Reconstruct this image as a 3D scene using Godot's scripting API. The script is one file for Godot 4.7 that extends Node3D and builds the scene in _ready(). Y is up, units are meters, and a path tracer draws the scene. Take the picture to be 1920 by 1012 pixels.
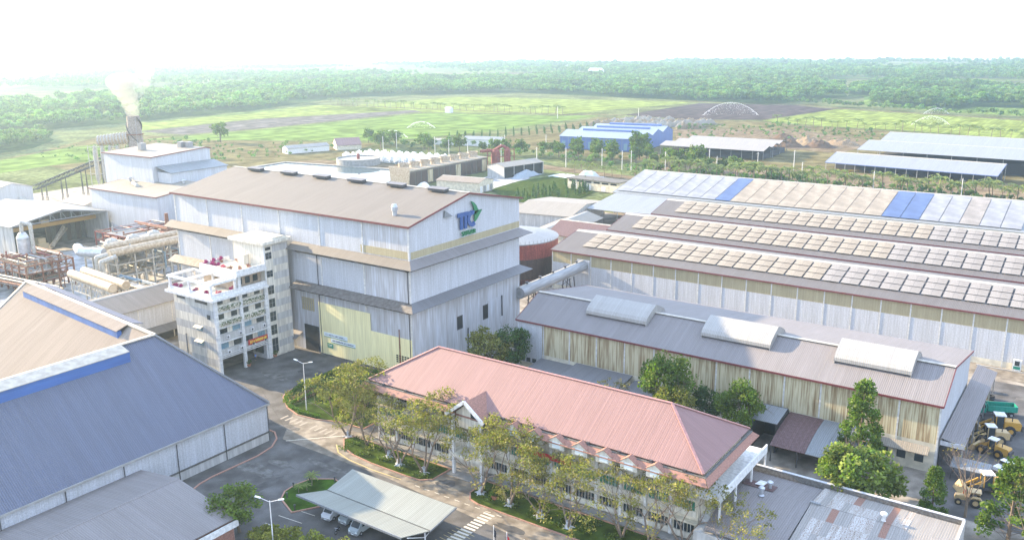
extends Node3D
# A sugar mill seen from the air. X runs along the halls, Z towards the viewer, metres.

var M := {}
var taken := {}
var rng := RandomNumberGenerator.new()
var trees := {}

class Mb:
	var v := PackedVector3Array()
	var n := PackedVector3Array()
	var t := PackedVector2Array()
	var c := PackedColorArray()
	var o := Vector3.ZERO
	var off := Vector2.ZERO
	var col := Color(1, 1, 1)
	var tinted := false
	func push(p: Vector3, nn: Vector3, uv: Vector2) -> void:
		v.append(p + o)
		n.append(nn)
		t.append(uv + off)
		if tinted:
			c.append(col)
	func face(ps: Array) -> void:  # convex, counter-clockwise seen from outside
		var a: Vector3 = ps[0]
		var e1 := (Vector3(ps[1]) - a).normalized()
		var nn := (Vector3(ps[1]) - a).cross(Vector3(ps[2]) - a).normalized()
		var e2 := nn.cross(e1)
		for i in range(1, ps.size() - 1):
			for k in [0, i + 1, i]:
				var d: Vector3 = Vector3(ps[k]) - a
				push(ps[k], nn, Vector2(d.dot(e1), d.dot(e2)))
	func quad(a: Vector3, b: Vector3, cc: Vector3, d: Vector3) -> void:
		face([a, b, cc, d])
	func obox(x: Transform3D, s: Vector3) -> void:
		var h := s / 2.0
		var p := []
		for k in 8:
			p.append(x * Vector3(h.x if k & 1 else -h.x, h.y if k & 2 else -h.y, h.z if k & 4 else -h.z))
		for f in [[4, 5, 7, 6], [1, 0, 2, 3], [5, 1, 3, 7], [0, 4, 6, 2], [6, 7, 3, 2], [0, 1, 5, 4]]:
			face([p[f[0]], p[f[1]], p[f[2]], p[f[3]]])
	func box(a: Vector3, b: Vector3) -> void:  # two opposite corners
		obox(Transform3D(Basis(), (a + b) / 2.0), (b - a).abs())
	func beam(a: Vector3, b: Vector3, w: float, h := -1.0) -> void:
		var d := b - a
		if d.length() < 0.001:
			return
		var up := Vector3.UP if absf(d.normalized().y) < 0.99 else Vector3.RIGHT
		var z := d.normalized()
		var x := up.cross(z).normalized()
		obox(Transform3D(Basis(x, z.cross(x), z), (a + b) / 2.0), Vector3(w, w if h < 0 else h, d.length()))
	func tube(a: Vector3, b: Vector3, r0: float, r1: float, k := 10, cap := true) -> void:
		var z := (b - a).normalized()
		var up := Vector3.UP if absf(z.y) < 0.9 else Vector3.RIGHT
		var x := up.cross(z).normalized()
		var y := z.cross(x)
		var l := (b - a).length()
		for i in k:
			var a0 := TAU * i / k
			var a1 := TAU * (i + 1) / k
			var d0 := x * cos(a0) + y * sin(a0)
			var d1 := x * cos(a1) + y * sin(a1)
			var q := [a + d0 * r0, a + d1 * r0, b + d1 * r1, b + d0 * r1]
			var nn := [d0, d1, d1, d0]
			var uv := [Vector2(a0 * r0, 0), Vector2(a1 * r0, 0), Vector2(a1 * r0, l), Vector2(a0 * r0, l)]
			for j in [0, 2, 1, 0, 3, 2]:
				push(q[j], nn[j], uv[j])
			if cap:
				if r1 > 0.001:
					face([b, b + d0 * r1, b + d1 * r1])
				if r0 > 0.001:
					face([a, a + d1 * r0, a + d0 * r0])
	func lathe(at: Vector3, prof: Array, k := 20) -> void:  # prof: Vector2(radius, height), from below
		for j in prof.size() - 1:
			var p: Vector2 = prof[j]
			var q: Vector2 = prof[j + 1]
			var sl := Vector2(q.y - p.y, p.x - q.x).normalized()
			for i in k:
				var a0 := TAU * i / k
				var a1 := TAU * (i + 1) / k
				var c0 := Vector3(cos(a0), 0, -sin(a0))
				var c1 := Vector3(cos(a1), 0, -sin(a1))
				var ps := [at + c0 * p.x + Vector3.UP * p.y, at + c1 * p.x + Vector3.UP * p.y, at + c1 * q.x + Vector3.UP * q.y, at + c0 * q.x + Vector3.UP * q.y]
				var ns := [c0 * sl.x + Vector3.UP * sl.y, c1 * sl.x + Vector3.UP * sl.y, c1 * sl.x + Vector3.UP * sl.y, c0 * sl.x + Vector3.UP * sl.y]
				var uv := [Vector2(a0 * p.x, p.y), Vector2(a1 * p.x, p.y), Vector2(a1 * p.x, q.y), Vector2(a0 * p.x, q.y)]
				for m in [0, 2, 1, 0, 3, 2]:
					push(ps[m], ns[m], uv[m])
	func slab(a: Vector3, b: Vector3, cc: Vector3, d: Vector3, th: float) -> void:  # top face a b c d, with thickness below
		quad(a, b, cc, d)
		var w := Vector3.DOWN * th
		quad(d + w, cc + w, b + w, a + w)
		quad(a + w, b + w, b, a)
		quad(b + w, cc + w, cc, b)
		quad(cc + w, d + w, d, cc)
		quad(d + w, a + w, a, d)
	func extrude(ps: Array, d: Vector3) -> void:  # planar convex outline, counter-clockwise seen from the d side
		var front := []
		var back := []
		for p in ps:
			front.append(Vector3(p) + d)
			back.push_front(p)
		face(front)
		face(back)
		for i in ps.size():
			var p: Vector3 = ps[i]
			var q: Vector3 = ps[(i + 1) % ps.size()]
			quad(p, q, q + d, p + d)
	func ground(ps: Array, y: float) -> void:  # any outline of Vector2(x, z), laid flat
		var pk := PackedVector2Array(ps)
		var ix := Geometry2D.triangulate_polygon(pk)
		for i in range(0, ix.size(), 3):
			var q := [pk[ix[i]], pk[ix[i + 1]], pk[ix[i + 2]]]
			if (q[1] - q[0]).cross(q[2] - q[0]) < 0:
				q = [q[0], q[2], q[1]]
			for p in q:
				push(Vector3(p.x, y, p.y), Vector3.UP, p)
	func leaf(p: Vector3, d: Vector3, s: Vector3, l: float, w: float) -> void:
		var nn := d.cross(s).normalized()
		var a := p - d * l * 0.5
		var b := p + s * w * 0.5 + nn * w * 0.12
		var e := p + d * l * 0.5
		var f := p - s * w * 0.5 + nn * w * 0.12
		for q in [a, b, e, a, e, f]:
			push(q, nn, Vector2.ZERO)
	func mesh() -> ArrayMesh:
		var ar := []
		ar.resize(Mesh.ARRAY_MAX)
		ar[Mesh.ARRAY_VERTEX] = v
		ar[Mesh.ARRAY_NORMAL] = n
		ar[Mesh.ARRAY_TEX_UV] = t
		ar[Mesh.ARRAY_TEX_UV2] = t
		if tinted:
			ar[Mesh.ARRAY_COLOR] = c
		var m := ArrayMesh.new()
		m.add_surface_from_arrays(Mesh.PRIMITIVE_TRIANGLES, ar)
		return m

func mb(t: Node3D = null) -> Mb:  # coordinates of the place; the thing's own position is taken off
	var b := Mb.new()
	if t:
		b.o = -t.position
	b.off = Vector2(rng.randf() * 40.0, rng.randf() * 40.0)
	return b

func numbered(s: String) -> String:
	if not taken.has(s):
		taken[s] = 0
		return s
	taken[s] += 1
	return "%s_%03d" % [s, taken[s]]

func thing(called: String, label: String, category: String, at := Vector3.ZERO, turn := 0.0, group := "") -> Node3D:
	var o := Node3D.new()
	o.name = numbered(called)
	add_child(o)
	o.position = at
	o.rotation.y = turn
	tag(o, label, category, group)
	return o

func tag(o: Node3D, label: String, category: String, group := "") -> void:
	o.set_meta("label", label)
	o.set_meta("category", category)
	if group:
		o.set_meta("group", group)

func part(p: Node3D, called: String, b: Mb, m: String) -> MeshInstance3D:
	var o := MeshInstance3D.new()
	o.name = called
	o.mesh = b.mesh()
	o.material_override = M[m]
	p.add_child(o, true)
	return o

func place(p: Node3D, called: String, mesh: Mesh, m: String, x: Transform3D) -> MeshInstance3D:
	var o := MeshInstance3D.new()
	o.name = called
	o.mesh = mesh
	o.material_override = M[m]
	o.transform = x
	p.add_child(o, true)
	return o

func setting(called: String, b: Mb, m: String) -> MeshInstance3D:
	var o := part(self, numbered(called), b, m)
	o.set_meta("kind", "structure")
	return o

func copy(o: Node3D, label: String, at: Vector3, turn := 0.0, size := 1.0) -> Node3D:
	var c: Node3D = o.duplicate()
	c.name = numbered(String(o.name))
	add_child(c)
	c.position = at
	c.rotation.y = turn
	c.scale = Vector3.ONE * size
	if label:
		c.set_meta("label", label)
	return c

# ---------------------------------------------------------------- materials
func noise_tex(sd: int, freq: float, lo: float, hi: float, w := 512, h := 512, oct := 5, warm := 0.0) -> NoiseTexture2D:
	var f := FastNoiseLite.new()
	f.seed = sd
	f.frequency = freq
	f.fractal_octaves = oct
	var g := Gradient.new()
	g.offsets = PackedFloat32Array([0.18, 0.5, 0.82])
	var mid := (lo + hi) / 2.0
	g.colors = PackedColorArray([Color(lo, lo - warm, lo - 2 * warm), Color(mid, mid - warm * 0.5, mid - warm), Color(hi, hi, hi)])
	var x := NoiseTexture2D.new()
	x.width = w
	x.height = h
	x.seamless = true
	x.noise = f
	x.color_ramp = g
	return x

var T := {}

func ribs(count: int, depth: float) -> ImageTexture:  # ribbed sheet as a normal map, ribs across u
	var im := Image.create(2048, 4, false, Image.FORMAT_RGB8)
	for x in 2048:
		var ph := fposmod(float(x) * count / 2048.0, 1.0)
		var s := 0.0
		if ph < 0.14:
			s = depth
		elif ph > 0.3 and ph < 0.44:
			s = -depth
		var nn := Vector3(s, 0, 1).normalized()
		for y in 4:
			im.set_pixel(x, y, Color(nn.x * 0.5 + 0.5, 0.5, nn.z * 0.5 + 0.5))
	return ImageTexture.create_from_image(im)

func sheets(sd: int, count: int, vary: float, lap: float, streak: float, warm: float) -> ImageTexture:  # lapped metal sheets: tone of each sheet, dirt in the laps, rain streaks
	var w := 1024
	var h := 160
	var im := Image.create(w, h, false, Image.FORMAT_RGB8)
	var f := FastNoiseLite.new()
	f.seed = sd
	f.frequency = 1.0
	f.fractal_octaves = 4
	var g := RandomNumberGenerator.new()
	g.seed = sd
	var tone := []
	for i in count:
		tone.append(g.randf_range(-vary, vary))
	for x in w:
		var u := float(x) * count / w
		var i := int(u) % count
		var fr := u - floorf(u)
		var edge := lap if fr < (0.09 if count < 100 else 0.24) else 0.0
		for y in h:
			# the noise is taken on a torus in x so that the sheet repeats
			var a := TAU * x / w
			var n := f.get_noise_3d(cos(a) * 19.0, sin(a) * 19.0, y * 0.045)
			var n2 := f.get_noise_3d(cos(a) * 4.0 + 50.0, sin(a) * 4.0, y * 0.02)
			var k := clampf(0.93 + tone[i] + n * streak + n2 * streak * 0.7 - edge * (0.7 + n), 0.2, 1.0)
			im.set_pixel(x, y, Color(k, k - (1.0 - k) * warm, k - (1.0 - k) * warm * 2.0))
	return ImageTexture.create_from_image(im)

func mat(called: String, r: float, g: float, b: float, rough := 0.8, tex := "", scale := 0.05, normal := "", extra := {}) -> StandardMaterial3D:
	var m := StandardMaterial3D.new()
	m.resource_name = called
	m.albedo_color = Color(r, g, b).linear_to_srgb()
	m.roughness = rough
	if tex:
		m.albedo_texture = T[tex]
	m.uv1_scale = Vector3.ONE * scale
	if normal:
		m.normal_enabled = true
		m.normal_texture = T[normal]
		m.normal_scale = extra.get("normal", 1.0)
	if extra.has("metal"):
		m.metallic = extra.metal
	if extra.has("detail"):
		m.detail_enabled = true
		m.detail_albedo = T[extra.detail]
		m.detail_blend_mode = BaseMaterial3D.BLEND_MODE_MUL
		m.detail_uv_layer = BaseMaterial3D.DETAIL_UV_2
		m.uv2_scale = Vector3.ONE * extra.get("dscale", 0.3)
	if extra.has("back"):
		m.backlight_enabled = true
		m.backlight = extra.back
	if extra.get("tint", false):
		m.vertex_color_use_as_albedo = true
	if extra.has("spec"):
		m.metallic_specular = extra.spec
	M[called] = m
	return m

func materials() -> void:
	T.blotch = noise_tex(1, 0.012, 0.86, 1.0)
	T.streak = noise_tex(2, 0.02, 0.85, 1.0, 1024, 96, 5, 0.006)
	T.faint = noise_tex(3, 0.018, 0.93, 1.0, 1024, 128, 4, 0.003)
	T.grime = noise_tex(4, 0.02, 0.6, 1.0, 1024, 80, 5, 0.03)
	T.fine = noise_tex(5, 0.09, 0.88, 1.0)
	T.speck = noise_tex(6, 0.25, 0.6, 1.0)
	T.land = noise_tex(7, 0.01, 0.72, 1.0, 1024, 1024, 6, 0.015)
	T.rust = noise_tex(8, 0.03, 0.8, 1.0, 512, 512, 5, 0.03)
	T.rows = noise_tex(9, 0.03, 0.78, 1.0, 1024, 24, 4, 0.0)
	T.sheet = sheets(31, 138, 0.012, 0.13, 0.05, 0.1)
	T.sheet_wall = sheets(37, 72, 0.012, 0.08, 0.06, 0.1)
	T.sheet_straw = sheets(41, 46, 0.05, 0.22, 0.3, 0.25)
	T.sheet_old = sheets(43, 60, 0.03, 0.12, 0.11, 0.2)
	T.spots = noise_tex(17, 0.05, 0.4, 1.0, 512, 512, 3, 0.08)
	T.spots.color_ramp.offsets = PackedFloat32Array([0.2, 0.3, 0.36])
	T.spots.color_ramp.colors = PackedColorArray([Color(0.62, 0.42, 0.33), Color(0.8, 0.7, 0.62), Color(1, 1, 1)])
	T.ribs = ribs(140, 0.6)
	T.ribs_soft = ribs(140, 0.35)
	T.tiles = ribs(220, 0.4)
	var k := 1.0 / 48.0
	mat("roof_brown", 0.188, 0.171, 0.15, 0.75, "sheet", k, "ribs", {"detail": "fine", "dscale": 0.12})
	mat("roof_slate", 0.125, 0.14, 0.2, 0.6, "sheet", k, "ribs", {"detail": "fine", "dscale": 0.1, "normal": 1.4})
	mat("roof_grey", 0.25, 0.23, 0.225, 0.7, "sheet", k, "ribs", {"detail": "fine", "dscale": 0.1})
	mat("roof_dark", 0.19, 0.19, 0.2, 0.6, "sheet", k, "ribs", {"detail": "fine", "dscale": 0.1})
	mat("roof_pale", 0.33, 0.31, 0.285, 0.6, "sheet", k, "ribs", {"detail": "fine", "dscale": 0.08})
	mat("roof_cream", 0.31, 0.28, 0.23, 0.6, "sheet", k, "ribs", {"detail": "fine", "dscale": 0.08})
	mat("roof_light", 0.27, 0.29, 0.305, 0.5, "sheet", k, "ribs", {"detail": "fine", "dscale": 0.08})
	mat("roof_green", 0.31, 0.325, 0.285, 0.5, "sheet", k, "ribs", {"detail": "fine", "dscale": 0.15})
	mat("roof_pink", 0.3, 0.172, 0.158, 0.7, "sheet", k, "tiles", {"detail": "fine", "dscale": 0.15})
	mat("roof_maroon", 0.17, 0.1, 0.1, 0.7, "sheet", k, "ribs", {"detail": "rust", "dscale": 0.1})
	mat("roof_patched", 0.42, 0.41, 0.39, 0.7, "sheet_old", k, "ribs", {"detail": "spots", "dscale": 0.16})
	mat("roof_vent", 0.41, 0.4, 0.375, 0.5, "sheet", k, "ribs", {"detail": "fine", "dscale": 0.1})
	mat("roof_skirt", 0.2, 0.185, 0.17, 0.6, "sheet", k, "ribs", {"detail": "rust", "dscale": 0.05})
	mat("roof_blue", 0.24, 0.3, 0.42, 0.5, "sheet", k, "ribs")
	mat("roof_store", 0.33, 0.29, 0.25, 0.95, "sheet", k, "ribs_soft", {"spec": 0.1, "detail": "fine", "dscale": 0.1})
	mat("roof_rusty", 0.27, 0.15, 0.11, 0.8, "rust", 0.3)
	mat("steel_scorched", 0.09, 0.055, 0.04, 0.8, "rust", 0.12, "", {"detail": "streak", "dscale": 0.06})
	mat("tile_red", 0.5, 0.25, 0.18, 0.8, "blotch", 0.3, "", {"detail": "speck", "dscale": 0.5})
	mat("wall_white", 0.57, 0.595, 0.63, 0.6, "sheet_wall", k, "ribs_soft", {"detail": "fine", "dscale": 0.06})
	mat("wall_worn", 0.545, 0.57, 0.605, 0.6, "sheet_old", k, "ribs_soft", {"detail": "faint", "dscale": 0.04})
	mat("wall_beige", 0.46, 0.40, 0.24, 0.7, "sheet_wall", k, "ribs_soft", {"detail": "fine", "dscale": 0.1})
	mat("wall_straw", 0.58, 0.52, 0.34, 0.8, "sheet_straw", k, "ribs", {"detail": "fine", "dscale": 0.2})
	mat("wall_yellow", 0.9, 0.83, 0.46, 0.6, "sheet_wall", k, "ribs_soft")
	mat("wall_blue", 0.10, 0.17, 0.40, 0.6, "sheet_wall", k, "ribs_soft")
	mat("wall_cream", 0.74, 0.675, 0.52, 0.85, "blotch", 0.07, "", {"detail": "fine", "dscale": 0.3})
	mat("plaster", 0.8, 0.755, 0.64, 0.85, "streak", 0.05, "", {"detail": "fine", "dscale": 0.2})
	mat("plaster_grey", 0.57, 0.565, 0.54, 0.85, "streak", 0.05, "", {"detail": "fine", "dscale": 0.2})
	mat("plaster_tan", 0.45, 0.35, 0.25, 0.85, "blotch", 0.1)
	mat("white_paint", 0.72, 0.715, 0.69, 0.6, "blotch", 0.2)
	mat("whitewash", 0.72, 0.73, 0.75, 0.9, "speck", 0.5)
	mat("trim_red", 0.15, 0.03, 0.03, 0.6, "blotch", 0.2)
	mat("trim_pink", 0.4, 0.2, 0.175, 0.7, "blotch", 0.2)
	mat("post", 0.6, 0.59, 0.55, 0.6, "blotch", 0.2)
	mat("cap_cream", 0.42, 0.385, 0.32, 0.6, "blotch", 0.1)
	mat("concrete", 0.34, 0.33, 0.31, 0.9, "blotch", 0.06, "", {"detail": "fine", "dscale": 0.3})
	mat("concrete_dark", 0.2, 0.195, 0.18, 0.9, "rust", 0.1, "", {"detail": "speck", "dscale": 0.4})
	mat("stained_wall", 0.3, 0.29, 0.27, 0.9, "rust", 0.12, "", {"detail": "speck", "dscale": 0.3})
	mat("opening", 0.012, 0.012, 0.013, 0.9)
	mat("soot", 0.05, 0.05, 0.052, 0.9, "rust", 0.3)
	mat("glass_dark", 0.03, 0.04, 0.045, 0.12)
	mat("glass_blue", 0.20, 0.34, 0.42, 0.2, "blotch", 0.5)
	mat("glass_green", 0.03, 0.2, 0.14, 0.2, "blotch", 0.4)
	mat("louvre_blue", 0.05, 0.13, 0.36, 0.5, "streak", k, "ribs_soft")
	mat("steel", 0.33, 0.34, 0.35, 0.5, "rust", 0.2, "", {"metal": 0.3})
	mat("steel_pale", 0.42, 0.42, 0.39, 0.6, "rust", 0.08)
	mat("steel_dark", 0.07, 0.07, 0.075, 0.6, "rust", 0.2)
	mat("steel_rust", 0.23, 0.10, 0.06, 0.85, "rust", 0.15)
	mat("steel_red", 0.28, 0.06, 0.045, 0.7, "rust", 0.08, "", {"detail": "streak", "dscale": 0.06})
	mat("steel_blue", 0.2, 0.29, 0.36, 0.6, "rust", 0.2)
	mat("insulation", 0.44, 0.375, 0.28, 0.6, "rust", 0.05)
	mat("aluminium", 0.5, 0.52, 0.55, 0.4, "blotch", 0.1, "", {"metal": 0.5})
	mat("pipe_grey", 0.29, 0.29, 0.29, 0.5, "streak", 0.05)
	mat("stack_steel", 0.28, 0.25, 0.22, 0.7, "rust", 0.06)
	mat("panel_dusty", 0.35, 0.305, 0.245, 0.7, "blotch", 0.03, "", {"detail": "fine", "dscale": 0.05, "spec": 0.2})
	mat("panel_grey", 0.315, 0.29, 0.265, 0.6, "blotch", 0.03, "", {"detail": "fine", "dscale": 0.05, "spec": 0.2})
	mat("panel_blue", 0.075, 0.115, 0.235, 0.3, "blotch", 0.03, "", {"spec": 0.25})
	mat("panel_slate", 0.255, 0.258, 0.27, 0.4, "blotch", 0.03, "", {"spec": 0.25})
	mat("roof_under", 0.15, 0.14, 0.138, 0.75, "sheet", k, "ribs", {"detail": "fine", "dscale": 0.1})
	mat("panel_frame", 0.03, 0.03, 0.035, 0.5)
	mat("logo_blue", 0.02, 0.07, 0.22, 0.5)
	mat("logo_green", 0.01, 0.16, 0.06, 0.5)
	mat("sign_white", 0.66, 0.72, 0.72, 0.5)
	mat("sign_green", 0.01, 0.17, 0.11, 0.5)
	mat("sign_ink", 0.06, 0.08, 0.12, 0.6)
	mat("banner_red", 0.42, 0.02, 0.02, 0.7)
	mat("banner_gold", 0.75, 0.5, 0.05, 0.6)
	# ground
	mat("land", 0.22, 0.255, 0.11, 1.0, "land", 0.0021, "", {"detail": "land", "dscale": 0.021, "spec": 0.0})
	mat("scrub", 0.30, 0.26, 0.125, 1.0, "land", 0.006, "", {"detail": "speck", "dscale": 0.02, "spec": 0.0})
	mat("dry_soil", 0.36, 0.28, 0.18, 1.0, "land", 0.01, "", {"detail": "speck", "dscale": 0.05, "spec": 0.0})
	mat("field_green", 0.21, 0.31, 0.075, 1.0, "rows", 0.008, "", {"detail": "land", "dscale": 0.004, "spec": 0.0})
	mat("field_lime", 0.29, 0.36, 0.09, 1.0, "rows", 0.009, "", {"detail": "land", "dscale": 0.005, "spec": 0.0})
	mat("field_mauve", 0.2, 0.18, 0.165, 1.0, "rows", 0.006, "", {"detail": "land", "dscale": 0.006, "spec": 0.0})
	mat("field_ploughed", 0.115, 0.09, 0.085, 1.0, "rows", 0.006, "", {"detail": "land", "dscale": 0.006, "spec": 0.0})
	mat("forest_floor", 0.07, 0.11, 0.035, 1.0, "land", 0.01, "", {"spec": 0.0})
	mat("asphalt", 0.185, 0.176, 0.168, 0.9, "land", 0.017, "", {"detail": "speck", "dscale": 0.12})
	mat("asphalt_patch", 0.135, 0.13, 0.125, 0.9, "land", 0.03, "", {"detail": "speck", "dscale": 0.2})
	mat("asphalt_worn", 0.23, 0.22, 0.205, 0.95, "land", 0.05, "", {"detail": "speck", "dscale": 0.2})
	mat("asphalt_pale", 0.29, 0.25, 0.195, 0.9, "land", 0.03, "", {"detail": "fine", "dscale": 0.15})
	mat("yard_concrete", 0.36, 0.32, 0.265, 0.95, "land", 0.02, "", {"detail": "fine", "dscale": 0.1})
	mat("white_ground", 0.42, 0.42, 0.42, 0.9, "land", 0.02)
	mat("spray", 0.85, 0.87, 0.88, 0.6, "", 1.0, "", {"back": Color(0.9, 0.9, 0.9)})
	mat("marking", 0.62, 0.6, 0.52, 0.8, "rust", 0.35)
	mat("marking_faint", 0.36, 0.33, 0.28, 0.9, "rust", 0.35)
	mat("pile_pale", 0.5, 0.46, 0.38, 1.0, "rust", 0.05, "", {"detail": "speck", "dscale": 0.1})
	mat("marking_yellow", 0.55, 0.45, 0.2, 0.8, "rust", 0.35)
	mat("kerb_red", 0.42, 0.24, 0.18, 0.9, "rust", 0.3)
	mat("lawn", 0.10, 0.15, 0.03, 1.0, "land", 0.03, "", {"detail": "speck", "dscale": 0.3, "spec": 0.0})
	mat("lawn_fresh", 0.075, 0.16, 0.02, 1.0, "land", 0.03, "", {"detail": "speck", "dscale": 0.3, "spec": 0.0})
	mat("water", 0.06, 0.09, 0.10, 0.06)
	mat("pile_white", 0.72, 0.73, 0.74, 0.9, "blotch", 0.05)
	mat("pile_brown", 0.2, 0.125, 0.07, 1.0, "rust", 0.05, "", {"detail": "speck", "dscale": 0.1})
	mat("pile_tan", 0.45, 0.34, 0.21, 1.0, "rust", 0.05, "", {"detail": "speck", "dscale": 0.1})
	mat("sacks", 0.42, 0.47, 0.52, 0.9, "speck", 0.06)
	# plants
	var bk := Color(0.75, 0.9, 0.35)
	mat("bark", 0.17, 0.135, 0.1, 0.95, "rust", 0.5)
	mat("bark_pale", 0.24, 0.19, 0.145, 0.95, "rust", 0.5)
	mat("leaf", 1, 1, 1, 0.6, "", 1.0, "", {"tint": true, "back": bk, "spec": 0.3})
	mat("petal", 1, 1, 1, 0.8, "", 1.0, "", {"tint": true, "back": Color(0.3, 0.05, 0.15), "spec": 0.2})
	# vehicles
	mat("truck_green", 0.015, 0.27, 0.19, 0.4, "blotch", 0.4)
	mat("machine_yellow", 0.52, 0.30, 0.05, 0.5, "rust", 0.4)
	mat("machine_tan", 0.5, 0.38, 0.2, 0.6, "rust", 0.4)
	mat("tyre", 0.02, 0.02, 0.021, 0.9)
	mat("car_white", 0.7, 0.72, 0.74, 0.3)
	mat("car_silver", 0.38, 0.43, 0.44, 0.3)
	mat("lamp_red", 0.35, 0.03, 0.02, 0.4)
	mat("cloth_blue", 0.12, 0.25, 0.6, 0.9)
	mat("cloth_dark", 0.03, 0.03, 0.04, 0.9)
	mat("skin", 0.42, 0.25, 0.17, 0.7)
	mat("clay", 0.35, 0.14, 0.08, 0.9)
	mat("flag_red", 0.45, 0.03, 0.03, 0.8)

# ---------------------------------------------------------------- camera, sky, sun, air
func view_and_light() -> void:
	var cam := Camera3D.new()
	cam.name = "camera"
	add_child(cam)
	cam.fov = 34.3
	cam.far = 30000.0
	cam.near = 0.5
	cam.transform = Transform3D(Basis(Vector3(0.81952, -0.008467, -0.572988), Vector3(-0.137504, 0.967774, -0.210966), Vector3(0.556309, 0.251679, 0.791946)), Vector3(0, 75, 0))
	cam.current = true
	var sky := ProceduralSkyMaterial.new()
	sky.sky_top_color = Color(0.68, 0.76, 0.89)
	sky.sky_horizon_color = Color(0.97, 0.98, 0.99)
	sky.sky_curve = 0.12
	sky.ground_bottom_color = Color(0.5, 0.5, 0.45)
	sky.ground_horizon_color = Color(0.90, 0.93, 0.95)
	sky.sky_energy_multiplier = 1.0
	sky.sun_angle_max = 40.0
	sky.sun_curve = 0.12
	var env := Environment.new()
	env.background_mode = Environment.BG_SKY
	env.sky = Sky.new()
	env.sky.sky_material = sky
	env.tonemap_mode = Environment.TONE_MAPPER_LINEAR
	env.tonemap_exposure = 3.8
	env.sdfgi_enabled = true
	env.ssao_enabled = true
	env.ssil_enabled = true
	env.volumetric_fog_enabled = true
	env.volumetric_fog_density = 0.00018
	env.volumetric_fog_albedo = Color(0.8, 0.92, 1.0)
	env.volumetric_fog_anisotropy = 0.45
	env.volumetric_fog_length = 3000.0
	var we := WorldEnvironment.new()
	we.name = "environment"
	we.environment = env
	add_child(we)
	var sun := DirectionalLight3D.new()
	sun.name = "sun"
	add_child(sun)
	sun.look_at_from_position(Vector3.ZERO, Vector3(2.9, -1.0, -0.2), Vector3.UP)
	sun.light_energy = 1.6
	sun.light_color = Color(1.0, 0.9, 0.74)
	sun.light_angular_distance = 0.6
	sun.shadow_enabled = true

# ---------------------------------------------------------------- ground and fields
func area(called: String, ps: Array, y: float, m: String) -> MeshInstance3D:
	var b := Mb.new()
	b.ground(ps, y)
	return setting(called, b, m)

func rect(x0: float, z0: float, x1: float, z1: float) -> Array:
	return [Vector2(x0, z0), Vector2(x1, z0), Vector2(x1, z1), Vector2(x0, z1)]

const FOREST_MID := [Vector2(-948, -921), Vector2(-795, -1135), Vector2(-477, -1082), Vector2(-361, -1053), Vector2(-319, -1252), Vector2(-385, -1472), Vector2(-599, -1708), Vector2(-905, -1789), Vector2(-1153, -1529), Vector2(-1253, -1218)]
const FOREST_EAST := [Vector2(-322, -1264), Vector2(-374, -1496), Vector2(-344, -1743), Vector2(-212, -1609), Vector2(-104, -1458), Vector2(-60, -1300), Vector2(-201, -1381), Vector2(-298, -1263)]
const FOREST_EAST_NEAR := [Vector2(-257, -1108), Vector2(-291, -1280), Vector2(-233, -1366), Vector2(-87, -1239), Vector2(-60, -1126), Vector2(-146, -1127), Vector2(-156, -1049)]
const FOREST_WEST := [Vector2(-835, -330), Vector2(-827, -462), Vector2(-835, -525), Vector2(-854, -689), Vector2(-948, -921), Vector2(-1253, -1218), Vector2(-1376, -1115), Vector2(-1266, -790), Vector2(-1190, -480)]
const GROVE_WEST := [Vector2(-816, -350), Vector2(-790, -401), Vector2(-731, -380), Vector2(-684, -338), Vector2(-663, -280)]

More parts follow.
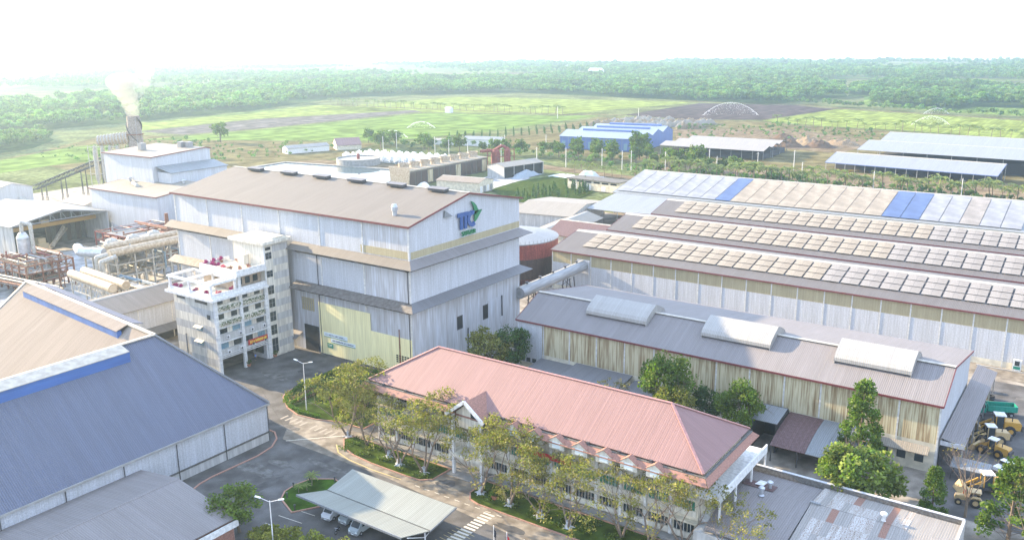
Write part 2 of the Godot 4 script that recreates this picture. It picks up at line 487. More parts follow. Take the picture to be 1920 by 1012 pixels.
func land() -> void:
	var round := []
	for i in 48:
		round.append(Vector2(cos(TAU * i / 48.0), sin(TAU * i / 48.0)) * 3600.0)
	area("ground", round, -0.3, "land")
	area("field", [Vector2(-808, -714), Vector2(-801, -1010), Vector2(-451, -1060), Vector2(-502, -818)], -0.2, "field_lime")
	area("field", [Vector2(-667, -418), Vector2(-658, -483), Vector2(-653, -525), Vector2(-646, -756), Vector2(-487, -794), Vector2(-459, -834), Vector2(-458, -621), Vector2(-485, -515), Vector2(-552, -485), Vector2(-598, -458)], -0.19, "field_green")
	area("field", [Vector2(-817, -514), Vector2(-847, -683), Vector2(-855, -792), Vector2(-689, -778), Vector2(-754, -607), Vector2(-739, -464)], -0.2, "field_lime")
	area("field", [Vector2(-735, -461), Vector2(-748, -603), Vector2(-686, -780), Vector2(-662, -766), Vector2(-661, -532), Vector2(-675, -463)], -0.18, "field_mauve")
	area("field", [Vector2(-440, -836), Vector2(-444, -1042), Vector2(-339, -1065), Vector2(-271, -1022), Vector2(-295, -849), Vector2(-353, -816)], -0.2, "field_ploughed")
	area("field", [Vector2(-291, -838), Vector2(-270, -1023), Vector2(-140, -979), Vector2(-10, -930), Vector2(-10, -760), Vector2(-155, -806), Vector2(-223, -812)], -0.2, "field_lime")
	area("field", [Vector2(-560, -230), Vector2(-575, -293), Vector2(-567, -329), Vector2(-666, -391), Vector2(-669, -359), Vector2(-631, -289), Vector2(-640, -240)], -0.2, "field_green")
	area("field", [Vector2(-1272, -1054), Vector2(-1120, -1485), Vector2(-1234, -1557), Vector2(-1369, -1215)], -0.2, "field_lime")
	area("field", [Vector2(-519, -1508), Vector2(-379, -1513), Vector2(-418, -1596), Vector2(-545, -1584)], -0.2, "field_lime")
	area("field", [Vector2(-348, -1765), Vector2(-138, -1537), Vector2(-149, -1658), Vector2(-302, -1810)], -0.2, "field_lime")
	area("field", [Vector2(-262, -1105), Vector2(-300, -1262), Vector2(-205, -1375), Vector2(-60, -1290), Vector2(-60, -1010), Vector2(-156, -1030)], -0.22, "field_green")
	var g := RandomNumberGenerator.new()
	g.seed = 77
	for i in 26:  # strips of farmland beyond the forest
		var a := 0.02 + 1.2 * ((i * 7) % 26) / 26.0
		var d := 1900.0 + 1500.0 * i / 26.0
		var c := Vector2(-sin(a), -cos(a)) * d
		var u := Vector2(-cos(a), sin(a)) * g.randf_range(180, 420)
		var w := Vector2(-sin(a), -cos(a)) * g.randf_range(40, 110)
		area("field", [c - u - w, c + u - w * 0.7, c + u * 0.9 + w, c - u * 0.8 + w * 0.8], -0.24 + i * 0.002, ["field_lime", "field_green", "scrub", "field_lime"][i % 4])
	area("heath", [Vector2(-420, -545), Vector2(-450, -800), Vector2(-300, -830), Vector2(-230, -808), Vector2(-10, -755), Vector2(-10, -470), Vector2(-240, -500)], -0.21, "scrub")
	area("heath", [Vector2(-470, -280), Vector2(-640, -300), Vector2(-740, -440), Vector2(-600, -455), Vector2(-480, -500), Vector2(-440, -420)], -0.215, "scrub")
	area("dirt_yard", [Vector2(-235, -500), Vector2(-140, -532), Vector2(-10, -500), Vector2(-10, -430), Vector2(-210, -430)], -0.17, "dry_soil")
	area("dirt_yard", [Vector2(-290, -640), Vector2(-330, -720), Vector2(-240, -770), Vector2(-150, -700), Vector2(-160, -620)], -0.17, "dry_soil")
	area("forest_floor", FOREST_MID, -0.15, "forest_floor")
	area("forest_floor", FOREST_EAST, -0.15, "forest_floor")
	area("forest_floor", FOREST_EAST_NEAR, -0.15, "forest_floor")
	area("forest_floor", FOREST_WEST, -0.15, "forest_floor")
	area("forest_floor", GROVE_WEST, -0.14, "forest_floor")
	# the mill's own ground
	area("mill_yard", rect(-470, -345, 60, -20), 0.0, "yard_concrete")
	area("lawn", [Vector2(-272, -368), Vector2(-244, -345), Vector2(-214, -345), Vector2(-222, -392), Vector2(-246, -425), Vector2(-268, -436), Vector2(-276, -400)], 0.03, "lawn")
	area("sugar_ground", [Vector2(-300, -395), Vector2(-304, -432), Vector2(-276, -412), Vector2(-268, -366), Vector2(-278, -360)], 0.02, "white_ground")
	area("road", [Vector2(-330, -470), Vector2(-330, -455), Vector2(-230, -438), Vector2(-90, -418), Vector2(20, -408), Vector2(20, -418), Vector2(-90, -428), Vector2(-230, -450)], -0.1, "dry_soil")
	area("field_track", [Vector2(-835, -793), Vector2(-495, -808), Vector2(-440, -830), Vector2(-438, -838), Vector2(-495, -816), Vector2(-835, -800)], -0.15, "dry_soil")
	area("field_track", [Vector2(-470, -1066), Vector2(-339, -1072), Vector2(-262, -1027), Vector2(-10, -936), Vector2(-10, -942), Vector2(-262, -1034), Vector2(-339, -1080), Vector2(-470, -1074)], -0.15, "dry_soil")
	area("asphalt_yard", [Vector2(-170, -60), Vector2(-170, -141.8), Vector2(-113, -141.8), Vector2(-113, -114), Vector2(-44, -113.5), Vector2(30, -113.5), Vector2(30, -40), Vector2(-110, -40)], 0.02, "asphalt")
	area("asphalt_yard", [Vector2(-20, -145), Vector2(-20, -214), Vector2(40, -214), Vector2(40, -145)], 0.02, "asphalt")
	area("asphalt_yard", [Vector2(-127, -159), Vector2(-127, -141.8), Vector2(-113, -141.8), Vector2(-113, -133), Vector2(-20, -133), Vector2(-20, -159)], 0.015, "yard_concrete")
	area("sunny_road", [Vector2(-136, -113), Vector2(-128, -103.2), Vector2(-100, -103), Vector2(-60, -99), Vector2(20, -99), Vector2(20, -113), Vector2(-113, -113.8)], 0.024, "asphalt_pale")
	area("pond", [Vector2(-447, -333), Vector2(-449, -382), Vector2(-361, -394), Vector2(-336, -359), Vector2(-340, -334)], 0.05, "water")
	var b := mb()
	var rim := [Vector2(-449, -331), Vector2(-451, -384), Vector2(-360, -397), Vector2(-334, -359)]
	for i in rim.size() - 1:
		b.beam(Vector3(rim[i].x, 0.2, rim[i].y), Vector3(rim[i + 1].x, 0.2, rim[i + 1].y), 2.2, 0.8)
	setting("pond_bank", b, "concrete")
	area("spray_basin", [Vector2(-434, -412), Vector2(-436, -450), Vector2(-340, -455), Vector2(-332, -424)], 0.03, "water")
	area("dry_bank", [Vector2(-455, -384), Vector2(-440, -408), Vector2(-338, -422), Vector2(-330, -404), Vector2(-362, -399)], 0.01, "dry_soil")

func islands() -> void:
	kerbed("garden_island", [Vector2(-144.4, -117.5), Vector2(-139, -114), Vector2(-134.1, -112.6), Vector2(-129.4, -113.2), Vector2(-124.5, -115), Vector2(-118, -115.4), Vector2(-118, -128), Vector2(-128, -141), Vector2(-146.2, -140.5), Vector2(-146.9, -130.8), Vector2(-146.8, -124.2), Vector2(-145.8, -120)], "lawn")
	kerbed("tree_island", [Vector2(-117.8, -109.8), Vector2(-115, -107.1), Vector2(-111.1, -105.9), Vector2(-106.3, -105.4), Vector2(-97.6, -105.3), Vector2(-94.5, -105.5), Vector2(-92.8, -107), Vector2(-92.6, -111.8), Vector2(-116.8, -111.8)], "lawn")
	kerbed("tree_island", [Vector2(-84.4, -107), Vector2(-83, -105.2), Vector2(-80.8, -104.6), Vector2(-40, -104.6), Vector2(-40, -111.8), Vector2(-84.4, -111.8)], "lawn")
	kerbed("round_island", [Vector2(-104.9, -85.2), Vector2(-102.5, -89), Vector2(-102.5, -96), Vector2(-107.3, -97.3), Vector2(-110.9, -94.9), Vector2(-111.6, -92), Vector2(-111.3, -89.3), Vector2(-109.8, -87.2)], "lawn_fresh")
	var b := mb()
	var k := [Vector2(-124.2, -70), Vector2(-124.9, -80.1), Vector2(-125.9, -82.6), Vector2(-126.3, -85.4), Vector2(-126.1, -95.5), Vector2(-126.9, -99.6), Vector2(-129, -102.6), Vector2(-131.6, -104.3), Vector2(-140, -104.6)]
	for i in k.size() - 1:
		b.beam(Vector3(k[i].x, 0.08, k[i].y), Vector3(k[i + 1].x, 0.08, k[i + 1].y), 0.3, 0.2)
	setting("kerb", b, "kerb_red")
	# road paint
	for i in 12:
		var m := mb()
		var z := -93.4 - i * 0.86
		m.ground(rect(-78.6, z, -76.4, z - 0.45), 0.032)
		part(self, numbered("zebra_stripe"), m, "marking").set_meta("kind", "structure")
	for i in 11:
		var m := mb()
		var x := -136.0 + i * 1.45
		m.ground(rect(x, -109.3, x + 0.5, -111.4), 0.034)
		if i != 5:
			part(self, numbered("zebra_stripe"), m, "marking_faint").set_meta("kind", "structure")
	line("lane_line", [Vector2(-126.8, -103), Vector2(-119.1, -110.9)], 0.25, "marking")
	line("lane_line", [Vector2(-117.4, -107.4), Vector2(-114.6, -105.2), Vector2(-111, -104.2), Vector2(-104.3, -103.7), Vector2(-97.6, -103.9)], 0.22, "marking_yellow")
	for i in 9:
		line("lane_dash", [Vector2(-94 + i * 2.2, -103.7 + (i % 2) * 0.1), Vector2(-93 + i * 2.2, -103.7)], 0.16, "marking")
	for z in [-80.6, -83.4, -86.2]:
		line("bay_line", [Vector2(-106, z), Vector2(-101, z - 0.5)], 0.12, "marking")
	for i in 6:
		line("bay_line", [Vector2(-80 + i * 0.1, -92.4 - i * 0.9), Vector2(-76 + i * 0.1, -92.0 - i * 0.9)], 0.1, "marking_yellow")

func yard_wear() -> void:
	var g := RandomNumberGenerator.new()
	g.seed = 404
	# mended strips and worn patches in the asphalt, with ragged outlines
	for q in [[-120, -96, 3.5, 1.2, 1], [-116, -88, 1.2, 5.0, 0], [-122, -92, 5, 2.0, 1], [-112, -100, 6, 0.9, 1], [-150, -131, 4, 2.2, 0], [-156, -125, 5, 1.4, 1], [-147, -112, 3, 2.6, 1], [-140, -108, 2.4, 1.0, 0], [-118, -82, 2.6, 1.6, 1], [-88, -100.6, 2.4, 1.3, 0], [-72, -101.5, 3.2, 0.9, 0], [-8, -205, 4, 2.2, 1], [-2, -190, 3, 4.0, 1], [-6, -178, 1.6, 3.0, 0], [2, -200, 4, 3, 1], [-90, -107, 2.2, 1.8, 1], [-131, -107.5, 2.8, 1.3, 1]]:
		var ps := []
		for k in 16:
			var a := TAU * k / 16.0
			var r := g.randf_range(0.7, 1.15)
			ps.append(Vector2(q[0] + cos(a) * q[2] * r, q[1] + sin(a) * q[3] * r))
		area("asphalt_patch", ps, 0.0285, "asphalt_worn" if q[4] else "asphalt_patch")
	for q in [[Vector2(-125, -84), Vector2(-112, -98)], [Vector2(-160, -122), Vector2(-130, -106)], [Vector2(-104, -101), Vector2(-80, -102.2)]]:
		line("joint_line", [q[0], q[1]], 0.09, "asphalt_patch")

func line(called: String, ps: Array, w: float, m: String) -> void:
	var b := mb()
	for i in ps.size() - 1:
		var d: Vector2 = (ps[i + 1] - ps[i]).normalized()
		var s := Vector2(-d.y, d.x) * w / 2
		b.ground([ps[i] - s, ps[i + 1] - s + d * w * 0.3, ps[i + 1] + s + d * w * 0.3, ps[i] + s], 0.034)
	setting(called, b, m)

func kerbed(called: String, ps: Array, m: String) -> void:
	area(called, ps, 0.12, m)
	var b := mb()
	for i in ps.size():
		var p: Vector2 = ps[i]
		var q: Vector2 = ps[(i + 1) % ps.size()]
		var d := (q - p).normalized() * 0.11
		b.beam(Vector3(p.x - d.x, 0.08, p.y - d.y), Vector3(q.x + d.x, 0.08, q.y + d.y), 0.26, 0.2)
	setting("kerb", b, "kerb_red")

# ---------------------------------------------------------------- sheds and halls
# Local: x along the ridge (centred), near side +z. o: roof, roof_far, wall, bands, bays, post, trim, cap, gable, ov, open, far
func hall(t: Node3D, L: float, zn: float, zf: float, eyn: float, eyf: float, ry: float, rz: float, o: Dictionary) -> void:
	var hx := L / 2.0
	var ov: float = o.get("ov", 0.5)
	var gx: float = hx + o.get("gov", 0.3)
	var sn := (ry - eyn) / (zn - rz)
	var sf := (ry - eyf) / (rz - zf)
	var th := 0.14
	var b := mb()
	b.slab(Vector3(-gx, eyn - sn * ov + th, zn + ov), Vector3(gx, eyn - sn * ov + th, zn + ov), Vector3(gx, ry + th, rz), Vector3(-gx, ry + th, rz), th)
	part(t, "roof_slope", b, o.roof)
	b = mb()
	b.slab(Vector3(gx, eyf - sf * ov + th, zf - ov), Vector3(-gx, eyf - sf * ov + th, zf - ov), Vector3(-gx, ry + th, rz - 0.004), Vector3(gx, ry + th, rz - 0.004), th)
	part(t, "roof_slope", b, o.get("roof_far", o.roof))
	if o.has("cap"):
		b = mb()
		var cw: float = o.get("capw", 0.6)
		b.slab(Vector3(-gx, ry + th - sn * cw + 0.05, rz + cw), Vector3(gx, ry + th - sn * cw + 0.05, rz + cw), Vector3(gx, ry + th + 0.06, rz), Vector3(-gx, ry + th + 0.06, rz), 0.05)
		b.slab(Vector3(gx, ry + th - sf * cw + 0.05, rz - cw), Vector3(-gx, ry + th - sf * cw + 0.05, rz - cw), Vector3(-gx, ry + th + 0.06, rz), Vector3(gx, ry + th + 0.06, rz), 0.05)
		part(t, "ridge_cap", b, o.cap)
	if o.has("trim"):
		b = mb()
		var ye := eyn - sn * ov + th
		b.box(Vector3(-gx - 0.06, ye - 0.34, zn + ov + 0.003), Vector3(gx + 0.06, ye + 0.05, zn + ov + 0.12))
		part(t, "eave_trim", b, o.trim)
		for s in [-1, 1]:
			b = mb()
			b.beam(Vector3(s * (gx + 0.07), ye - 0.13, zn + ov), Vector3(s * (gx + 0.07), ry + th - 0.12, rz), 0.12, 0.34)
			b.beam(Vector3(s * (gx + 0.07), ry + th - 0.12, rz), Vector3(s * (gx + 0.07), eyf - sf * ov + th - 0.13, zf - ov), 0.12, 0.34)
			part(t, "barge_board", b, o.trim)
	var bays: int = o.get("bays", 1)
	var bw := L / bays
	var bands: Array = o.get("bands", [[0.0, 1.0, o.get("wall", "wall_white")]])
	if not o.get("open", false):
		for i in bays:
			for q in bands:
				b = mb()
				b.box(Vector3(-hx + i * bw + 0.02, q[0] * eyn, zn - 0.25), Vector3(-hx + (i + 1) * bw - 0.02, q[1] * eyn - 0.01, zn - 0.05 + q[0] * 0.01))
				part(t, "wall_panel", b, q[2])
	if o.has("post"):
		var pw: float = o.get("postw", 0.3)
		for i in bays + 1:
			b = mb()
			var px := clampf(-hx + i * bw, -hx + pw / 2, hx - pw / 2)
			b.box(Vector3(px - pw / 2, 0, zn - 0.1), Vector3(px + pw / 2, eyn - 0.05, zn + 0.01))
			part(t, "column", b, o.post)
	if not o.get("open", false) or o.get("ends", false):
		for s in [-1, 1]:
			b = mb()
			var g := [Vector3(s * hx, 0, zn - 0.06), Vector3(s * hx, 0, zf), Vector3(s * hx, eyf, zf), Vector3(s * hx, ry - 0.02, rz), Vector3(s * hx, eyn, zn - 0.06)]
			if s < 0:
				g.reverse()
			b.extrude(g, Vector3(s * 0.01, 0, 0))
			part(t, "gable_wall", b, o.get("gable", o.get("wall", "wall_white")))
		b = mb()
		b.box(Vector3(-hx, 0, zf), Vector3(hx, eyf - 0.02, zf + 0.2))
		part(t, "rear_wall", b, o.get("wall", "wall_white"))
	else:
		for i in bays + 1:
			b = mb()
			var px := clampf(-hx + i * bw, -hx + 0.2, hx - 0.2)
			b.box(Vector3(px - 0.15, 0, zf), Vector3(px + 0.15, eyf - 0.05, zf + 0.3))
			part(t, "column", b, o.get("post", "steel"))

func block(t: Node3D, a: Vector3, b2: Vector3, wall: String, roof := "", called := "wall") -> void:  # world corners
	var b := mb(t)
	b.box(a, b2)
	part(t, called, b, wall)
	if roof:
		b = mb(t)
		b.box(Vector3(minf(a.x, b2.x) - 0.3, b2.y + 0.003, minf(a.z, b2.z) - 0.3), Vector3(maxf(a.x, b2.x) + 0.3, b2.y + 0.25, maxf(a.z, b2.z) + 0.3))
		part(t, "roof", b, roof)

func warehouses() -> void:
	var zs := [-224.4, -260.2, -294.6]
	var far := [-257.5, -292.0, -327.0]
	var says := ["long warehouse with solar panels, its pale striped wall facing the grey shed", "solar-panelled warehouse roof in the middle of the three panelled roofs", "solar-panelled warehouse roof farthest of the three, below the striped panel roof"]
	var panel := Mb.new()
	panel.box(Vector3(-2.2, 0, -1.66), Vector3(2.2, 0.06, 1.66))
	var pm := panel.mesh()
	var rail := Mb.new()
	rail.box(Vector3(-2.4, 0, -0.05), Vector3(2.4, 0.1, 0.05))
	rail.box(Vector3(-0.02, 0.1, -1.74), Vector3(0.02, 0.185, 1.74))
	var rm := rail.mesh()
	for w in 3:
		var x0 := -142.3
		var x1 := 4.0 if w == 0 else (-2.0 if w == 1 else -8.0)
		var zc: float = zs[w]
		var t := thing("warehouse", says[w], "warehouse", Vector3((x0 + x1) / 2, 0, zc), 0.0, "solar-panelled warehouses")
		var rz := -16.5 if w == 0 else -14.5
		hall(t, x1 - x0, 0.0, far[w] - zc, 12.5, 12.5, 15.8, rz, {"roof": "roof_under", "bays": 21 if w == 0 else 7, "post": "post", "bands": [[0.0, 0.12, "wall_cream"], [0.12, 0.7, "wall_white"], [0.7, 1.0, "wall_beige"]], "trim": "trim_red", "cap": "cap_cream", "capw": 1.5, "wall": "wall_white"})
		if w > 0:
			for i in 46:
				var b := mb()
				b.beam(Vector3(-(x1 - x0) / 2 + 1 + i * 3.0, 11.2, 0.7), Vector3(-(x1 - x0) / 2 + 1 + i * 3.0, 12.3, 1.5), 0.12)
				if i % 2 == 0:
					part(t, "gutter_bracket", b, "trim_red")
		var slope := 3.3 / -rz
		var ang := atan(slope)
		var col := 0
		var x := x0 + (8.4 if w == 0 else 7.6) + 2.3
		while x < x1 - 4.0:
			for r in 3:
				var z := (-5.9 if w == 0 else -4.4) - r * 3.62
				var y := 12.5 - z * slope + 0.14 + 0.32
				var bas := Basis(Vector3.RIGHT, ang)
				var grey := x > -60.0 + w * 6.0
				var p := place(t, "solar_panel", pm, "panel_grey" if grey else "panel_dusty", Transform3D(bas, Vector3(x - (x0 + x1) / 2, y, z)))
				place(p, "mounting_rail", rm, "panel_frame", Transform3D(Basis(), Vector3(0, -0.12, 0)))
			x += 4.86
			col += 1
	# the panel-covered roof behind
	var t4 := thing("warehouse", "large warehouse with full-length beige and blue panel strips on its roof", "warehouse", Vector3(-105, 0, -357.0), 0.0, "solar-panelled warehouses")
	hall(t4, 162.0, 12.0, -38.0, 9.6, 9.6, 15.8, -19.0, {"roof": "roof_light", "bays": 20, "post": "post", "wall": "wall_cream", "cap": "cap_cream", "capw": 1.0, "trim": "roof_green"})
	var strip := Mb.new()
	strip.box(Vector3(-3.2, 0, -14.2), Vector3(3.2, 0.08, 14.2))
	var sm := strip.mesh()
	var an := atan(6.2 / 31.0)
	for i in 24:
		var xx := -77.0 + i * 6.65
		var m := "panel_dusty"
		if i < 8:
			m = "panel_slate"
		if i in [7, 17, 18]:
			m = "panel_blue"
		if i > 18:
			m = "panel_slate" if i % 3 else "panel_grey"
		place(t4, "panel_strip", sm, m, Transform3D(Basis(Vector3.RIGHT, an), Vector3(xx, 9.6 + 15.4 * 0.2 + 0.45, -3.4)))
	var low := thing("lean_to_shed", "low shed with pale blue-grey roof before the striped panel warehouse", "shed", Vector3(-166, 0, -336))
	hall(low, 36.0, 18.0, -18.0, 6.6, 8.6, 9.4, -8.0, {"roof": "roof_light", "bays": 5, "open": true, "post": "steel"})
	var mar := thing("lean_to_shed", "shed with maroon corrugated roof at the end of the panelled roofs", "shed", Vector3(-155, 0, -271))
	hall(mar, 25.0, 10.0, -10.0, 8.0, 8.0, 11.5, 0.0, {"roof": "roof_maroon", "bays": 4, "wall": "wall_cream", "cap": "cap_cream", "post": "post"})
	var m1 := thing("storage_shed", "pale cream-roofed shed with grey walls behind the red tank", "shed", Vector3(-199, 0, -320), 0.15)
	hall(m1, 27.0, 20.0, -20.0, 5.6, 5.6, 8.0, 3.0, {"roof": "roof_cream", "bays": 4, "wall": "plaster_grey", "post": "post"})
	var m2 := thing("storage_shed", "narrow shed with long cream roof between red tank and maroon roof", "shed", Vector3(-178, 0, -287), PI / 2 + 0.1)
	hall(m2, 50.0, 7.0, -7.0, 4.5, 4.5, 6.6, 0.0, {"roof": "roof_cream", "bays": 8, "open": true, "post": "steel", "cap": "cap_cream"})
	# yellow low house
	var yh := thing("pump_house", "low cream house with four arched openings beside the striped panel warehouse", "house", Vector3(-224, 0, -398), -0.08)
	var b := mb()
	b.box(Vector3(-16, 0, -6), Vector3(16, 5.2, 5))
	part(yh, "wall", b, "wall_cream")
	b = mb()
	b.box(Vector3(-16.4, 5.2, -6.4), Vector3(16.4, 5.6, 5.6))
	part(yh, "roof", b, "concrete_dark")
	for i in 6:
		b = mb()
		b.box(Vector3(-15 + i * 5.2, 3.9, 4.9), Vector3(-11.2 + i * 5.2, 4.8, 5.03))
		part(yh, "opening", b, "opening")
	for i in 3:
		b = mb()
		b.box(Vector3(-12.5 + i * 9, 0.1, 4.9), Vector3(-10 + i * 9, 2.8, 5.05))
		part(yh, "door", b, "white_paint")

func grey_shed() -> void:
	var t := thing("workshop_shed", "long grey-roofed workshop shed with straw-coloured walls and ridge ventilators", "shed", Vector3(-65, 0, -159))
	hall(t, 90.0, 0.0, -32.0, 13.2, 13.4, 17.2, -9.2, {"roof": "roof_grey", "bays": 13, "post": "post", "bands": [[0.0, 0.42, "wall_cream"], [0.42, 1.0, "wall_straw"]], "trim": "trim_red", "wall": "wall_white", "gable": "wall_white", "ov": 0.6})
	var b := mb()
	b.box(Vector3(-45, 3, 0.15), Vector3(-38.3, 13.1, 0.26))
	part(t, "end_panel", b, "wall_white")
	b = mb()
	b.box(Vector3(-45.3, 17.38, -9.7), Vector3(45.3, 17.46, -8.7))
	part(t, "ridge_cap", b, "cap_cream")
	for xs in [[-94.6, -79.6], [-67, -52.4], [-40, -26.2]]:
		# ridge ventilator: curved white hood on low legs
		var x0: float = xs[0] + 65.0
		var x1: float = xs[1] + 65.0
		b = mb()
		var prof := []
		for q in [[-4.5, 15.9], [-4.55, 16.5], [-5.1, 17.15], [-7.0, 18.2], [-9.2, 19.1], [-11.4, 18.3], [-13.3, 17.3], [-13.85, 16.7], [-13.9, 16.1]]:
			prof.append(Vector2(q[0], q[1]))
		for k in 8:
			var p: Vector2 = prof[k]
			var q: Vector2 = prof[k + 1]
			b.slab(Vector3(x0, p.y, p.x), Vector3(x1, p.y, p.x), Vector3(x1, q.y, q.x), Vector3(x0, q.y, q.x), 0.1)
		var v := part(t, "ridge_ventilator", b, "roof_vent")
		for s in [x0 + 0.05, x1 - 0.15]:
			var e := mb()
			for k in 8:
				var p: Vector2 = prof[k]
				var q: Vector2 = prof[k + 1]
				e.extrude([Vector3(s, 15.0, p.x), Vector3(s, 15.0, q.x), Vector3(s, q.y - 0.1, q.x), Vector3(s, p.y - 0.1, p.x)], Vector3(0.1, 0, 0))
			part(v, "end_plate", e, "roof_vent")
		var d := mb()
		d.box(Vector3(x0 + 0.3, 15.4, -12.8), Vector3(x1 - 0.3, 17.0, -5.2))
		part(v, "vent_opening", d, "soot")
	# lean-to canopy on the gable end
	b = mb()
	b.slab(Vector3(45.35, 6.9, -0.5), Vector3(49.2, 5.9, -0.5), Vector3(49.2, 5.9, -44), Vector3(45.35, 6.9, -44), 0.12)
	part(t, "side_canopy", b, "roof_grey")
	b = mb()
	b.box(Vector3(45.3, 5.5, -0.6), Vector3(49.25, 6.3, -0.42))
	part(t, "canopy_fascia", b, "wall_white")
	for i in 7:
		b = mb()
		b.box(Vector3(48.7, 0, -1 - i * 7.1), Vector3(48.95, 5.8, -0.75 - i * 7.1))
		part(t, "canopy_post", b, "steel")
	b = mb()
	b.box(Vector3(45.1, 0, -1.5), Vector3(45.22, 4.6, -31))
	part(t, "workshop_opening", b, "opening")
	# windows and low annex at the corner
	b = mb()
	b.slab(Vector3(34.5, 3.8, 1.5), Vector3(43.8, 3.8, 1.5), Vector3(43.8, 4.9, 0.13), Vector3(34.5, 4.9, 0.13), 0.12)
	part(t, "window_hood", b, "roof_cream")
	for i in 3:
		b = mb()
		b.box(Vector3(35.5 + i * 3.0, 1.6, 0.0), Vector3(37.0 + i * 3.0, 3.0, 0.07))
		part(t, "window", b, "glass_dark")
	for i in 3:
		b = mb()
		b.box(Vector3(-44.2 + i * 1.6, 3.2, 0.2), Vector3(-43.1 + i * 1.6, 4.2, 0.3))
		part(t, "window", b, "glass_dark")
	# small roofs along the near wall
	var c := thing("canopy", "flat dark canopy against the straw-coloured shed wall, beside dark green tree", "canopy", Vector3(-99, 0, -155))
	b = mb(c)
	b.slab(Vector3(-103.5, 4.3, -153), Vector3(-94.5, 4.3, -153), Vector3(-94.5, 4.8, -158.7), Vector3(-103.5, 4.8, -158.7), 0.25)
	part(c, "roof", b, "roof_dark")
	for x in [-103.2, -94.8]:
		b = mb(c)
		b.box(Vector3(x - 0.12, 0, -153.4), Vector3(x + 0.12, 4.1, -153.2))
		part(c, "post", b, "steel")
	c = thing("canopy", "wide dark grey lean-to roof behind the pink office roof", "canopy", Vector3(-87, 0, -153))
	b = mb(c)
	b.slab(Vector3(-94, 4.4, -147.5), Vector3(-80, 4.4, -147.5), Vector3(-80, 5.6, -158.7), Vector3(-94, 5.6, -158.7), 0.2)
	part(c, "roof", b, "roof_dark")
	b = mb(c)
	b.box(Vector3(-93.6, 0, -158.6), Vector3(-80.4, 4.3, -148.3))
	part(c, "wall", b, "wall_cream")
	c = thing("canopy", "low grey canopy behind thin twiggy tree along the straw shed wall", "canopy", Vector3(-75, 0, -155))
	b = mb(c)
	b.slab(Vector3(-79.5, 3.8, -152.6), Vector3(-69, 3.8, -152.6), Vector3(-69, 4.6, -158.7), Vector3(-79.5, 4.6, -158.7), 0.18)
	part(c, "roof", b, "roof_dark")
	b = mb(c)
	b.box(Vector3(-79, 0, -158.6), Vector3(-69.4, 3.7, -153.4))
	part(c, "wall", b, "plaster_grey")
	# dark bay with a little grey roof, and the curved maroon roof
	c = thing("open_bay", "dark open bay under a small grey roof beside the curved maroon roof", "bay", Vector3(-48.6, 0, -154))
	b = mb(c)
	b.slab(Vector3(-51.2, 6.0, -150.8), Vector3(-46, 6.0, -150.8), Vector3(-46, 6.9, -156.8), Vector3(-51.2, 6.9, -156.8), 0.12)
	part(c, "roof", b, "roof_light")
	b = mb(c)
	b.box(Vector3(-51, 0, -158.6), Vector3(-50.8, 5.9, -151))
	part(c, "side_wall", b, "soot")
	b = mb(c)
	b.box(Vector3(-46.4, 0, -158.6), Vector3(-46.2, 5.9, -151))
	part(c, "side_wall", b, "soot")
	b = mb(c)
	b.box(Vector3(-50.8, 0, -158.6), Vector3(-46.4, 6.2, -158.4))
	part(c, "back_wall", b, "opening")
	c = thing("curved_canopy", "curved maroon and pale corrugated lean-to roof on the straw shed wall", "canopy", Vector3(-41, 0, -152))
	for q in [[-46, -39.6, "roof_maroon"], [-39.55, -36.5, "roof_light"], [-36.45, -30, "roof_light"]]:
		b = mb(c)
		var prev := Vector2(-158.7, 5.6)
		for k in 6:
			var u := (k + 1) / 6.0
			var cur := Vector2(-158.7 + u * 11.5, 5.6 - u * u * 2.3)
			b.slab(Vector3(q[0], cur.y, cur.x), Vector3(q[1], cur.y, cur.x), Vector3(q[1], prev.y, prev.x), Vector3(q[0], prev.y, prev.x), 0.1)
			prev = cur
		part(c, "roof_sheet", b, q[2])
	for x in [-45.8, -41, -36.5, -30.3]:
		b = mb(c)
		b.box(Vector3(x - 0.1, 0, -147.6), Vector3(x + 0.1, 3.2, -147.4))
		part(c, "post", b, "steel_dark")
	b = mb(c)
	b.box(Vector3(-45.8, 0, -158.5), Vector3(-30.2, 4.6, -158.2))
	part(c, "back_wall", b, "soot")

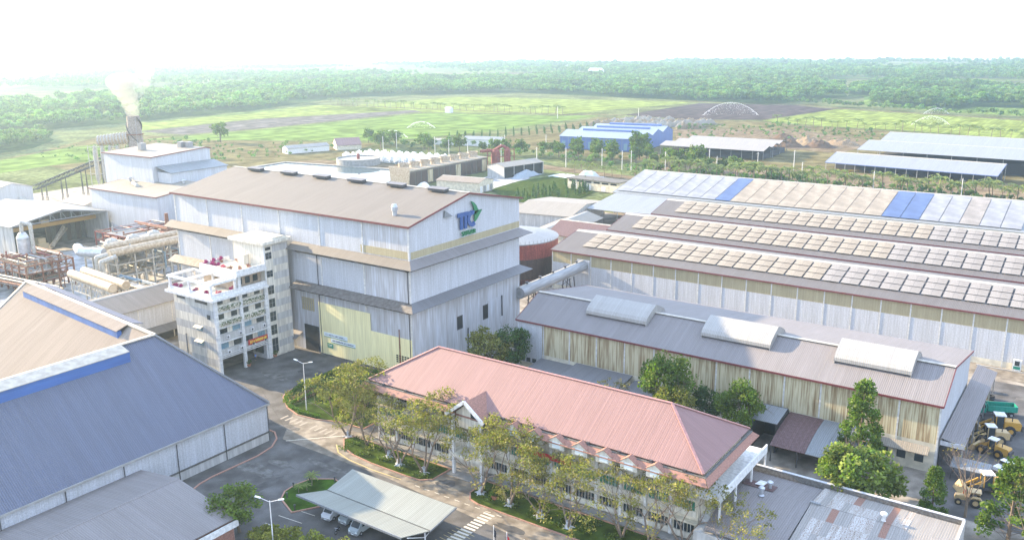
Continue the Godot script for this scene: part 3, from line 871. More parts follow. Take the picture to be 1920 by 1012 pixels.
# ---------------------------------------------------------------- main hall with the sign
func main_hall() -> void:
	var t := thing("refinery_hall", "tall white refinery hall with brown roof and TTC SUGAR sign on its gable", "industrial hall", Vector3(-171, 0, -163.5))
	var X0 := -214.0
	var X1 := -127.8
	var Z0 := -142.1
	var Z1 := -185.4
	var b := mb(t)
	var zr := -163.4
	var yr := 40.2
	var ye := 35.8
	var s := (yr - ye) / (Z0 - zr)
	b.slab(Vector3(X0 - 0.6, ye - s * 0.7 + 0.2, Z0 + 0.7), Vector3(X1 + 0.7, ye - s * 0.7 + 0.2, Z0 + 0.7), Vector3(X1 + 0.7, yr + 0.2, zr), Vector3(X0 - 0.6, yr + 0.2, zr), 0.2)
	part(t, "roof_slope", b, "roof_brown")
	b = mb(t)
	b.slab(Vector3(X1 + 0.7, ye - s * 0.7 + 0.2, Z1 - 0.7), Vector3(X0 - 0.6, ye - s * 0.7 + 0.2, Z1 - 0.7), Vector3(X0 - 0.6, yr + 0.2, zr - 0.004), Vector3(X1 + 0.7, yr + 0.2, zr - 0.004), 0.2)
	part(t, "roof_slope", b, "roof_brown")
	b = mb(t)
	b.box(Vector3(X0 - 0.7, yr + 0.16, zr - 0.5), Vector3(X1 + 0.75, yr + 0.28, zr + 0.5))
	part(t, "ridge_cap", b, "cap_cream")
	b = mb(t)
	b.box(Vector3(X0 - 0.7, ye - 0.35, Z0 + 0.71), Vector3(X1 + 0.8, ye + 0.12, Z0 + 0.84))
	part(t, "eave_trim", b, "trim_red")
	for q in [[Z0 + 0.7, ye - 0.05], [Z1 - 0.7, ye - 0.05]]:
		b = mb(t)
		b.beam(Vector3(X1 + 0.78, q[1], q[0]), Vector3(X1 + 0.78, yr + 0.06, zr), 0.14, 0.4)
		part(t, "barge_board", b, "trim_red")
	for x in [-203.0, -189.0, -176.0, -163.0, -149.0, -135.5]:
		b = mb(t)
		b.box(Vector3(x - 2.6, yr + 0.1, zr + 0.6), Vector3(x + 2.6, yr + 0.75, zr + 2.3))
		part(t, "roof_hatch", b, "steel_dark")
		b = mb(t)
		b.slab(Vector3(x - 2.8, yr + 0.76, zr + 2.5), Vector3(x + 2.8, yr + 0.76, zr + 2.5), Vector3(x + 2.8, yr + 0.95, zr + 0.3), Vector3(x - 2.8, yr + 0.95, zr + 0.3), 0.08)
		part(t, "hatch_lid", b, "roof_dark")
	# long wall, tier by tier and bay by bay
	var tiers := [[0.0, 17.9], [17.9, 27.9], [27.9, 35.75]]
	var bay := (X1 - X0) / 6.0
	for i in 6:
		for k in 3:
			b = mb(t)
			b.box(Vector3(X0 + i * bay + 0.02, tiers[k][0], Z0 - 0.3), Vector3(X0 + (i + 1) * bay - 0.02, tiers[k][1] - 0.01, Z0))
			part(t, "wall_panel", b, "wall_worn" if k == 0 or i == 5 else "wall_white")
	for i in 7:
		b = mb(t)
		var x := clampf(X0 + i * bay, X0 + 0.2, X1 - 0.2)
		b.box(Vector3(x - 0.2, 0, Z0 - 0.1), Vector3(x + 0.2, 35.7, Z0 + 0.12))
		part(t, "column", b, "post")
	for x in [-157.8, -128.4]:
		b = mb(t)
		b.tube(Vector3(x, 0.3, Z0 + 0.25), Vector3(x, 26, Z0 + 0.25), 0.1, 0.1, 6)
		part(t, "downpipe", b, "steel_dark")
	b = mb(t)
	b.box(Vector3(X0 + 0.3, 0, Z1), Vector3(X1 - 0.3, ye - 0.05, Z1 + 0.3))
	part(t, "rear_wall", b, "wall_white")
	b = mb(t)
	b.extrude([Vector3(X0, 0, Z1), Vector3(X0, 0, Z0 - 0.3), Vector3(X0, ye, Z0 - 0.3), Vector3(X0, yr, zr), Vector3(X0, ye, Z1)], Vector3(-0.01, 0, 0))
	part(t, "gable_wall", b, "wall_white")
	# gable wall with the sign: tiers, upper pentagon
	for k in 2:
		for i in 6:
			b = mb(t)
			var d := (Z0 - Z1) / 6.0
			b.box(Vector3(X1 - 0.3, tiers[k][0], Z0 - i * d - 0.02 - (0.31 if i == 0 else 0.0)), Vector3(X1, tiers[k][1] - 0.01, Z0 - (i + 1) * d + 0.02))
			part(t, "wall_panel", b, "wall_worn" if k == 0 else "wall_white")
	b = mb(t)
	b.extrude([Vector3(X1 - 0.3, 27.9, Z0 - 0.31), Vector3(X1 - 0.3, 27.9, Z1), Vector3(X1 - 0.3, ye, Z1), Vector3(X1 - 0.3, yr, zr), Vector3(X1 - 0.3, ye, Z0 - 0.31)], Vector3(0.3, 0, 0))
	part(t, "gable_wall", b, "wall_white")
	b = mb(t)
	b.box(Vector3(X1 + 0.003, 28.1, Z0 - 0.4), Vector3(X1 + 0.06, 29.75, Z1 + 0.1))
	part(t, "translucent_band", b, "wall_beige")
	b = mb(t)
	b.box(Vector3(-142.9, 28.1, Z0 + 0.003), Vector3(X1 - 0.5, 29.9, Z0 + 0.06))
	part(t, "translucent_band", b, "wall_beige")
	# awning skirts round the hall
	for y in [[27.9, 26.5, "roof_brown"], [17.95, 16.6, "roof_dark"]]:
		for xr in [[X0 - 2.4, -171.5, 0.0], [-166.0, X1, 2.6]]:
			b = mb(t)
			b.slab(Vector3(xr[0], y[1], Z0 + 2.6), Vector3(xr[1] + xr[2], y[1], Z0 + 2.6), Vector3(xr[1], y[0], Z0 + 0.01), Vector3(xr[0], y[0], Z0 + 0.01), 0.12)
			part(t, "awning", b, "roof_brown" if y[1] > 20 else "roof_skirt")
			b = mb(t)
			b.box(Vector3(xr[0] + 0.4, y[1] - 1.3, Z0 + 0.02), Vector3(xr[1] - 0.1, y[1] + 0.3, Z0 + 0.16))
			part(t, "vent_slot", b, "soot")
			for i in int((xr[1] - xr[0]) / 7.2) + 1:
				b = mb(t)
				var x: float = xr[0] + 1.0 + i * 7.2
				b.beam(Vector3(x, y[1] - 1.3, Z0 + 0.1), Vector3(x, y[1] - 0.1, Z0 + 2.4), 0.14)
				part(t, "awning_bracket", b, "steel")
		b = mb(t)
		b.slab(Vector3(X1 + 2.6, y[1], Z0 + 2.6), Vector3(X1 + 2.6, y[1], Z1 - 2.6), Vector3(X1 + 0.01, y[0], Z1), Vector3(X1 + 0.01, y[0], Z0), 0.12)
		part(t, "awning", b, "roof_dark" if y[1] < 20 else "roof_grey")
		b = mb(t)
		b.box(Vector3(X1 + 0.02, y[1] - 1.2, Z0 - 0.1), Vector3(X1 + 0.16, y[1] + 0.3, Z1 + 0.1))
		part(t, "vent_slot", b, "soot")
		for i in 7:
			b = mb(t)
			b.beam(Vector3(X1 + 0.1, y[1] - 1.2, Z0 - 1 - i * 6.9), Vector3(X1 + 2.4, y[1] - 0.1, Z0 - 1 - i * 6.9), 0.14)
			part(t, "awning_bracket", b, "steel")
	# yellow cladding
	for q in [[-158.4, -149.6, 13.45], [-149.55, -140.8, 13.45], [-140.75, -134.2, 9.2], [-134.15, -127.9, 9.2]]:
		b = mb(t)
		b.box(Vector3(q[0], 0.25, Z0 + 0.13), Vector3(q[1], q[2], Z0 + 0.2))
		part(t, "yellow_cladding", b, "wall_yellow")
	b = mb(t)
	b.box(Vector3(-158.6, 0, Z0 + 0.13), Vector3(-127.8, 0.24, Z0 + 0.4))
	part(t, "plinth", b, "concrete_dark")
	for i in 5:
		for j in 4:
			b = mb(t)
			b.box(Vector3(-132.9 + i * 0.85, 3.0 + j * 0.5, Z0 + 0.205), Vector3(-132.3 + i * 0.85, 3.35 + j * 0.5, Z0 + 0.24))
			part(t, "wall_vent", b, "opening")
	b = mb(t)
	b.tube(Vector3(-131.6, 0.3, Z0 + 0.35), Vector3(-131.6, 11.2, Z0 + 0.35), 0.14, 0.14, 6)
	part(t, "rusty_pipe", b, "steel_rust")
	# louvred window and doorway in the corner
	b = mb(t)
	b.box(Vector3(-164.5, 10.6, Z0 + 0.02), Vector3(-160, 13.9, Z0 + 0.1))
	part(t, "louvred_window", b, "wall_beige")
	for i in 6:
		b = mb(t)
		b.box(Vector3(-164.4 + i * 0.75, 10.7, Z0 + 0.11), Vector3(-164.25 + i * 0.75, 13.8, Z0 + 0.18))
		part(t, "louvre", b, "steel")
	b = mb(t)
	b.box(Vector3(-164, 0, Z0 + 0.02), Vector3(-158.9, 6.8, Z0 + 0.14))
	part(t, "doorway", b, "opening")
	b = mb(t)
	b.slab(Vector3(-169.3, 3.2, Z0 + 2.6), Vector3(-164.8, 3.2, Z0 + 2.6), Vector3(-164.8, 4.6, Z0 + 0.1), Vector3(-169.3, 4.6, Z0 + 0.1), 0.1)
	part(t, "door_canopy", b, "roof_grey")
	# burnt openings in the gable wall
	for q in [[-158.4, 7.1, 10.5], [-168.9, 6.9, 10.7]]:
		b = mb(t)
		b.box(Vector3(X1 + 0.002, q[1], q[0]), Vector3(X1 + 0.05, q[2], q[0] - 2.2))
		part(t, "burnt_opening", b, "soot")
		b = mb(t)
		b.box(Vector3(X1 + 0.05, q[1] + 0.3, q[0] - 0.25), Vector3(X1 + 0.08, q[2] - 0.3, q[0] - 1.95))
		part(t, "opening", b, "opening")
	for q in [[-162.5, 0.2, 6.6], [-177.0, 6, 11.5]]:
		b = mb(t)
		b.tube(Vector3(X1 + 0.2, q[1], q[0]), Vector3(X1 + 0.2, q[2], q[0]), 0.16, 0.16, 6)
		part(t, "exhaust_pipe", b, "steel_dark")
	# roof ventilator cowl
	b = mb(t)
	b.lathe(Vector3(-135.6, 36.6, Z0 - 4.2), [Vector2(0.55, 0), Vector2(0.55, 1.2), Vector2(0.75, 1.3), Vector2(0.75, 2.2), Vector2(0.5, 2.8), Vector2(0.0, 3.0)], 14)
	part(t, "roof_cowl", b, "aluminium")
	# little gable hood with louvres
	b = mb(t)
	b.extrude([Vector3(X1, 35.7, -154.2), Vector3(X1, 35.7, -157.2), Vector3(X1, 37.4, -154.5)], Vector3(0.5, 0, 0))
	part(t, "gable_hood", b, "roof_light")
	sign_letters()
	# signs on the yellow wall
	for q in [[-156.9, -148.8, 5.0, 6.0, "long white slogan board, upper of two on the yellow wall", 26], [-154.6, -146.2, 3.75, 4.65, "long white slogan board, lower of two on the yellow wall", 26]]:
		var sgn := thing("slogan_board", q[4], "sign", Vector3(q[0], q[2], Z0 + 0.24))
		b = mb(sgn)
		b.box(Vector3(q[0], q[2], Z0 + 0.205), Vector3(q[1], q[3], Z0 + 0.28))
		part(sgn, "board", b, "sign_white")
		b = mb(sgn)
		b.box(Vector3(q[0], q[2] - 0.14, Z0 + 0.205), Vector3(q[1], q[2] - 0.003, Z0 + 0.29))
		part(sgn, "lower_edge", b, "sign_green")
		b = mb(sgn)
		var x: float = q[0] + 0.5
		while x < q[1] - 0.6:
			var w := rng.randf_range(0.1, 0.2)
			b.box(Vector3(x, q[2] + 0.32, Z0 + 0.283), Vector3(x + w, q[2] + rng.randf_range(0.5, 0.66), Z0 + 0.3))
			x += w + (0.05 if rng.randf() < 0.8 else 0.22)
		part(sgn, "lettering", b, "sign_ink")
	var gs := thing("small_sign", "small green sign below the white boards on the yellow wall", "sign", Vector3(-155.9, 2.1, Z0 + 0.24))
	b = mb(gs)
	b.box(Vector3(-155.9, 2.1, Z0 + 0.205), Vector3(-153.9, 3.3, Z0 + 0.28))
	part(gs, "board", b, "sign_green")
	b = mb(gs)
	b.box(Vector3(-155.7, 2.85, Z0 + 0.283), Vector3(-154.2, 2.97, Z0 + 0.3))
	b.box(Vector3(-155.5, 2.55, Z0 + 0.283), Vector3(-154.4, 2.62, Z0 + 0.3))
	part(gs, "lettering", b, "sign_white")

func sign_letters() -> void:
	var x := -127.8 + 0.35
	var t := thing("wall_sign", "blue TTC letters with green leaf arrow and green SUGAR on the white gable", "sign", Vector3(x, 30, -163))
	# on the wall u runs to -z
	var at := func(u: float, y: float) -> Vector3: return Vector3(x, y, -159.0 - u)
	var th := Vector3(0.35, 0, 0)
	for q in [[0.0, 0.75, 1.75], [1.7, 2.35, 3.3]]:
		var b := mb(t)
		b.box(at.call(q[1] - 0.02 if q[0] > 1 else q[1], 31.9), at.call(q[2] - 0.1 if q[0] > 1 else q[2], 35.0) + th)
		b.box(at.call(q[0], 35.0), at.call(q[0] + (2.4 if q[0] < 1 else 2.2), 35.9) + th)
		if q[0] < 1:
			b = mb(t)
			b.box(at.call(0.9, 31.9), at.call(1.85, 34.95) + th)
			b.box(at.call(0, 34.95), at.call(2.5, 35.9) + th)
		else:
			b = mb(t)
			b.box(at.call(2.45, 31.9), at.call(3.4, 34.95) + th)
			b.box(at.call(2.52, 34.95), at.call(4.1, 35.9) + th)
		part(t, "letter", b, "logo_blue")
	var b := mb(t)
	var c := Vector2(5.6, 33.9)
	for i in 14:
		var a0 := deg_to_rad(62 + i * 17.5)
		var a1 := deg_to_rad(62 + (i + 1) * 17.5)
		var r0 := 0.95
		var r1 := 2.0
		b.extrude([at.call(c.x + cos(a0) * r0, c.y + sin(a0) * r0), at.call(c.x + cos(a0) * r1, c.y + sin(a0) * r1), at.call(c.x + cos(a1) * r1, c.y + sin(a1) * r1), at.call(c.x + cos(a1) * r0, c.y + sin(a1) * r0)], th)
	part(t, "letter", b, "logo_blue")
	# leaf arrow: a swung blade and a barb
	b = mb(t)
	var outer := [Vector2(5.3, 38.2), Vector2(6.4, 37.7), Vector2(7.3, 36.9), Vector2(7.9, 35.9), Vector2(8.2, 35.5)]
	var inner := [Vector2(5.25, 38.15), Vector2(5.9, 37.2), Vector2(6.35, 36.3), Vector2(6.6, 35.3), Vector2(6.65, 34.6)]
	for i in 4:
		b.extrude([at.call(inner[i].x, inner[i].y), at.call(inner[i + 1].x, inner[i + 1].y), at.call(outer[i + 1].x, outer[i + 1].y), at.call(outer[i].x, outer[i].y)], th * 0.8)
	b.extrude([at.call(6.6, 35.6), at.call(6.5, 32.9), at.call(7.3, 33.3), at.call(9.6, 35.55), at.call(8.2, 35.5)], th * 0.8)
	part(t, "leaf_arrow", b, "logo_green")
	var f := SystemFont.new()
	f.font_names = PackedStringArray(["Droid Sans"])
	f.font_weight = 800
	var m := TextMesh.new()
	m.text = "SUGAR"
	m.font = f
	m.font_size = 64
	m.pixel_size = 0.0265
	m.depth = 0.35
	var o := place(t, "sugar_lettering", m, "logo_green", Transform3D(Basis(Vector3.UP, PI / 2), Vector3(0.18, 0.72, -0.15)))
	o.scale = Vector3(1.0, 0.86, 1.0)

# ---------------------------------------------------------------- white office tower with roof terraces
func tower() -> void:
	var t := thing("office_tower", "white six-storey office tower with roof terraces beside the refinery hall", "office building", Vector3(-173.7, 0, -128))
	var X := -166.1
	var XL := -181.5
	var ZN := -117.65
	var b := mb(t)
	# end wall in painted bands, down to the ground
	var y := 0.0
	var i := 0
	while y < 18.2:
		var h := 1.85 if i % 2 else 2.1
		b = mb(t)
		b.box(Vector3(XL, y, ZN - 0.3), Vector3(X - 0.5, minf(y + h, 18.3) - 0.005, ZN + (0.012 if i % 2 else 0.0)))
		part(t, "painted_band", b, "plaster_grey" if i % 2 else "plaster")
		y += h
		i += 1
	b = mb(t)
	b.box(Vector3(XL, 4.3, -132.6), Vector3(X - 0.6, 18.3, ZN - 0.31))
	part(t, "core", b, "plaster")
	b = mb(t)
	b.box(Vector3(XL, 0, -132.6), Vector3(-176, 4.29, ZN - 0.31))
	part(t, "ground_floor_wall", b, "plaster_grey")
	b = mb(t)
	b.box(Vector3(-171.5, 0, -132.6), Vector3(X - 0.3, 4.2, -131.6))
	part(t, "lobby_wall", b, "white_paint")
	b = mb(t)
	b.box(Vector3(-170.6, 1.2, -131.59), Vector3(-167.6, 3.3, -131.5))
	part(t, "lobby_window", b, "glass_dark")
	# columns of the front
	for z in [ZN - 0.35, -125.0, -132.35]:
		b = mb(t)
		b.box(Vector3(X - 0.5, 0, z - 0.4), Vector3(X + 0.12, 23.2 if z == -125.0 else 18.4, z + 0.4))
		part(t, "column", b, "white_paint")
	# storeys of the front: spandrel, ledge, windows
	var floors := [[4.4, 8.1], [8.1, 11.6], [11.6, 15.2], [15.2, 18.3]]
	for f in 4:
		var y0: float = floors[f][0]
		var y1: float = floors[f][1]
		for bay in 2:
			var z0 := -118.45 - bay * 7.0
			var z1 := z0 - 6.1
			b = mb(t)
			b.box(Vector3(X - 0.6, y0, z0), Vector3(X - 0.12, y0 + 1.75, z1))
			part(t, "spandrel", b, "plaster_grey" if f < 2 else "plaster")
			b = mb(t)
			b.box(Vector3(X - 0.59, y1 - 0.22, z0 + 0.4), Vector3(X + 0.22, y1 - 0.02, z1 - 0.4))
			part(t, "ledge", b, "white_paint")
			for w in 2:
				var wz := z0 - 0.3 - w * 3.7
				var n := 4 if f < 2 else 3
				var lit := (f + w + bay) % 2 == 0
				for k in n:
					b = mb(t)
					b.box(Vector3(X - 0.6, y0 + 1.85, wz - k * 0.56), Vector3(X - 0.5, y1 - 0.45, wz - k * 0.56 - 0.5))
					part(t, "window", b, "glass_blue" if lit and f < 2 else "glass_dark")
			if f < 2:
				for w in 2:
					b = mb(t)
					var az := z0 - 1.6 - w * 3.6
					b.box(Vector3(X - 0.11, y0 + 0.55, az), Vector3(X + 0.3, y0 + 1.3, az - 0.9))
					var ac := part(t, "air_conditioner", b, "white_paint")
					b = mb(t)
					b.tube(Vector3(X + 0.3, y0 + 0.92, az - 0.35), Vector3(X + 0.32, y0 + 0.92, az - 0.35), 0.27, 0.27, 10)
					part(ac, "fan_grille", b, "steel_dark")
			else:
				b = mb(t)
				b.box(Vector3(X - 0.11, y0 + 0.75, z0), Vector3(X + 0.5, y0 + 1.3, z1))
				var pl := part(t, "planter", b, "plaster")
				b = mb(t)
				b.tinted = true
				for k in 260:
					var g := rng.randf_range(0.5, 1.1)
					b.col = Color(0.09 * g, 0.14 * g, 0.035 * g)
					var d := Vector3(rng.randf_range(-0.3, 0.6), rng.randf_range(-1, 0.3), rng.randf_range(-0.6, 0.6)).normalized()
					b.leaf(Vector3(X + rng.randf_range(0.1, 0.65), y0 + 1.35 - absf(rng.randfn(0, 0.35)), rng.randf_range(z1, z0)), d, d.cross(Vector3(rng.randf(), rng.randf(), rng.randf() + 0.1)).normalized(), 0.38, 0.2)
				part(pl, "trailing_leaves", b, "leaf")
	# balustrade of the passage: three white rails
	for k in 3:
		b = mb(t)
		b.box(Vector3(X + 0.13, 4.05 + k * 0.42, -117.9), Vector3(X + 0.2, 4.25 + k * 0.42, -132.3))
		part(t, "rail", b, "white_paint")
	# red banner
	var bn := thing("banner", "red banner with gold lettering on the front of the white tower", "banner", Vector3(X + 0.25, 5.3, -128.8))
	b = mb(bn)
	b.box(Vector3(X + 0.24, 5.35, -125.9), Vector3(X + 0.3, 6.6, -131.7))
	part(bn, "cloth", b, "banner_red")
	b = mb(bn)
	var bz := -126.4
	while bz > -131.2:
		var w := rng.randf_range(0.16, 0.3)
		b.box(Vector3(X + 0.303, 5.65, bz), Vector3(X + 0.32, rng.randf_range(6.2, 6.34), bz - w))
		bz -= w + (0.06 if rng.randf() < 0.75 else 0.2)
	part(bn, "lettering", b, "banner_gold")
	# end-wall windows
	for q in [[-173.7, -171.4, 10.2, 11.0, true], [-173.7, -171.4, 6.6, 7.5, true], [-169.2, -168, 13.5, 14.6, false], [-180.2, -177.1, 17.1, 17.8, false], [-173.3, -168.7, 17.0, 17.7, false]]:
		b = mb(t)
		b.box(Vector3(q[0], q[2], ZN + 0.013), Vector3(q[1], q[3], ZN + 0.06))
		var wn := part(t, "window", b, "glass_dark" if not q[4] else "glass_blue")
		if q[4]:
			b = mb(t)
			b.slab(Vector3(q[0] - 0.3, q[3] + 0.05, ZN + 0.9), Vector3(q[1] + 0.3, q[3] + 0.05, ZN + 0.9), Vector3(q[1] + 0.3, q[3] + 0.45, ZN + 0.02), Vector3(q[0] - 0.3, q[3] + 0.45, ZN + 0.02), 0.06)
			part(wn, "window_hood", b, "wall_cream")
	b = mb(t)
	b.tube(Vector3(-177.7, 3.6, ZN + 0.3), Vector3(-177.7, 8.6, ZN + 0.3), 0.2, 0.2, 8)
	part(t, "vent_pipe", b, "steel")
	# terrace slab and parapet
	b = mb(t)
	b.box(Vector3(-183, 18.32, -132.7), Vector3(X + 1.0, 18.9, -116.4))
	part(t, "terrace_slab", b, "white_paint")
	for q in [[Vector3(-182.2, 18.91, -117.0), Vector3(X + 0.2, 19.9, -117.3)], [Vector3(X - 0.1, 18.91, -117.3), Vector3(X + 0.2, 19.9, -132.5)], [Vector3(-182.2, 18.91, -117.3), Vector3(-181.9, 19.9, -124.5)]]:
		b = mb(t)
		b.box(q[0], q[1])
		part(t, "parapet", b, "white_paint")
	b = mb(t)
	b.box(Vector3(-181.8, 18.91, -124.4), Vector3(X - 0.2, 18.95, -117.4))
	part(t, "terrace_floor", b, "wall_cream")
	# pergola
	for x in [-181.6, -174.2, X - 0.1]:
		for z in [-117.15, -123.8]:
			b = mb(t)
			b.box(Vector3(x - 0.25, 18.92, z - 0.25), Vector3(x + 0.25, 22.0, z + 0.25))
			part(t, "pergola_post", b, "white_paint")
	b = mb(t)
	for z in [-117.15, -123.8]:
		b.box(Vector3(-182.4, 22.0, z - 0.3), Vector3(X + 0.5, 22.5, z + 0.3))
	for x in [-181.6, X - 0.1]:
		b.box(Vector3(x - 0.3, 21.99, -123.5), Vector3(x + 0.3, 22.49, -117.45))
	part(t, "pergola_frame", b, "white_paint")
	for x in [-181.0, -174.2, -167.4]:
		for k in 15:
			b = mb(t)
			b.box(Vector3(x - 0.75, 22.51, -117.3 - k * 0.45), Vector3(x + 0.75, 22.75, -117.5 - k * 0.45))
			part(t, "pergola_slat", b, "white_paint")
	# upper storey and upper terrace
	b = mb(t)
	b.box(Vector3(-179, 18.96, -132.6), Vector3(X - 1.6, 22.6, -124.6))
	part(t, "upper_storey", b, "plaster_tan")
	for k in 3:
		b = mb(t)
		b.box(Vector3(X - 1.59, 20.0, -125.6 - k * 2.3), Vector3(X - 1.53, 21.6, -127.0 - k * 2.3))
		part(t, "window", b, "glass_dark")
	b = mb(t)
	b.box(Vector3(-179.4, 22.61, -132.7), Vector3(X + 0.7, 23.3, -123.9))
	part(t, "upper_slab", b, "white_paint")
	b = mb(t)
	b.box(Vector3(-178.9, 23.31, -132.5), Vector3(X + 0.2, 23.34, -124.4))
	part(t, "terrace_floor", b, "wall_cream")
	for q in [[Vector3(-179.3, 23.31, -124.0), Vector3(X + 0.6, 24.2, -124.3)], [Vector3(X + 0.3, 23.31, -124.3), Vector3(X + 0.6, 24.2, -132.4)], [Vector3(-179.3, 23.31, -124.3), Vector3(-179.0, 24.2, -132.4)]]:
		b = mb(t)
		b.box(q[0], q[1])
		part(t, "parapet", b, "white_paint")
	b = mb(t)
	b.box(Vector3(-174, 23.35, -132.5), Vector3(-171.5, 25.8, -131))
	part(t, "terrace_hut", b, "plaster")
	# stair tower
	b = mb(t)
	b.box(Vector3(-177.5, 0, -140), Vector3(X - 0.06, 28.6, -132.71))
	part(t, "stair_core", b, "plaster")
	y = 0.4
	i = 0
	while y < 28.2:
		b = mb(t)
		b.box(Vector3(X - 0.05, y, -135.4), Vector3(X + (0.02 if i % 2 else 0.0), y + 1.72, -140.02))
		part(t, "painted_band", b, "plaster_grey" if i % 2 else "plaster")
		y += 1.735
		i += 1
	b = mb(t)
	b.box(Vector3(X - 0.05, 0, -132.72), Vector3(X + 0.05, 28.55, -133.05))
	part(t, "corner_pier", b, "white_paint")
	for q in [[24.9, 26.5], [20.4, 22.0], [16.1, 18.2], [12.75, 14.9], [9.25, 11.6], [5.8, 8.2], [1.15, 4.8]]:
		b = mb(t)
		b.box(Vector3(X - 0.05, q[0], -133.25), Vector3(X + 0.02, q[1], -135.0))
		var wn := part(t, "stair_window", b, "glass_dark")
		b = mb(t)
		b.box(Vector3(X + 0.021, q[0], -134.1), Vector3(X + 0.06, q[1], -134.17))
		b.box(Vector3(X + 0.021, (q[0] + q[1]) / 2, -133.25), Vector3(X + 0.055, (q[0] + q[1]) / 2 + 0.07, -135.0))
		part(wn, "glazing_bar", b, "steel")
	b = mb(t)
	b.box(Vector3(-178.4, 28.61, -140.8), Vector3(X + 0.8, 29.35, -132.0))
	part(t, "stair_roof", b, "plaster")
	b = mb(t)
	b.box(Vector3(-178, 29.36, -140.4), Vector3(X + 0.4, 29.4, -132.4))
	part(t, "roof_felt", b, "wall_cream")
	b = mb(t)
	b.box(Vector3(X - 0.05, 27.1, -133.3), Vector3(X + 0.03, 27.8, -134.8))
	part(t, "vent_grille", b, "opening")

# ---------------------------------------------------------------- pink-roofed office
func office() -> void:
	var t := thing("office_block", "three-storey cream office block with pink hipped roof behind the feathery trees", "office building", Vector3(-79.3, 0, -123))
	var x0 := -113.7
	var x1 := -44.9
	var z0 := -113.2
	var z1 := -132.6
	var ye := 12.4
	var A := Vector3(-103.9, 18, -122.9)
	var B := Vector3(-54.7, 18, -122.9)
	var b := mb(t)
	b.slab(Vector3(x0, ye, z0), Vector3(x1, ye, z0), B, A, 0.12)
	part(t, "roof_slope", b, "roof_pink")
	b = mb(t)
	b.slab(Vector3(x1, ye, z1), Vector3(x0, ye, z1), A, B, 0.12)
	part(t, "roof_slope", b, "roof_pink")
	b = mb(t)
	b.face([Vector3(x1, ye, z0), Vector3(x1, ye, z1), B])
	part(t, "roof_hip", b, "roof_pink")
	b = mb(t)
	b.face([Vector3(x0, ye, z1), Vector3(x0, ye, z0), A])
	part(t, "roof_hip", b, "roof_pink")
	for q in [[Vector3(x0, ye, z0), A], [A, B], [B, Vector3(x1, ye, z0)], [B, Vector3(x1, ye, z1)], [A, Vector3(x0, ye, z1)]]:
		b = mb(t)
		b.beam(q[0] + Vector3(0, 0.1, 0), q[1] + Vector3(0, 0.1, 0), 0.45, 0.14)
		part(t, "ridge_cap", b, "trim_pink")
	# gutter and red tiled eave strip
	b = mb(t)
	b.box(Vector3(x0 - 0.5, ye - 0.75, z0 + 0.01), Vector3(x1 + 0.5, ye - 0.3, z0 + 0.45))
	b.box(Vector3(x1 + 0.01, ye - 0.75, z0), Vector3(x1 + 0.5, ye - 0.3, z1))
	part(t, "gutter", b, "concrete_dark")
	b = mb(t)
	b.slab(Vector3(x0 - 1.2, ye - 1.15, z0 + 1.5), Vector3(x1 + 1.2, ye - 1.15, z0 + 1.5), Vector3(x1 + 0.5, ye - 0.4, z0 + 0.46), Vector3(x0 - 0.5, ye - 0.4, z0 + 0.46), 0.12)
	b.slab(Vector3(x1 + 1.4, ye - 1.15, z0 + 1.5), Vector3(x1 + 1.4, ye - 1.15, z1 - 0.8), Vector3(x1 + 0.51, ye - 0.4, z1), Vector3(x1 + 0.51, ye - 0.4, z0 + 0.4), 0.12)
	b.slab(Vector3(x0 - 1.2, ye - 1.15, z1), Vector3(x0 - 1.2, ye - 1.15, z0 + 1.5), Vector3(x0 - 0.5, ye - 0.4, z0 + 0.46), Vector3(x0 - 0.5, ye - 0.4, z1), 0.12)
	part(t, "tiled_eave", b, "tile_red")
	for i in 12:
		b = mb(t)
		b.box(Vector3(x0 + 4 + i * 5.6, ye - 0.29, z0 + 0.05), Vector3(x0 + 4.5 + i * 5.6, ye + 0.12, z0 + 0.4))
		part(t, "gutter_bracket", b, "steel_dark")
	# body
	b = mb(t)
	b.box(Vector3(-112.4, 0, -131.6), Vector3(-46, 12.0, -114.6))
	part(t, "body", b, "wall_cream")
	# bays of the front
	var n := 15
	var bw := (66.4) / n
	for i in n:
		var bx := -112.4 + i * bw
		for f in 3:
			var y0 := f * 3.95 + 0.25
			b = mb(t)
			b.box(Vector3(bx + 0.25, y0, -114.59), Vector3(bx + bw - 0.25, y0 + 1.0, -114.35))
			part(t, "spandrel", b, "plaster")
			if f == 2 and i > 7:
				b = mb(t)
				b.box(Vector3(bx + 0.25, y0 + 1.01, -114.59), Vector3(bx + bw - 0.25, y0 + 2.9, -114.4))
				part(t, "screen_wall", b, "plaster")
				continue
			for k in 3:
				b = mb(t)
				var wx := bx + 0.55 + k * 1.15
				b.box(Vector3(wx, y0 + 1.05, -114.59), Vector3(wx + 1.0, y0 + 2.5, -114.5))
				var wn := part(t, "window", b, "glass_green" if f == 1 else "glass_dark")
				b = mb(t)
				b.box(Vector3(wx + 0.46, y0 + 1.05, -114.499), Vector3(wx + 0.54, y0 + 2.5, -114.46))
				part(wn, "mullion", b, "white_paint")
			b = mb(t)
			b.box(Vector3(bx + 0.25, y0 + 2.6, -114.59), Vector3(bx + bw - 0.25, y0 + 2.95, -114.4))
			part(t, "lintel", b, "white_paint")
		b = mb(t)
		b.box(Vector3(bx - 0.25, 0, -114.59), Vector3(bx + 0.24, 11.6, -114.2))
		part(t, "pilaster", b, "white_paint")
	for f in 3:
		b = mb(t)
		b.box(Vector3(-112.6, f * 3.95 + 3.3, -114.598), Vector3(-45.8, f * 3.95 + 3.6, -113.6))
		part(t, "storey_slab", b, "wall_cream")
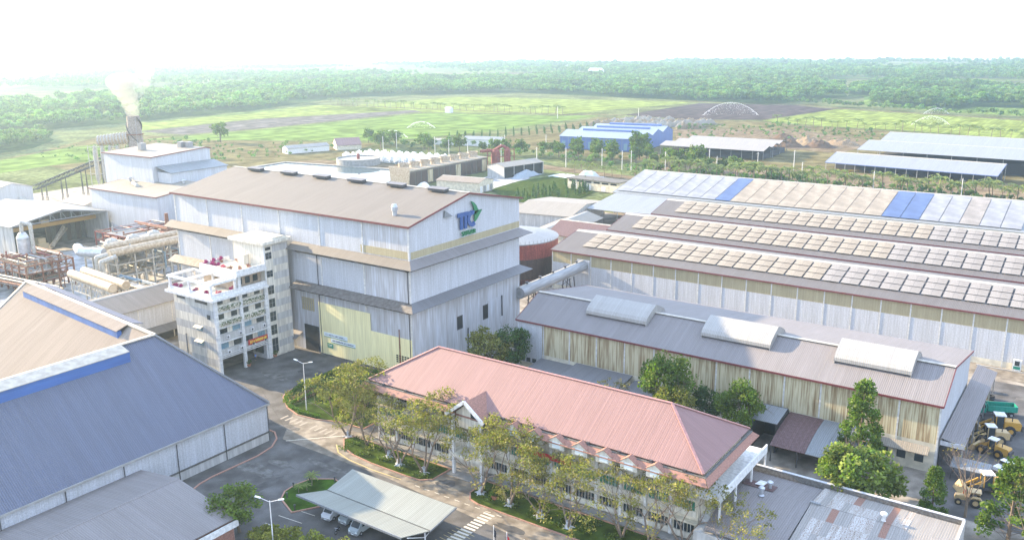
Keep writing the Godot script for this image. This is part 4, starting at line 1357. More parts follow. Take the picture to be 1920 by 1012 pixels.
	# small pointed dormers along the eave
	for x in [-78.7, -74.3, -70.0, -65.6, -61.1, -56.7, -52.2]:
		var d := mb(t)
		d.slab(Vector3(x - 1.5, ye - 0.75, z0 + 1.55), Vector3(x, ye + 0.25, z0 + 1.55), Vector3(x, ye + 0.25, z0 + 0.2), Vector3(x - 1.5, ye - 0.75, z0 + 0.2), 0.1)
		d.slab(Vector3(x, ye + 0.25, z0 + 1.55), Vector3(x + 1.5, ye - 0.75, z0 + 1.55), Vector3(x + 1.5, ye - 0.75, z0 + 0.2), Vector3(x, ye + 0.25, z0 + 0.2), 0.1)
		var dm := part(t, "dormer", d, "tile_red")
		d = mb(t)
		d.extrude([Vector3(x - 1.45, ye - 2.2, z0 + 0.6), Vector3(x + 1.45, ye - 2.2, z0 + 0.6), Vector3(x + 1.45, ye - 0.85, z0 + 0.6), Vector3(x, ye + 0.14, z0 + 0.6), Vector3(x - 1.45, ye - 0.85, z0 + 0.6)], Vector3(0, 0, 0.75))
		part(dm, "dormer_face", d, "plaster")
		d = mb(t)
		d.box(Vector3(x - 0.75, ye - 2.0, z0 + 1.36), Vector3(x + 0.75, ye - 0.9, z0 + 1.42))
		part(dm, "dormer_window", d, "sign_white")
	# entrance gable
	b = mb(t)
	var gz := -110.6
	b.slab(Vector3(-92, 11.7, gz), Vector3(-88.1, 14.6, gz), Vector3(-88.1, 14.6, -117), Vector3(-92, 11.7, -117), 0.2)
	b.slab(Vector3(-88.1, 14.6, gz), Vector3(-84.2, 11.7, gz), Vector3(-84.2, 11.7, -117), Vector3(-88.1, 14.6, -117), 0.2)
	var eg := part(t, "entrance_gable", b, "tile_red")
	b = mb(t)
	b.beam(Vector3(-92.3, 11.5, gz + 0.12), Vector3(-88.1, 14.7, gz + 0.12), 0.3, 0.6)
	b.beam(Vector3(-88.1, 14.7, gz + 0.12), Vector3(-83.9, 11.5, gz + 0.12), 0.3, 0.6)
	part(eg, "barge_board", b, "white_paint")
	b = mb(t)
	b.extrude([Vector3(-91, 9, -112.2), Vector3(-85.2, 9, -112.2), Vector3(-85.2, 11.8, -112.2), Vector3(-88.1, 14.1, -112.2), Vector3(-91, 11.8, -112.2)], Vector3(0, 0, 0.3))
	part(eg, "gable_face", b, "plaster")
	b = mb(t)
	b.box(Vector3(-87.7, 11.0, -111.89), Vector3(-86.2, 12.2, -111.8))
	part(eg, "gable_window", b, "glass_dark")
	for x in [-91.2, -85.0]:
		b = mb(t)
		b.box(Vector3(x - 0.25, 0, -111.4), Vector3(x + 0.25, 11.6, -110.9))
		part(t, "porch_column", b, "white_paint")
	b = mb(t)
	b.box(Vector3(-91.8, 3.6, -114.58), Vector3(-84.4, 4.2, -110.6))
	part(t, "porch_roof", b, "plaster")
	b = mb(t)
	b.slab(Vector3(-92, 0.14, -110), Vector3(-84.2, 0.14, -110), Vector3(-84.2, 0.3, -114.1), Vector3(-92, 0.3, -114.1), 0.14)
	part(t, "porch_step", b, "concrete")
	# side terrace at the end
	b = mb(t)
	b.box(Vector3(-45.99, 7.6, -135.4), Vector3(-42.6, 8.0, -114.6))
	part(t, "end_balcony", b, "white_paint")
	b = mb(t)
	b.box(Vector3(-42.9, 8.01, -135.4), Vector3(-42.62, 9.0, -114.6))
	part(t, "balcony_parapet", b, "white_paint")
	b = mb(t)
	b.box(Vector3(-45.9, 3.7, -135.2), Vector3(-42.7, 4.0, -114.8))
	part(t, "end_balcony", b, "white_paint")
	for z in [-115.0, -121.5, -128.5, -135.0]:
		b = mb(t)
		b.box(Vector3(-42.9, 0, z - 0.2), Vector3(-42.64, 7.59, z + 0.2))
		part(t, "balcony_post", b, "white_paint")
	b = mb(t)
	b.box(Vector3(-113, 0, -114), Vector3(-45.6, 0.3, -112.4))
	part(t, "plinth", b, "concrete")
	var bn := thing("banner", "faded red banner hanging across the middle storey of the pink-roofed office", "banner", Vector3(-74, 6.0, -113.5))
	b = mb(bn)
	b.box(Vector3(-79, 6.9, -113.56), Vector3(-68, 7.9, -113.5))
	part(bn, "cloth", b, "banner_red")

# ---------------------------------------------------------------- bulk store with crossing roofs
func bulk_store() -> void:
	var t := thing("bulk_store", "big bulk store with steep blue-grey corrugated roof and crossing ridge, white walls", "warehouse", Vector3(-150, 0, -75))
	var xe := -129.7
	var ye := 8.2
	var xr := -146.0
	var yr := 22.0
	var za := -89.6  # where the ridges meet
	var ze := -101.4
	var zs := -20.0  # beyond the frame
	var xw := -162.3
	var s := (yr - ye) / (xe - xr)
	var E := func(x: float, y: float, z: float) -> Vector3: return Vector3(x, y, z)
	var b := mb(t)
	# near slope with its hip edge
	b.face([E.call(xe + 0.4, ye - 0.34, zs), E.call(xe + 0.4, ye - 0.34, ze - 0.3), E.call(xr, yr, za), E.call(xr, yr, zs)])
	b.face([E.call(xr, yr - 0.2, zs), E.call(xr, yr - 0.2, za), E.call(xe + 0.4, ye - 0.54, ze - 0.3), E.call(xe + 0.4, ye - 0.54, zs)])
	part(t, "roof_slope", b, "roof_slate")
	# far slope of the same ridge, down to the valley with the crossing roof
	b = mb(t)
	b.face([E.call(xw, ye, zs), E.call(xr, yr, zs), E.call(xr, yr, za), E.call(xw, ye, za + 16.0)])
	part(t, "roof_slope", b, "roof_grey")
	# crossing roof: long near slope facing the viewer
	b = mb(t)
	b.face([E.call(-206, 10.5, za + 10.0), E.call(xw, 8.2, za + 16.0), E.call(xr, yr, za), E.call(-206, yr, -96.0)])
	part(t, "roof_slope", b, "roof_store")
	b = mb(t)
	b.face([E.call(xr, yr, za), E.call(xe + 0.4, ye - 0.34, ze - 0.3), E.call(-206, 10.0, -112.0), E.call(-206, yr, -96.0)])
	part(t, "roof_slope", b, "roof_slate")
	for q in [[E.call(xr, yr + 0.1, zs), E.call(xr, yr + 0.1, za)], [E.call(xr, yr + 0.1, za), E.call(-206, yr + 0.1, -96.0)]]:
		b = mb(t)
		b.beam(q[0], q[1], 0.9, 0.22)
		part(t, "ridge_cap", b, "cap_cream")
	b = mb(t)
	b.beam(E.call(xr, yr + 0.08, za), E.call(xe + 0.4, ye - 0.26, ze - 0.3), 0.6, 0.25)
	part(t, "hip_cap", b, "roof_dark")
	b = mb(t)
	b.beam(E.call(-206, yr + 0.1, -96.0), E.call(-206, 10.6, za + 10), 0.5, 0.3)
	part(t, "barge_board", b, "cap_cream")
	# blue louvred monitors beside the ridges
	b = mb(t)
	b.slab(E.call(xr + 3.2, yr - 0.5, zs), E.call(xr + 3.2, yr - 0.5, -82.5), E.call(xr + 0.5, yr + 0.3, -82.5), E.call(xr + 0.5, yr + 0.3, zs), 0.12)
	part(t, "monitor_roof", b, "cap_cream")
	b = mb(t)
	b.extrude([E.call(xr + 3.0, yr - 0.62, -82.6), E.call(xr + 3.0, yr - 3.0, -82.6), E.call(xr + 0.6, yr - 0.6, -82.6), E.call(xr + 0.6, yr + 0.1, -82.6)], Vector3(0, 0, zs + 82.6))
	part(t, "monitor_louvres", b, "louvre_blue")
	b = mb(t)
	b.slab(E.call(-201, yr - 0.5, -92.3), E.call(-155.5, yr - 0.5, -87.6), E.call(-155.5, yr + 0.25, -90.1), E.call(-201, yr + 0.25, -94.9), 0.12)
	part(t, "monitor_roof", b, "roof_store")
	b = mb(t)
	b.extrude([E.call(-201, yr - 3.0, -92.5), E.call(-155.6, yr - 3.0, -87.8), E.call(-155.6, yr - 0.65, -87.8), E.call(-201, yr - 0.65, -92.5)], Vector3(0.1, 0, -0.9))
	part(t, "monitor_louvres", b, "louvre_blue")
	b = mb(t)
	b.slab(E.call(-155.5, yr - 0.4, -93.5), E.call(-201, yr - 0.4, -98.6), E.call(-201, yr + 0.3, -96.2), E.call(-155.5, yr + 0.3, -91.2), 0.12)
	part(t, "monitor_roof", b, "roof_slate")
	# walls
	for i in 8:
		b = mb(t)
		var z0 := ze + i * 10.0
		b.box(Vector3(xe - 0.3, 2.0, z0 + 0.02), Vector3(xe, ye - 0.4, z0 + 9.98))
		part(t, "wall_panel", b, "wall_white")
		b = mb(t)
		b.box(Vector3(xe - 0.3, 0, z0 + 0.02), Vector3(xe + 0.06, 1.7, z0 + 9.98))
		part(t, "plinth_wall", b, "plaster_grey")
		b = mb(t)
		b.tube(Vector3(xe + 0.2, 0.1, z0 + 0.1), Vector3(xe + 0.2, ye - 0.6, z0 + 0.1), 0.09, 0.09, 6)
		part(t, "downpipe", b, "steel_dark")
	b = mb(t)
	b.box(Vector3(xe - 0.05, 1.71, ze), Vector3(xe + 0.18, 1.99, zs))
	part(t, "string_course", b, "concrete_dark")
	b = mb(t)
	b.box(Vector3(xe + 0.41, ye - 0.75, ze - 0.3), Vector3(xe + 0.62, ye - 0.35, zs))
	part(t, "gutter", b, "concrete")
	b = mb(t)
	b.extrude([E.call(xe - 0.01, 0, ze), E.call(-206, 0, -112), E.call(-206, 9.8, -112), E.call(xe - 0.01, ye - 0.6, ze)], Vector3(0, 0, 0.2))
	part(t, "rear_wall", b, "wall_white")
	b = mb(t)
	b.extrude([E.call(-206, 0, -112), E.call(-206, 0, za + 10), E.call(-206, 10.4, za + 10), E.call(-206, yr - 0.1, -96), E.call(-206, 9.8, -112)], Vector3(-0.1, 0, 0))
	part(t, "gable_wall", b, "wall_white")
	b = mb(t)
	b.tube(Vector3(-163.5, 13.0, -62), Vector3(-163.5, 23, -62), 0.06, 0.03, 5)
	part(t, "lightning_rod", b, "steel")

	# low roof in the corner of the frame
	var l := thing("low_shed", "low grey-beige roofed shed against the white wall of the bulk store", "shed", Vector3(-119, 0, -48), PI / 2)
	hall(l, 52.0, 14.0, -10.5, 4.6, 5.2, 6.8, 0.0, {"roof": "roof_grey", "bays": 8, "wall": "tile_red", "cap": "roof_grey", "capw": 0.4, "gable": "white_paint"})
	b = mb()
	b.box(Vector3(-26.5, 3.2, 14.56), Vector3(26.4, 4.3, 14.7))
	part(l, "fascia", b, "white_paint")

# ---------------------------------------------------------------- carport
func carport() -> void:
	var t := thing("carport", "pale green-grey butterfly-roofed carport with vans parked under it", "carport", Vector3(-91, 0, -91))
	var b := mb(t)
	b.slab(Vector3(-103.6, 3.7, -85.4), Vector3(-80.6, 3.7, -85.4), Vector3(-79, 3.1, -89.9), Vector3(-101.4, 3.1, -89.9), 0.12)
	part(t, "roof_slope", b, "roof_green")
	b = mb(t)
	b.slab(Vector3(-101.4, 3.1, -90.15), Vector3(-79, 3.1, -90.15), Vector3(-79.2, 3.9, -96.6), Vector3(-102.0, 3.9, -96.6), 0.12)
	part(t, "roof_slope", b, "roof_green")
	b = mb(t)
	b.box(Vector3(-101.5, 2.8, -90.16), Vector3(-78.9, 3.0, -89.88))
	part(t, "valley_gutter", b, "steel_dark")
	b = mb(t)
	b.beam(Vector3(-103.6, 3.55, -85.34), Vector3(-80.6, 3.55, -85.34), 0.1, 0.35)
	part(t, "fascia", b, "roof_light")
	b = mb(t)
	b.beam(Vector3(-78.93, 3.0, -90), Vector3(-79.1, 3.75, -96.7), 0.1, 0.3)
	part(t, "fascia", b, "roof_light")
	for i in 5:
		var x := -100.0 + i * 5.0
		b = mb(t)
		b.tube(Vector3(x, 0, -90), Vector3(x, 2.8, -90), 0.14, 0.12, 8)
		var p := part(t, "post", b, "white_paint")
		b = mb(t)
		b.beam(Vector3(x, 1.6, -90), Vector3(x, 3.5, -86), 0.1)
		b.beam(Vector3(x, 1.6, -90), Vector3(x, 3.6, -95.5), 0.1)
		part(p, "brace", b, "white_paint")

# ---------------------------------------------------------------- low roofs at the lower right
func low_roofs() -> void:
	var t := thing("canteen_roof", "low building with flat grey sheet roof and patched pale corrugated roof", "building", Vector3(-29, 0, -124))
	var b := mb(t)
	b.slab(Vector3(-44, 4.2, -112), Vector3(-32.6, 4.2, -112), Vector3(-32.6, 5.2, -126.6), Vector3(-45.4, 5.2, -126.6), 0.15)
	part(t, "roof_sheet", b, "roof_grey")
	b = mb(t)
	b.slab(Vector3(-45.4, 5.2, -126.61), Vector3(-32.6, 5.2, -126.61), Vector3(-32.6, 4.4, -133.8), Vector3(-45.8, 4.4, -133.8), 0.15)
	part(t, "roof_sheet", b, "roof_grey")
	# corrugated sheets, one by one
	for j in 5:
		for i in 13:
			var x := -32.4 + i * 1.06
			var far := j < 2
			var y0 := 0.0
			var q := []
			if far:
				var z0 := -126.6 - j * 3.6
				q = [Vector3(x, 5.5 - j * 0.42, z0), Vector3(x + 1.1, 5.5 - j * 0.42, z0), Vector3(x + 1.1, 5.08 - j * 0.42, z0 - 3.75), Vector3(x, 5.08 - j * 0.42, z0 - 3.75)]
			else:
				var k := j - 2
				var z0 := -126.5 + k * 3.6
				q = [Vector3(x, 5.06 - k * 0.42, z0 + 3.75), Vector3(x + 1.1, 5.06 - k * 0.42, z0 + 3.75), Vector3(x + 1.1, 5.5 - k * 0.42, z0), Vector3(x, 5.5 - k * 0.42, z0)]
			b = mb(t)
			var lift := Vector3(0, (i % 2) * 0.02 + (j % 2) * 0.012, 0)
			b.slab(q[0] + lift, q[1] + lift, q[2] + lift, q[3] + lift, 0.04)
			var worn := rng.randf()
			part(t, "corrugated_sheet", b, "roof_patched" if worn < 0.6 else ("roof_pale" if worn < 0.93 else "roof_rusty"))
	b = mb(t)
	b.slab(Vector3(-18.6, 4.2, -115.4), Vector3(-12.2, 4.2, -115.4), Vector3(-12.2, 5.45, -126.5), Vector3(-18.6, 5.45, -126.5), 0.1)
	part(t, "roof_sheet", b, "roof_pale")
	b = mb(t)
	b.slab(Vector3(-18.6, 5.45, -126.51), Vector3(-12.2, 5.45, -126.51), Vector3(-12.2, 4.7, -133.8), Vector3(-18.6, 4.7, -133.8), 0.1)
	part(t, "roof_sheet", b, "roof_pale")
	b = mb(t)
	b.box(Vector3(-32.6, 5.4, -126.75), Vector3(-31.0, 5.75, -126.3))
	part(t, "ridge_end", b, "roof_light")
	b = mb(t)
	b.slab(Vector3(-43.8, 5.32, -126.9), Vector3(-38.6, 5.32, -126.9), Vector3(-38.6, 5.02, -129.4), Vector3(-43.8, 5.02, -129.4), 0.05)
	part(t, "maroon_sheet", b, "roof_maroon")
	b = mb(t)
	b.slab(Vector3(-41.8, 5.5, -127.6), Vector3(-40.4, 5.5, -127.6), Vector3(-40.2, 5.5, -129.2), Vector3(-41.4, 5.5, -129.2), 0.1)
	part(t, "pale_board", b, "white_paint")
	b = mb(t)
	b.box(Vector3(-45.5, 0, -133.9), Vector3(-12.4, 3.6, -111.8))
	part(t, "wall", b, "plaster_grey")
	for q in [[-39.4, 5.0, -127.9, "aluminium"], [-39.8, 5.2, -125.0, "aluminium"], [-22.0, 5.3, -127.4, "white_paint"]]:
		b = mb(t)
		b.lathe(Vector3(q[0], q[1], q[2]), [Vector2(0.5, 0), Vector2(0.28, 0.2), Vector2(0.28, 1.0), Vector2(0.5, 1.1), Vector2(0.52, 1.35), Vector2(0.3, 1.5), Vector2(0, 1.55)], 14)
		part(t, "roof_cowl", b, q[3])
	# stained boundary wall behind it
	var w := thing("boundary_wall", "black-stained concrete parapet wall along the back of the patched roof", "wall", Vector3(-29, 0, -134.5))
	for i in 8:
		b = mb(w)
		b.box(Vector3(-46 + i * 4.25, 0, -134.7), Vector3(-46 + (i + 1) * 4.25 - 0.01, 5.3, -134.3))
		part(w, "wall_panel", b, "stained_wall")
		b = mb(w)
		b.box(Vector3(-46 + i * 4.25, 5.301, -134.75), Vector3(-46 + (i + 1) * 4.25 - 0.01, 5.4, -134.25))
		part(w, "coping", b, "whitewash")
	b = mb(w)
	b.box(Vector3(-12.3, 0, -134.7), Vector3(-11.9, 5.3, -114))
	part(w, "wall_panel", b, "plaster_grey")

# ---------------------------------------------------------------- tank, gallery, yard plant between the halls
func tank_and_gallery() -> void:
	var t := thing("storage_tank", "rusty red cylindrical storage tank with pale domed roof behind the white hall", "tank", Vector3(-162.5, 0, -232))
	var b := mb()
	b.lathe(Vector3.ZERO, [Vector2(15, 0), Vector2(15, 4.5), Vector2(15, 9.0), Vector2(15, 13.2)], 48)
	part(t, "shell", b, "steel_red")
	b = mb()
	b.lathe(Vector3.ZERO, [Vector2(15.02, 0.2), Vector2(15.03, 8.2)], 48)
	part(t, "burnt_lower_course", b, "steel_scorched")
	b = mb()
	b.lathe(Vector3.ZERO, [Vector2(15.2, 13.0), Vector2(15.2, 13.3), Vector2(8, 14.5), Vector2(0, 15.0)], 48)
	part(t, "roof", b, "roof_light")
	for a in [-0.4, 0.0, 0.35, 0.75, -0.75]:
		b = mb()
		b.beam(Vector3(sin(a) * 15.2, 0, cos(a) * 15.2), Vector3(sin(a) * 15.2, 8.4, cos(a) * 15.2), 0.3)
		part(t, "buckstay", b, "steel_dark")
	b = mb()
	for k in 14:
		var a := 0.5 + k * 0.09
		b.beam(Vector3(sin(a) * 15.6, 13.3, cos(a) * 15.6), Vector3(sin(a) * 15.6, 14.4, cos(a) * 15.6), 0.1)
	part(t, "handrail", b, "steel")
	var g := thing("conveyor_gallery", "round grey conveyor gallery pipe sloping from white hall to striped warehouse", "conveyor", Vector3(-129, 0, -205))
	b = mb(g)
	b.tube(Vector3(-126.9, 10.4, -184), Vector3(-130.6, 9.0, -224.3), 1.55, 1.55, 20)
	part(g, "tube", b, "pipe_grey")
	b = mb(g)
	b.beam(Vector3(-127.2, 12.0, -184), Vector3(-130.9, 10.6, -224.2), 0.5, 0.12)
	part(g, "walkway", b, "cap_cream")
	for i in 5:
		b = mb(g)
		var u := (i + 0.6) / 5.2
		var p := Vector3(-127.2, 12.1, -184).lerp(Vector3(-130.9, 10.7, -224.2), u)
		b.lathe(p, [Vector2(0.3, 0), Vector2(0.3, 0.3), Vector2(0.5, 0.35), Vector2(0.5, 0.5), Vector2(0, 0.55)], 10)
		part(g, "vent", b, "steel_dark")
	for z in [-193.0, -211.0]:
		b = mb(g)
		for s in [-1, 1]:
			b.beam(Vector3(-128 + s * 2.0, 0, z + 1.2), Vector3(-128 + s * 1.0, 8.7, z + 1.2), 0.25)
			b.beam(Vector3(-128 + s * 2.0, 0, z - 1.2), Vector3(-128 + s * 1.0, 8.7, z - 1.2), 0.25)
		for k in 3:
			b.beam(Vector3(-129.8, 0.5 + k * 2.8, z + 1.2), Vector3(-126.4, 3.2 + k * 2.8, z + 1.2), 0.14)
			b.beam(Vector3(-126.2, 0.5 + k * 2.8, z + 1.2), Vector3(-129.6, 3.2 + k * 2.8, z + 1.2), 0.14)
		part(g, "trestle", b, "steel_dark")
	b = mb(g)
	b.box(Vector3(-133.0, 6.5, -224.2), Vector3(-128.6, 10.8, -224.05))
	part(g, "wall_plate", b, "wall_white")
	# small plant in the yard between the halls
	for q in [[-121.5, -203, 1.5, 5.5, "small pale silo standing under the conveyor gallery"], [-117, -206, 1.1, 4.0, "squat pale vessel between grey shed and striped warehouse"]]:
		var s := thing("yard_vessel", q[4], "vessel", Vector3(q[0], 0, q[1]))
		b = mb()
		b.lathe(Vector3.ZERO, [Vector2(q[2] * 0.3, 1.2), Vector2(q[2], 2.2), Vector2(q[2], q[3]), Vector2(q[2] * 0.4, q[3] + 0.8), Vector2(0, q[3] + 0.9)], 16)
		part(s, "shell", b, "steel_pale")
		for k in 4:
			b = mb()
			b.beam(Vector3(cos(k * PI / 2) * q[2] * 0.8, 0, sin(k * PI / 2) * q[2] * 0.8), Vector3(cos(k * PI / 2) * q[2] * 0.9, 2.6, sin(k * PI / 2) * q[2] * 0.9), 0.16)
			part(s, "leg", b, "steel_rust")
	var fr := thing("pipe_frame", "rusty low pipe frame on the ground between grey shed and striped warehouse", "pipework", Vector3(-112, 0, -208))
	for k in 5:
		b = mb(fr)
		b.tube(Vector3(-130, 1.0 + k * 0.5, -200 - k * 1.3), Vector3(-104, 0.8 + k * 0.4, -203 - k * 1.4), 0.16, 0.16, 6)
		part(fr, "pipe", b, "steel_rust" if k % 2 else "insulation")
	for k in 6:
		b = mb(fr)
		b.beam(Vector3(-128 + k * 4.4, 0, -203), Vector3(-128 + k * 4.4, 3.2, -203), 0.2)
		part(fr, "post", b, "steel_rust")
	var fence := thing("loading_fence", "low rusty red railing at the foot of the red tank", "railing", Vector3(-145, 0, -222))
	for k in 3:
		b = mb(fence)
		b.beam(Vector3(-160, 0.6 + k * 0.7, -214.5), Vector3(-143, 0.6 + k * 0.7, -226), 0.12)
		part(fence, "rail", b, "steel_red")
	for k in 6:
		b = mb(fence)
		b.beam(Vector3(-160 + k * 3.4, 0, -214.5 - k * 2.3), Vector3(-160 + k * 3.4, 2.2, -214.5 - k * 2.3), 0.14)
		part(fence, "post", b, "steel_red")
	# concrete road strip in front of the striped warehouse
	area("road", rect(-30, -216, 40, -222.5), 0.03, "asphalt_pale")
	b = mb()
	b.box(Vector3(-22, 0.0, -223.2), Vector3(40, 0.18, -222.6))
	setting("kerb", b, "concrete")
	var dsp := thing("fuel_cabinet", "white and green cabinet at the foot of the striped warehouse wall", "cabinet", Vector3(-13.6, 0, -223.6))
	b = mb(dsp)
	b.box(Vector3(-14.6, 0.18, -224), Vector3(-12.8, 2.8, -223.3))
	part(dsp, "body", b, "white_paint")
	b = mb(dsp)
	b.box(Vector3(-14.4, 0.5, -223.29), Vector3(-13.0, 1.2, -223.24))
	part(dsp, "panel", b, "sign_green")
	b = mb(dsp)
	b.box(Vector3(-14.2, 1.4, -223.29), Vector3(-13.2, 2.5, -223.24))
	part(dsp, "screen", b, "glass_dark")

# ---------------------------------------------------------------- trees
func rdir(r: RandomNumberGenerator) -> Vector3:
	var v := Vector3(r.randfn(), r.randfn(), r.randfn())
	return v.normalized() if v.length() > 0.01 else Vector3.UP

func grow(b: Mb, p: Vector3, d: Vector3, l: float, r: float, depth: int, spread: float, tips: Array, g: RandomNumberGenerator, kids := 3) -> void:
	var q := p
	var dd := d
	var r0 := r
	for i in 2:
		dd = (dd + rdir(g) * 0.16).normalized()
		var e := q + dd * l * 0.5
		var r1 := r0 * 0.8
		b.tube(q, e, r0, r1, 6 if r > 0.08 else 4, false)
		q = e
		r0 = r1
	if depth == 0:
		tips.append(q)
		return
	for k in kids:
		var a := TAU * (k + g.randf() * 0.6) / kids
		var side := dd.cross(Vector3(cos(a), 0.3, sin(a))).normalized()
		var nd := (dd + side * spread * g.randf_range(0.6, 1.2) + Vector3.UP * 0.12).normalized()
		grow(b, q, nd, l * g.randf_range(0.62, 0.85), r0 * 0.68, depth - 1, spread, tips, g, kids)

func leafball(b: Mb, c: Vector3, rad: Vector3, n: int, size: float, base: Color, vary: float, g: RandomNumberGenerator) -> void:
	var tint := g.randf_range(1.0 - vary, 1.0 + vary)
	var warm := g.randf_range(-0.25, 0.25) * vary
	for i in n:
		var d := rdir(g)
		var k := pow(g.randf(), 0.45)
		var p := c + d * rad * k
		var f := tint * g.randf_range(0.75, 1.25)
		b.col = Color(base.r * f * (1.0 + warm), base.g * f, base.b * f)
		var ax := (rdir(g) + d * 0.5).normalized()
		var sd := ax.cross(rdir(g)).normalized()
		var s := size * g.randf_range(0.65, 1.35)
		b.leaf(p, ax, sd, s, s * 0.62)

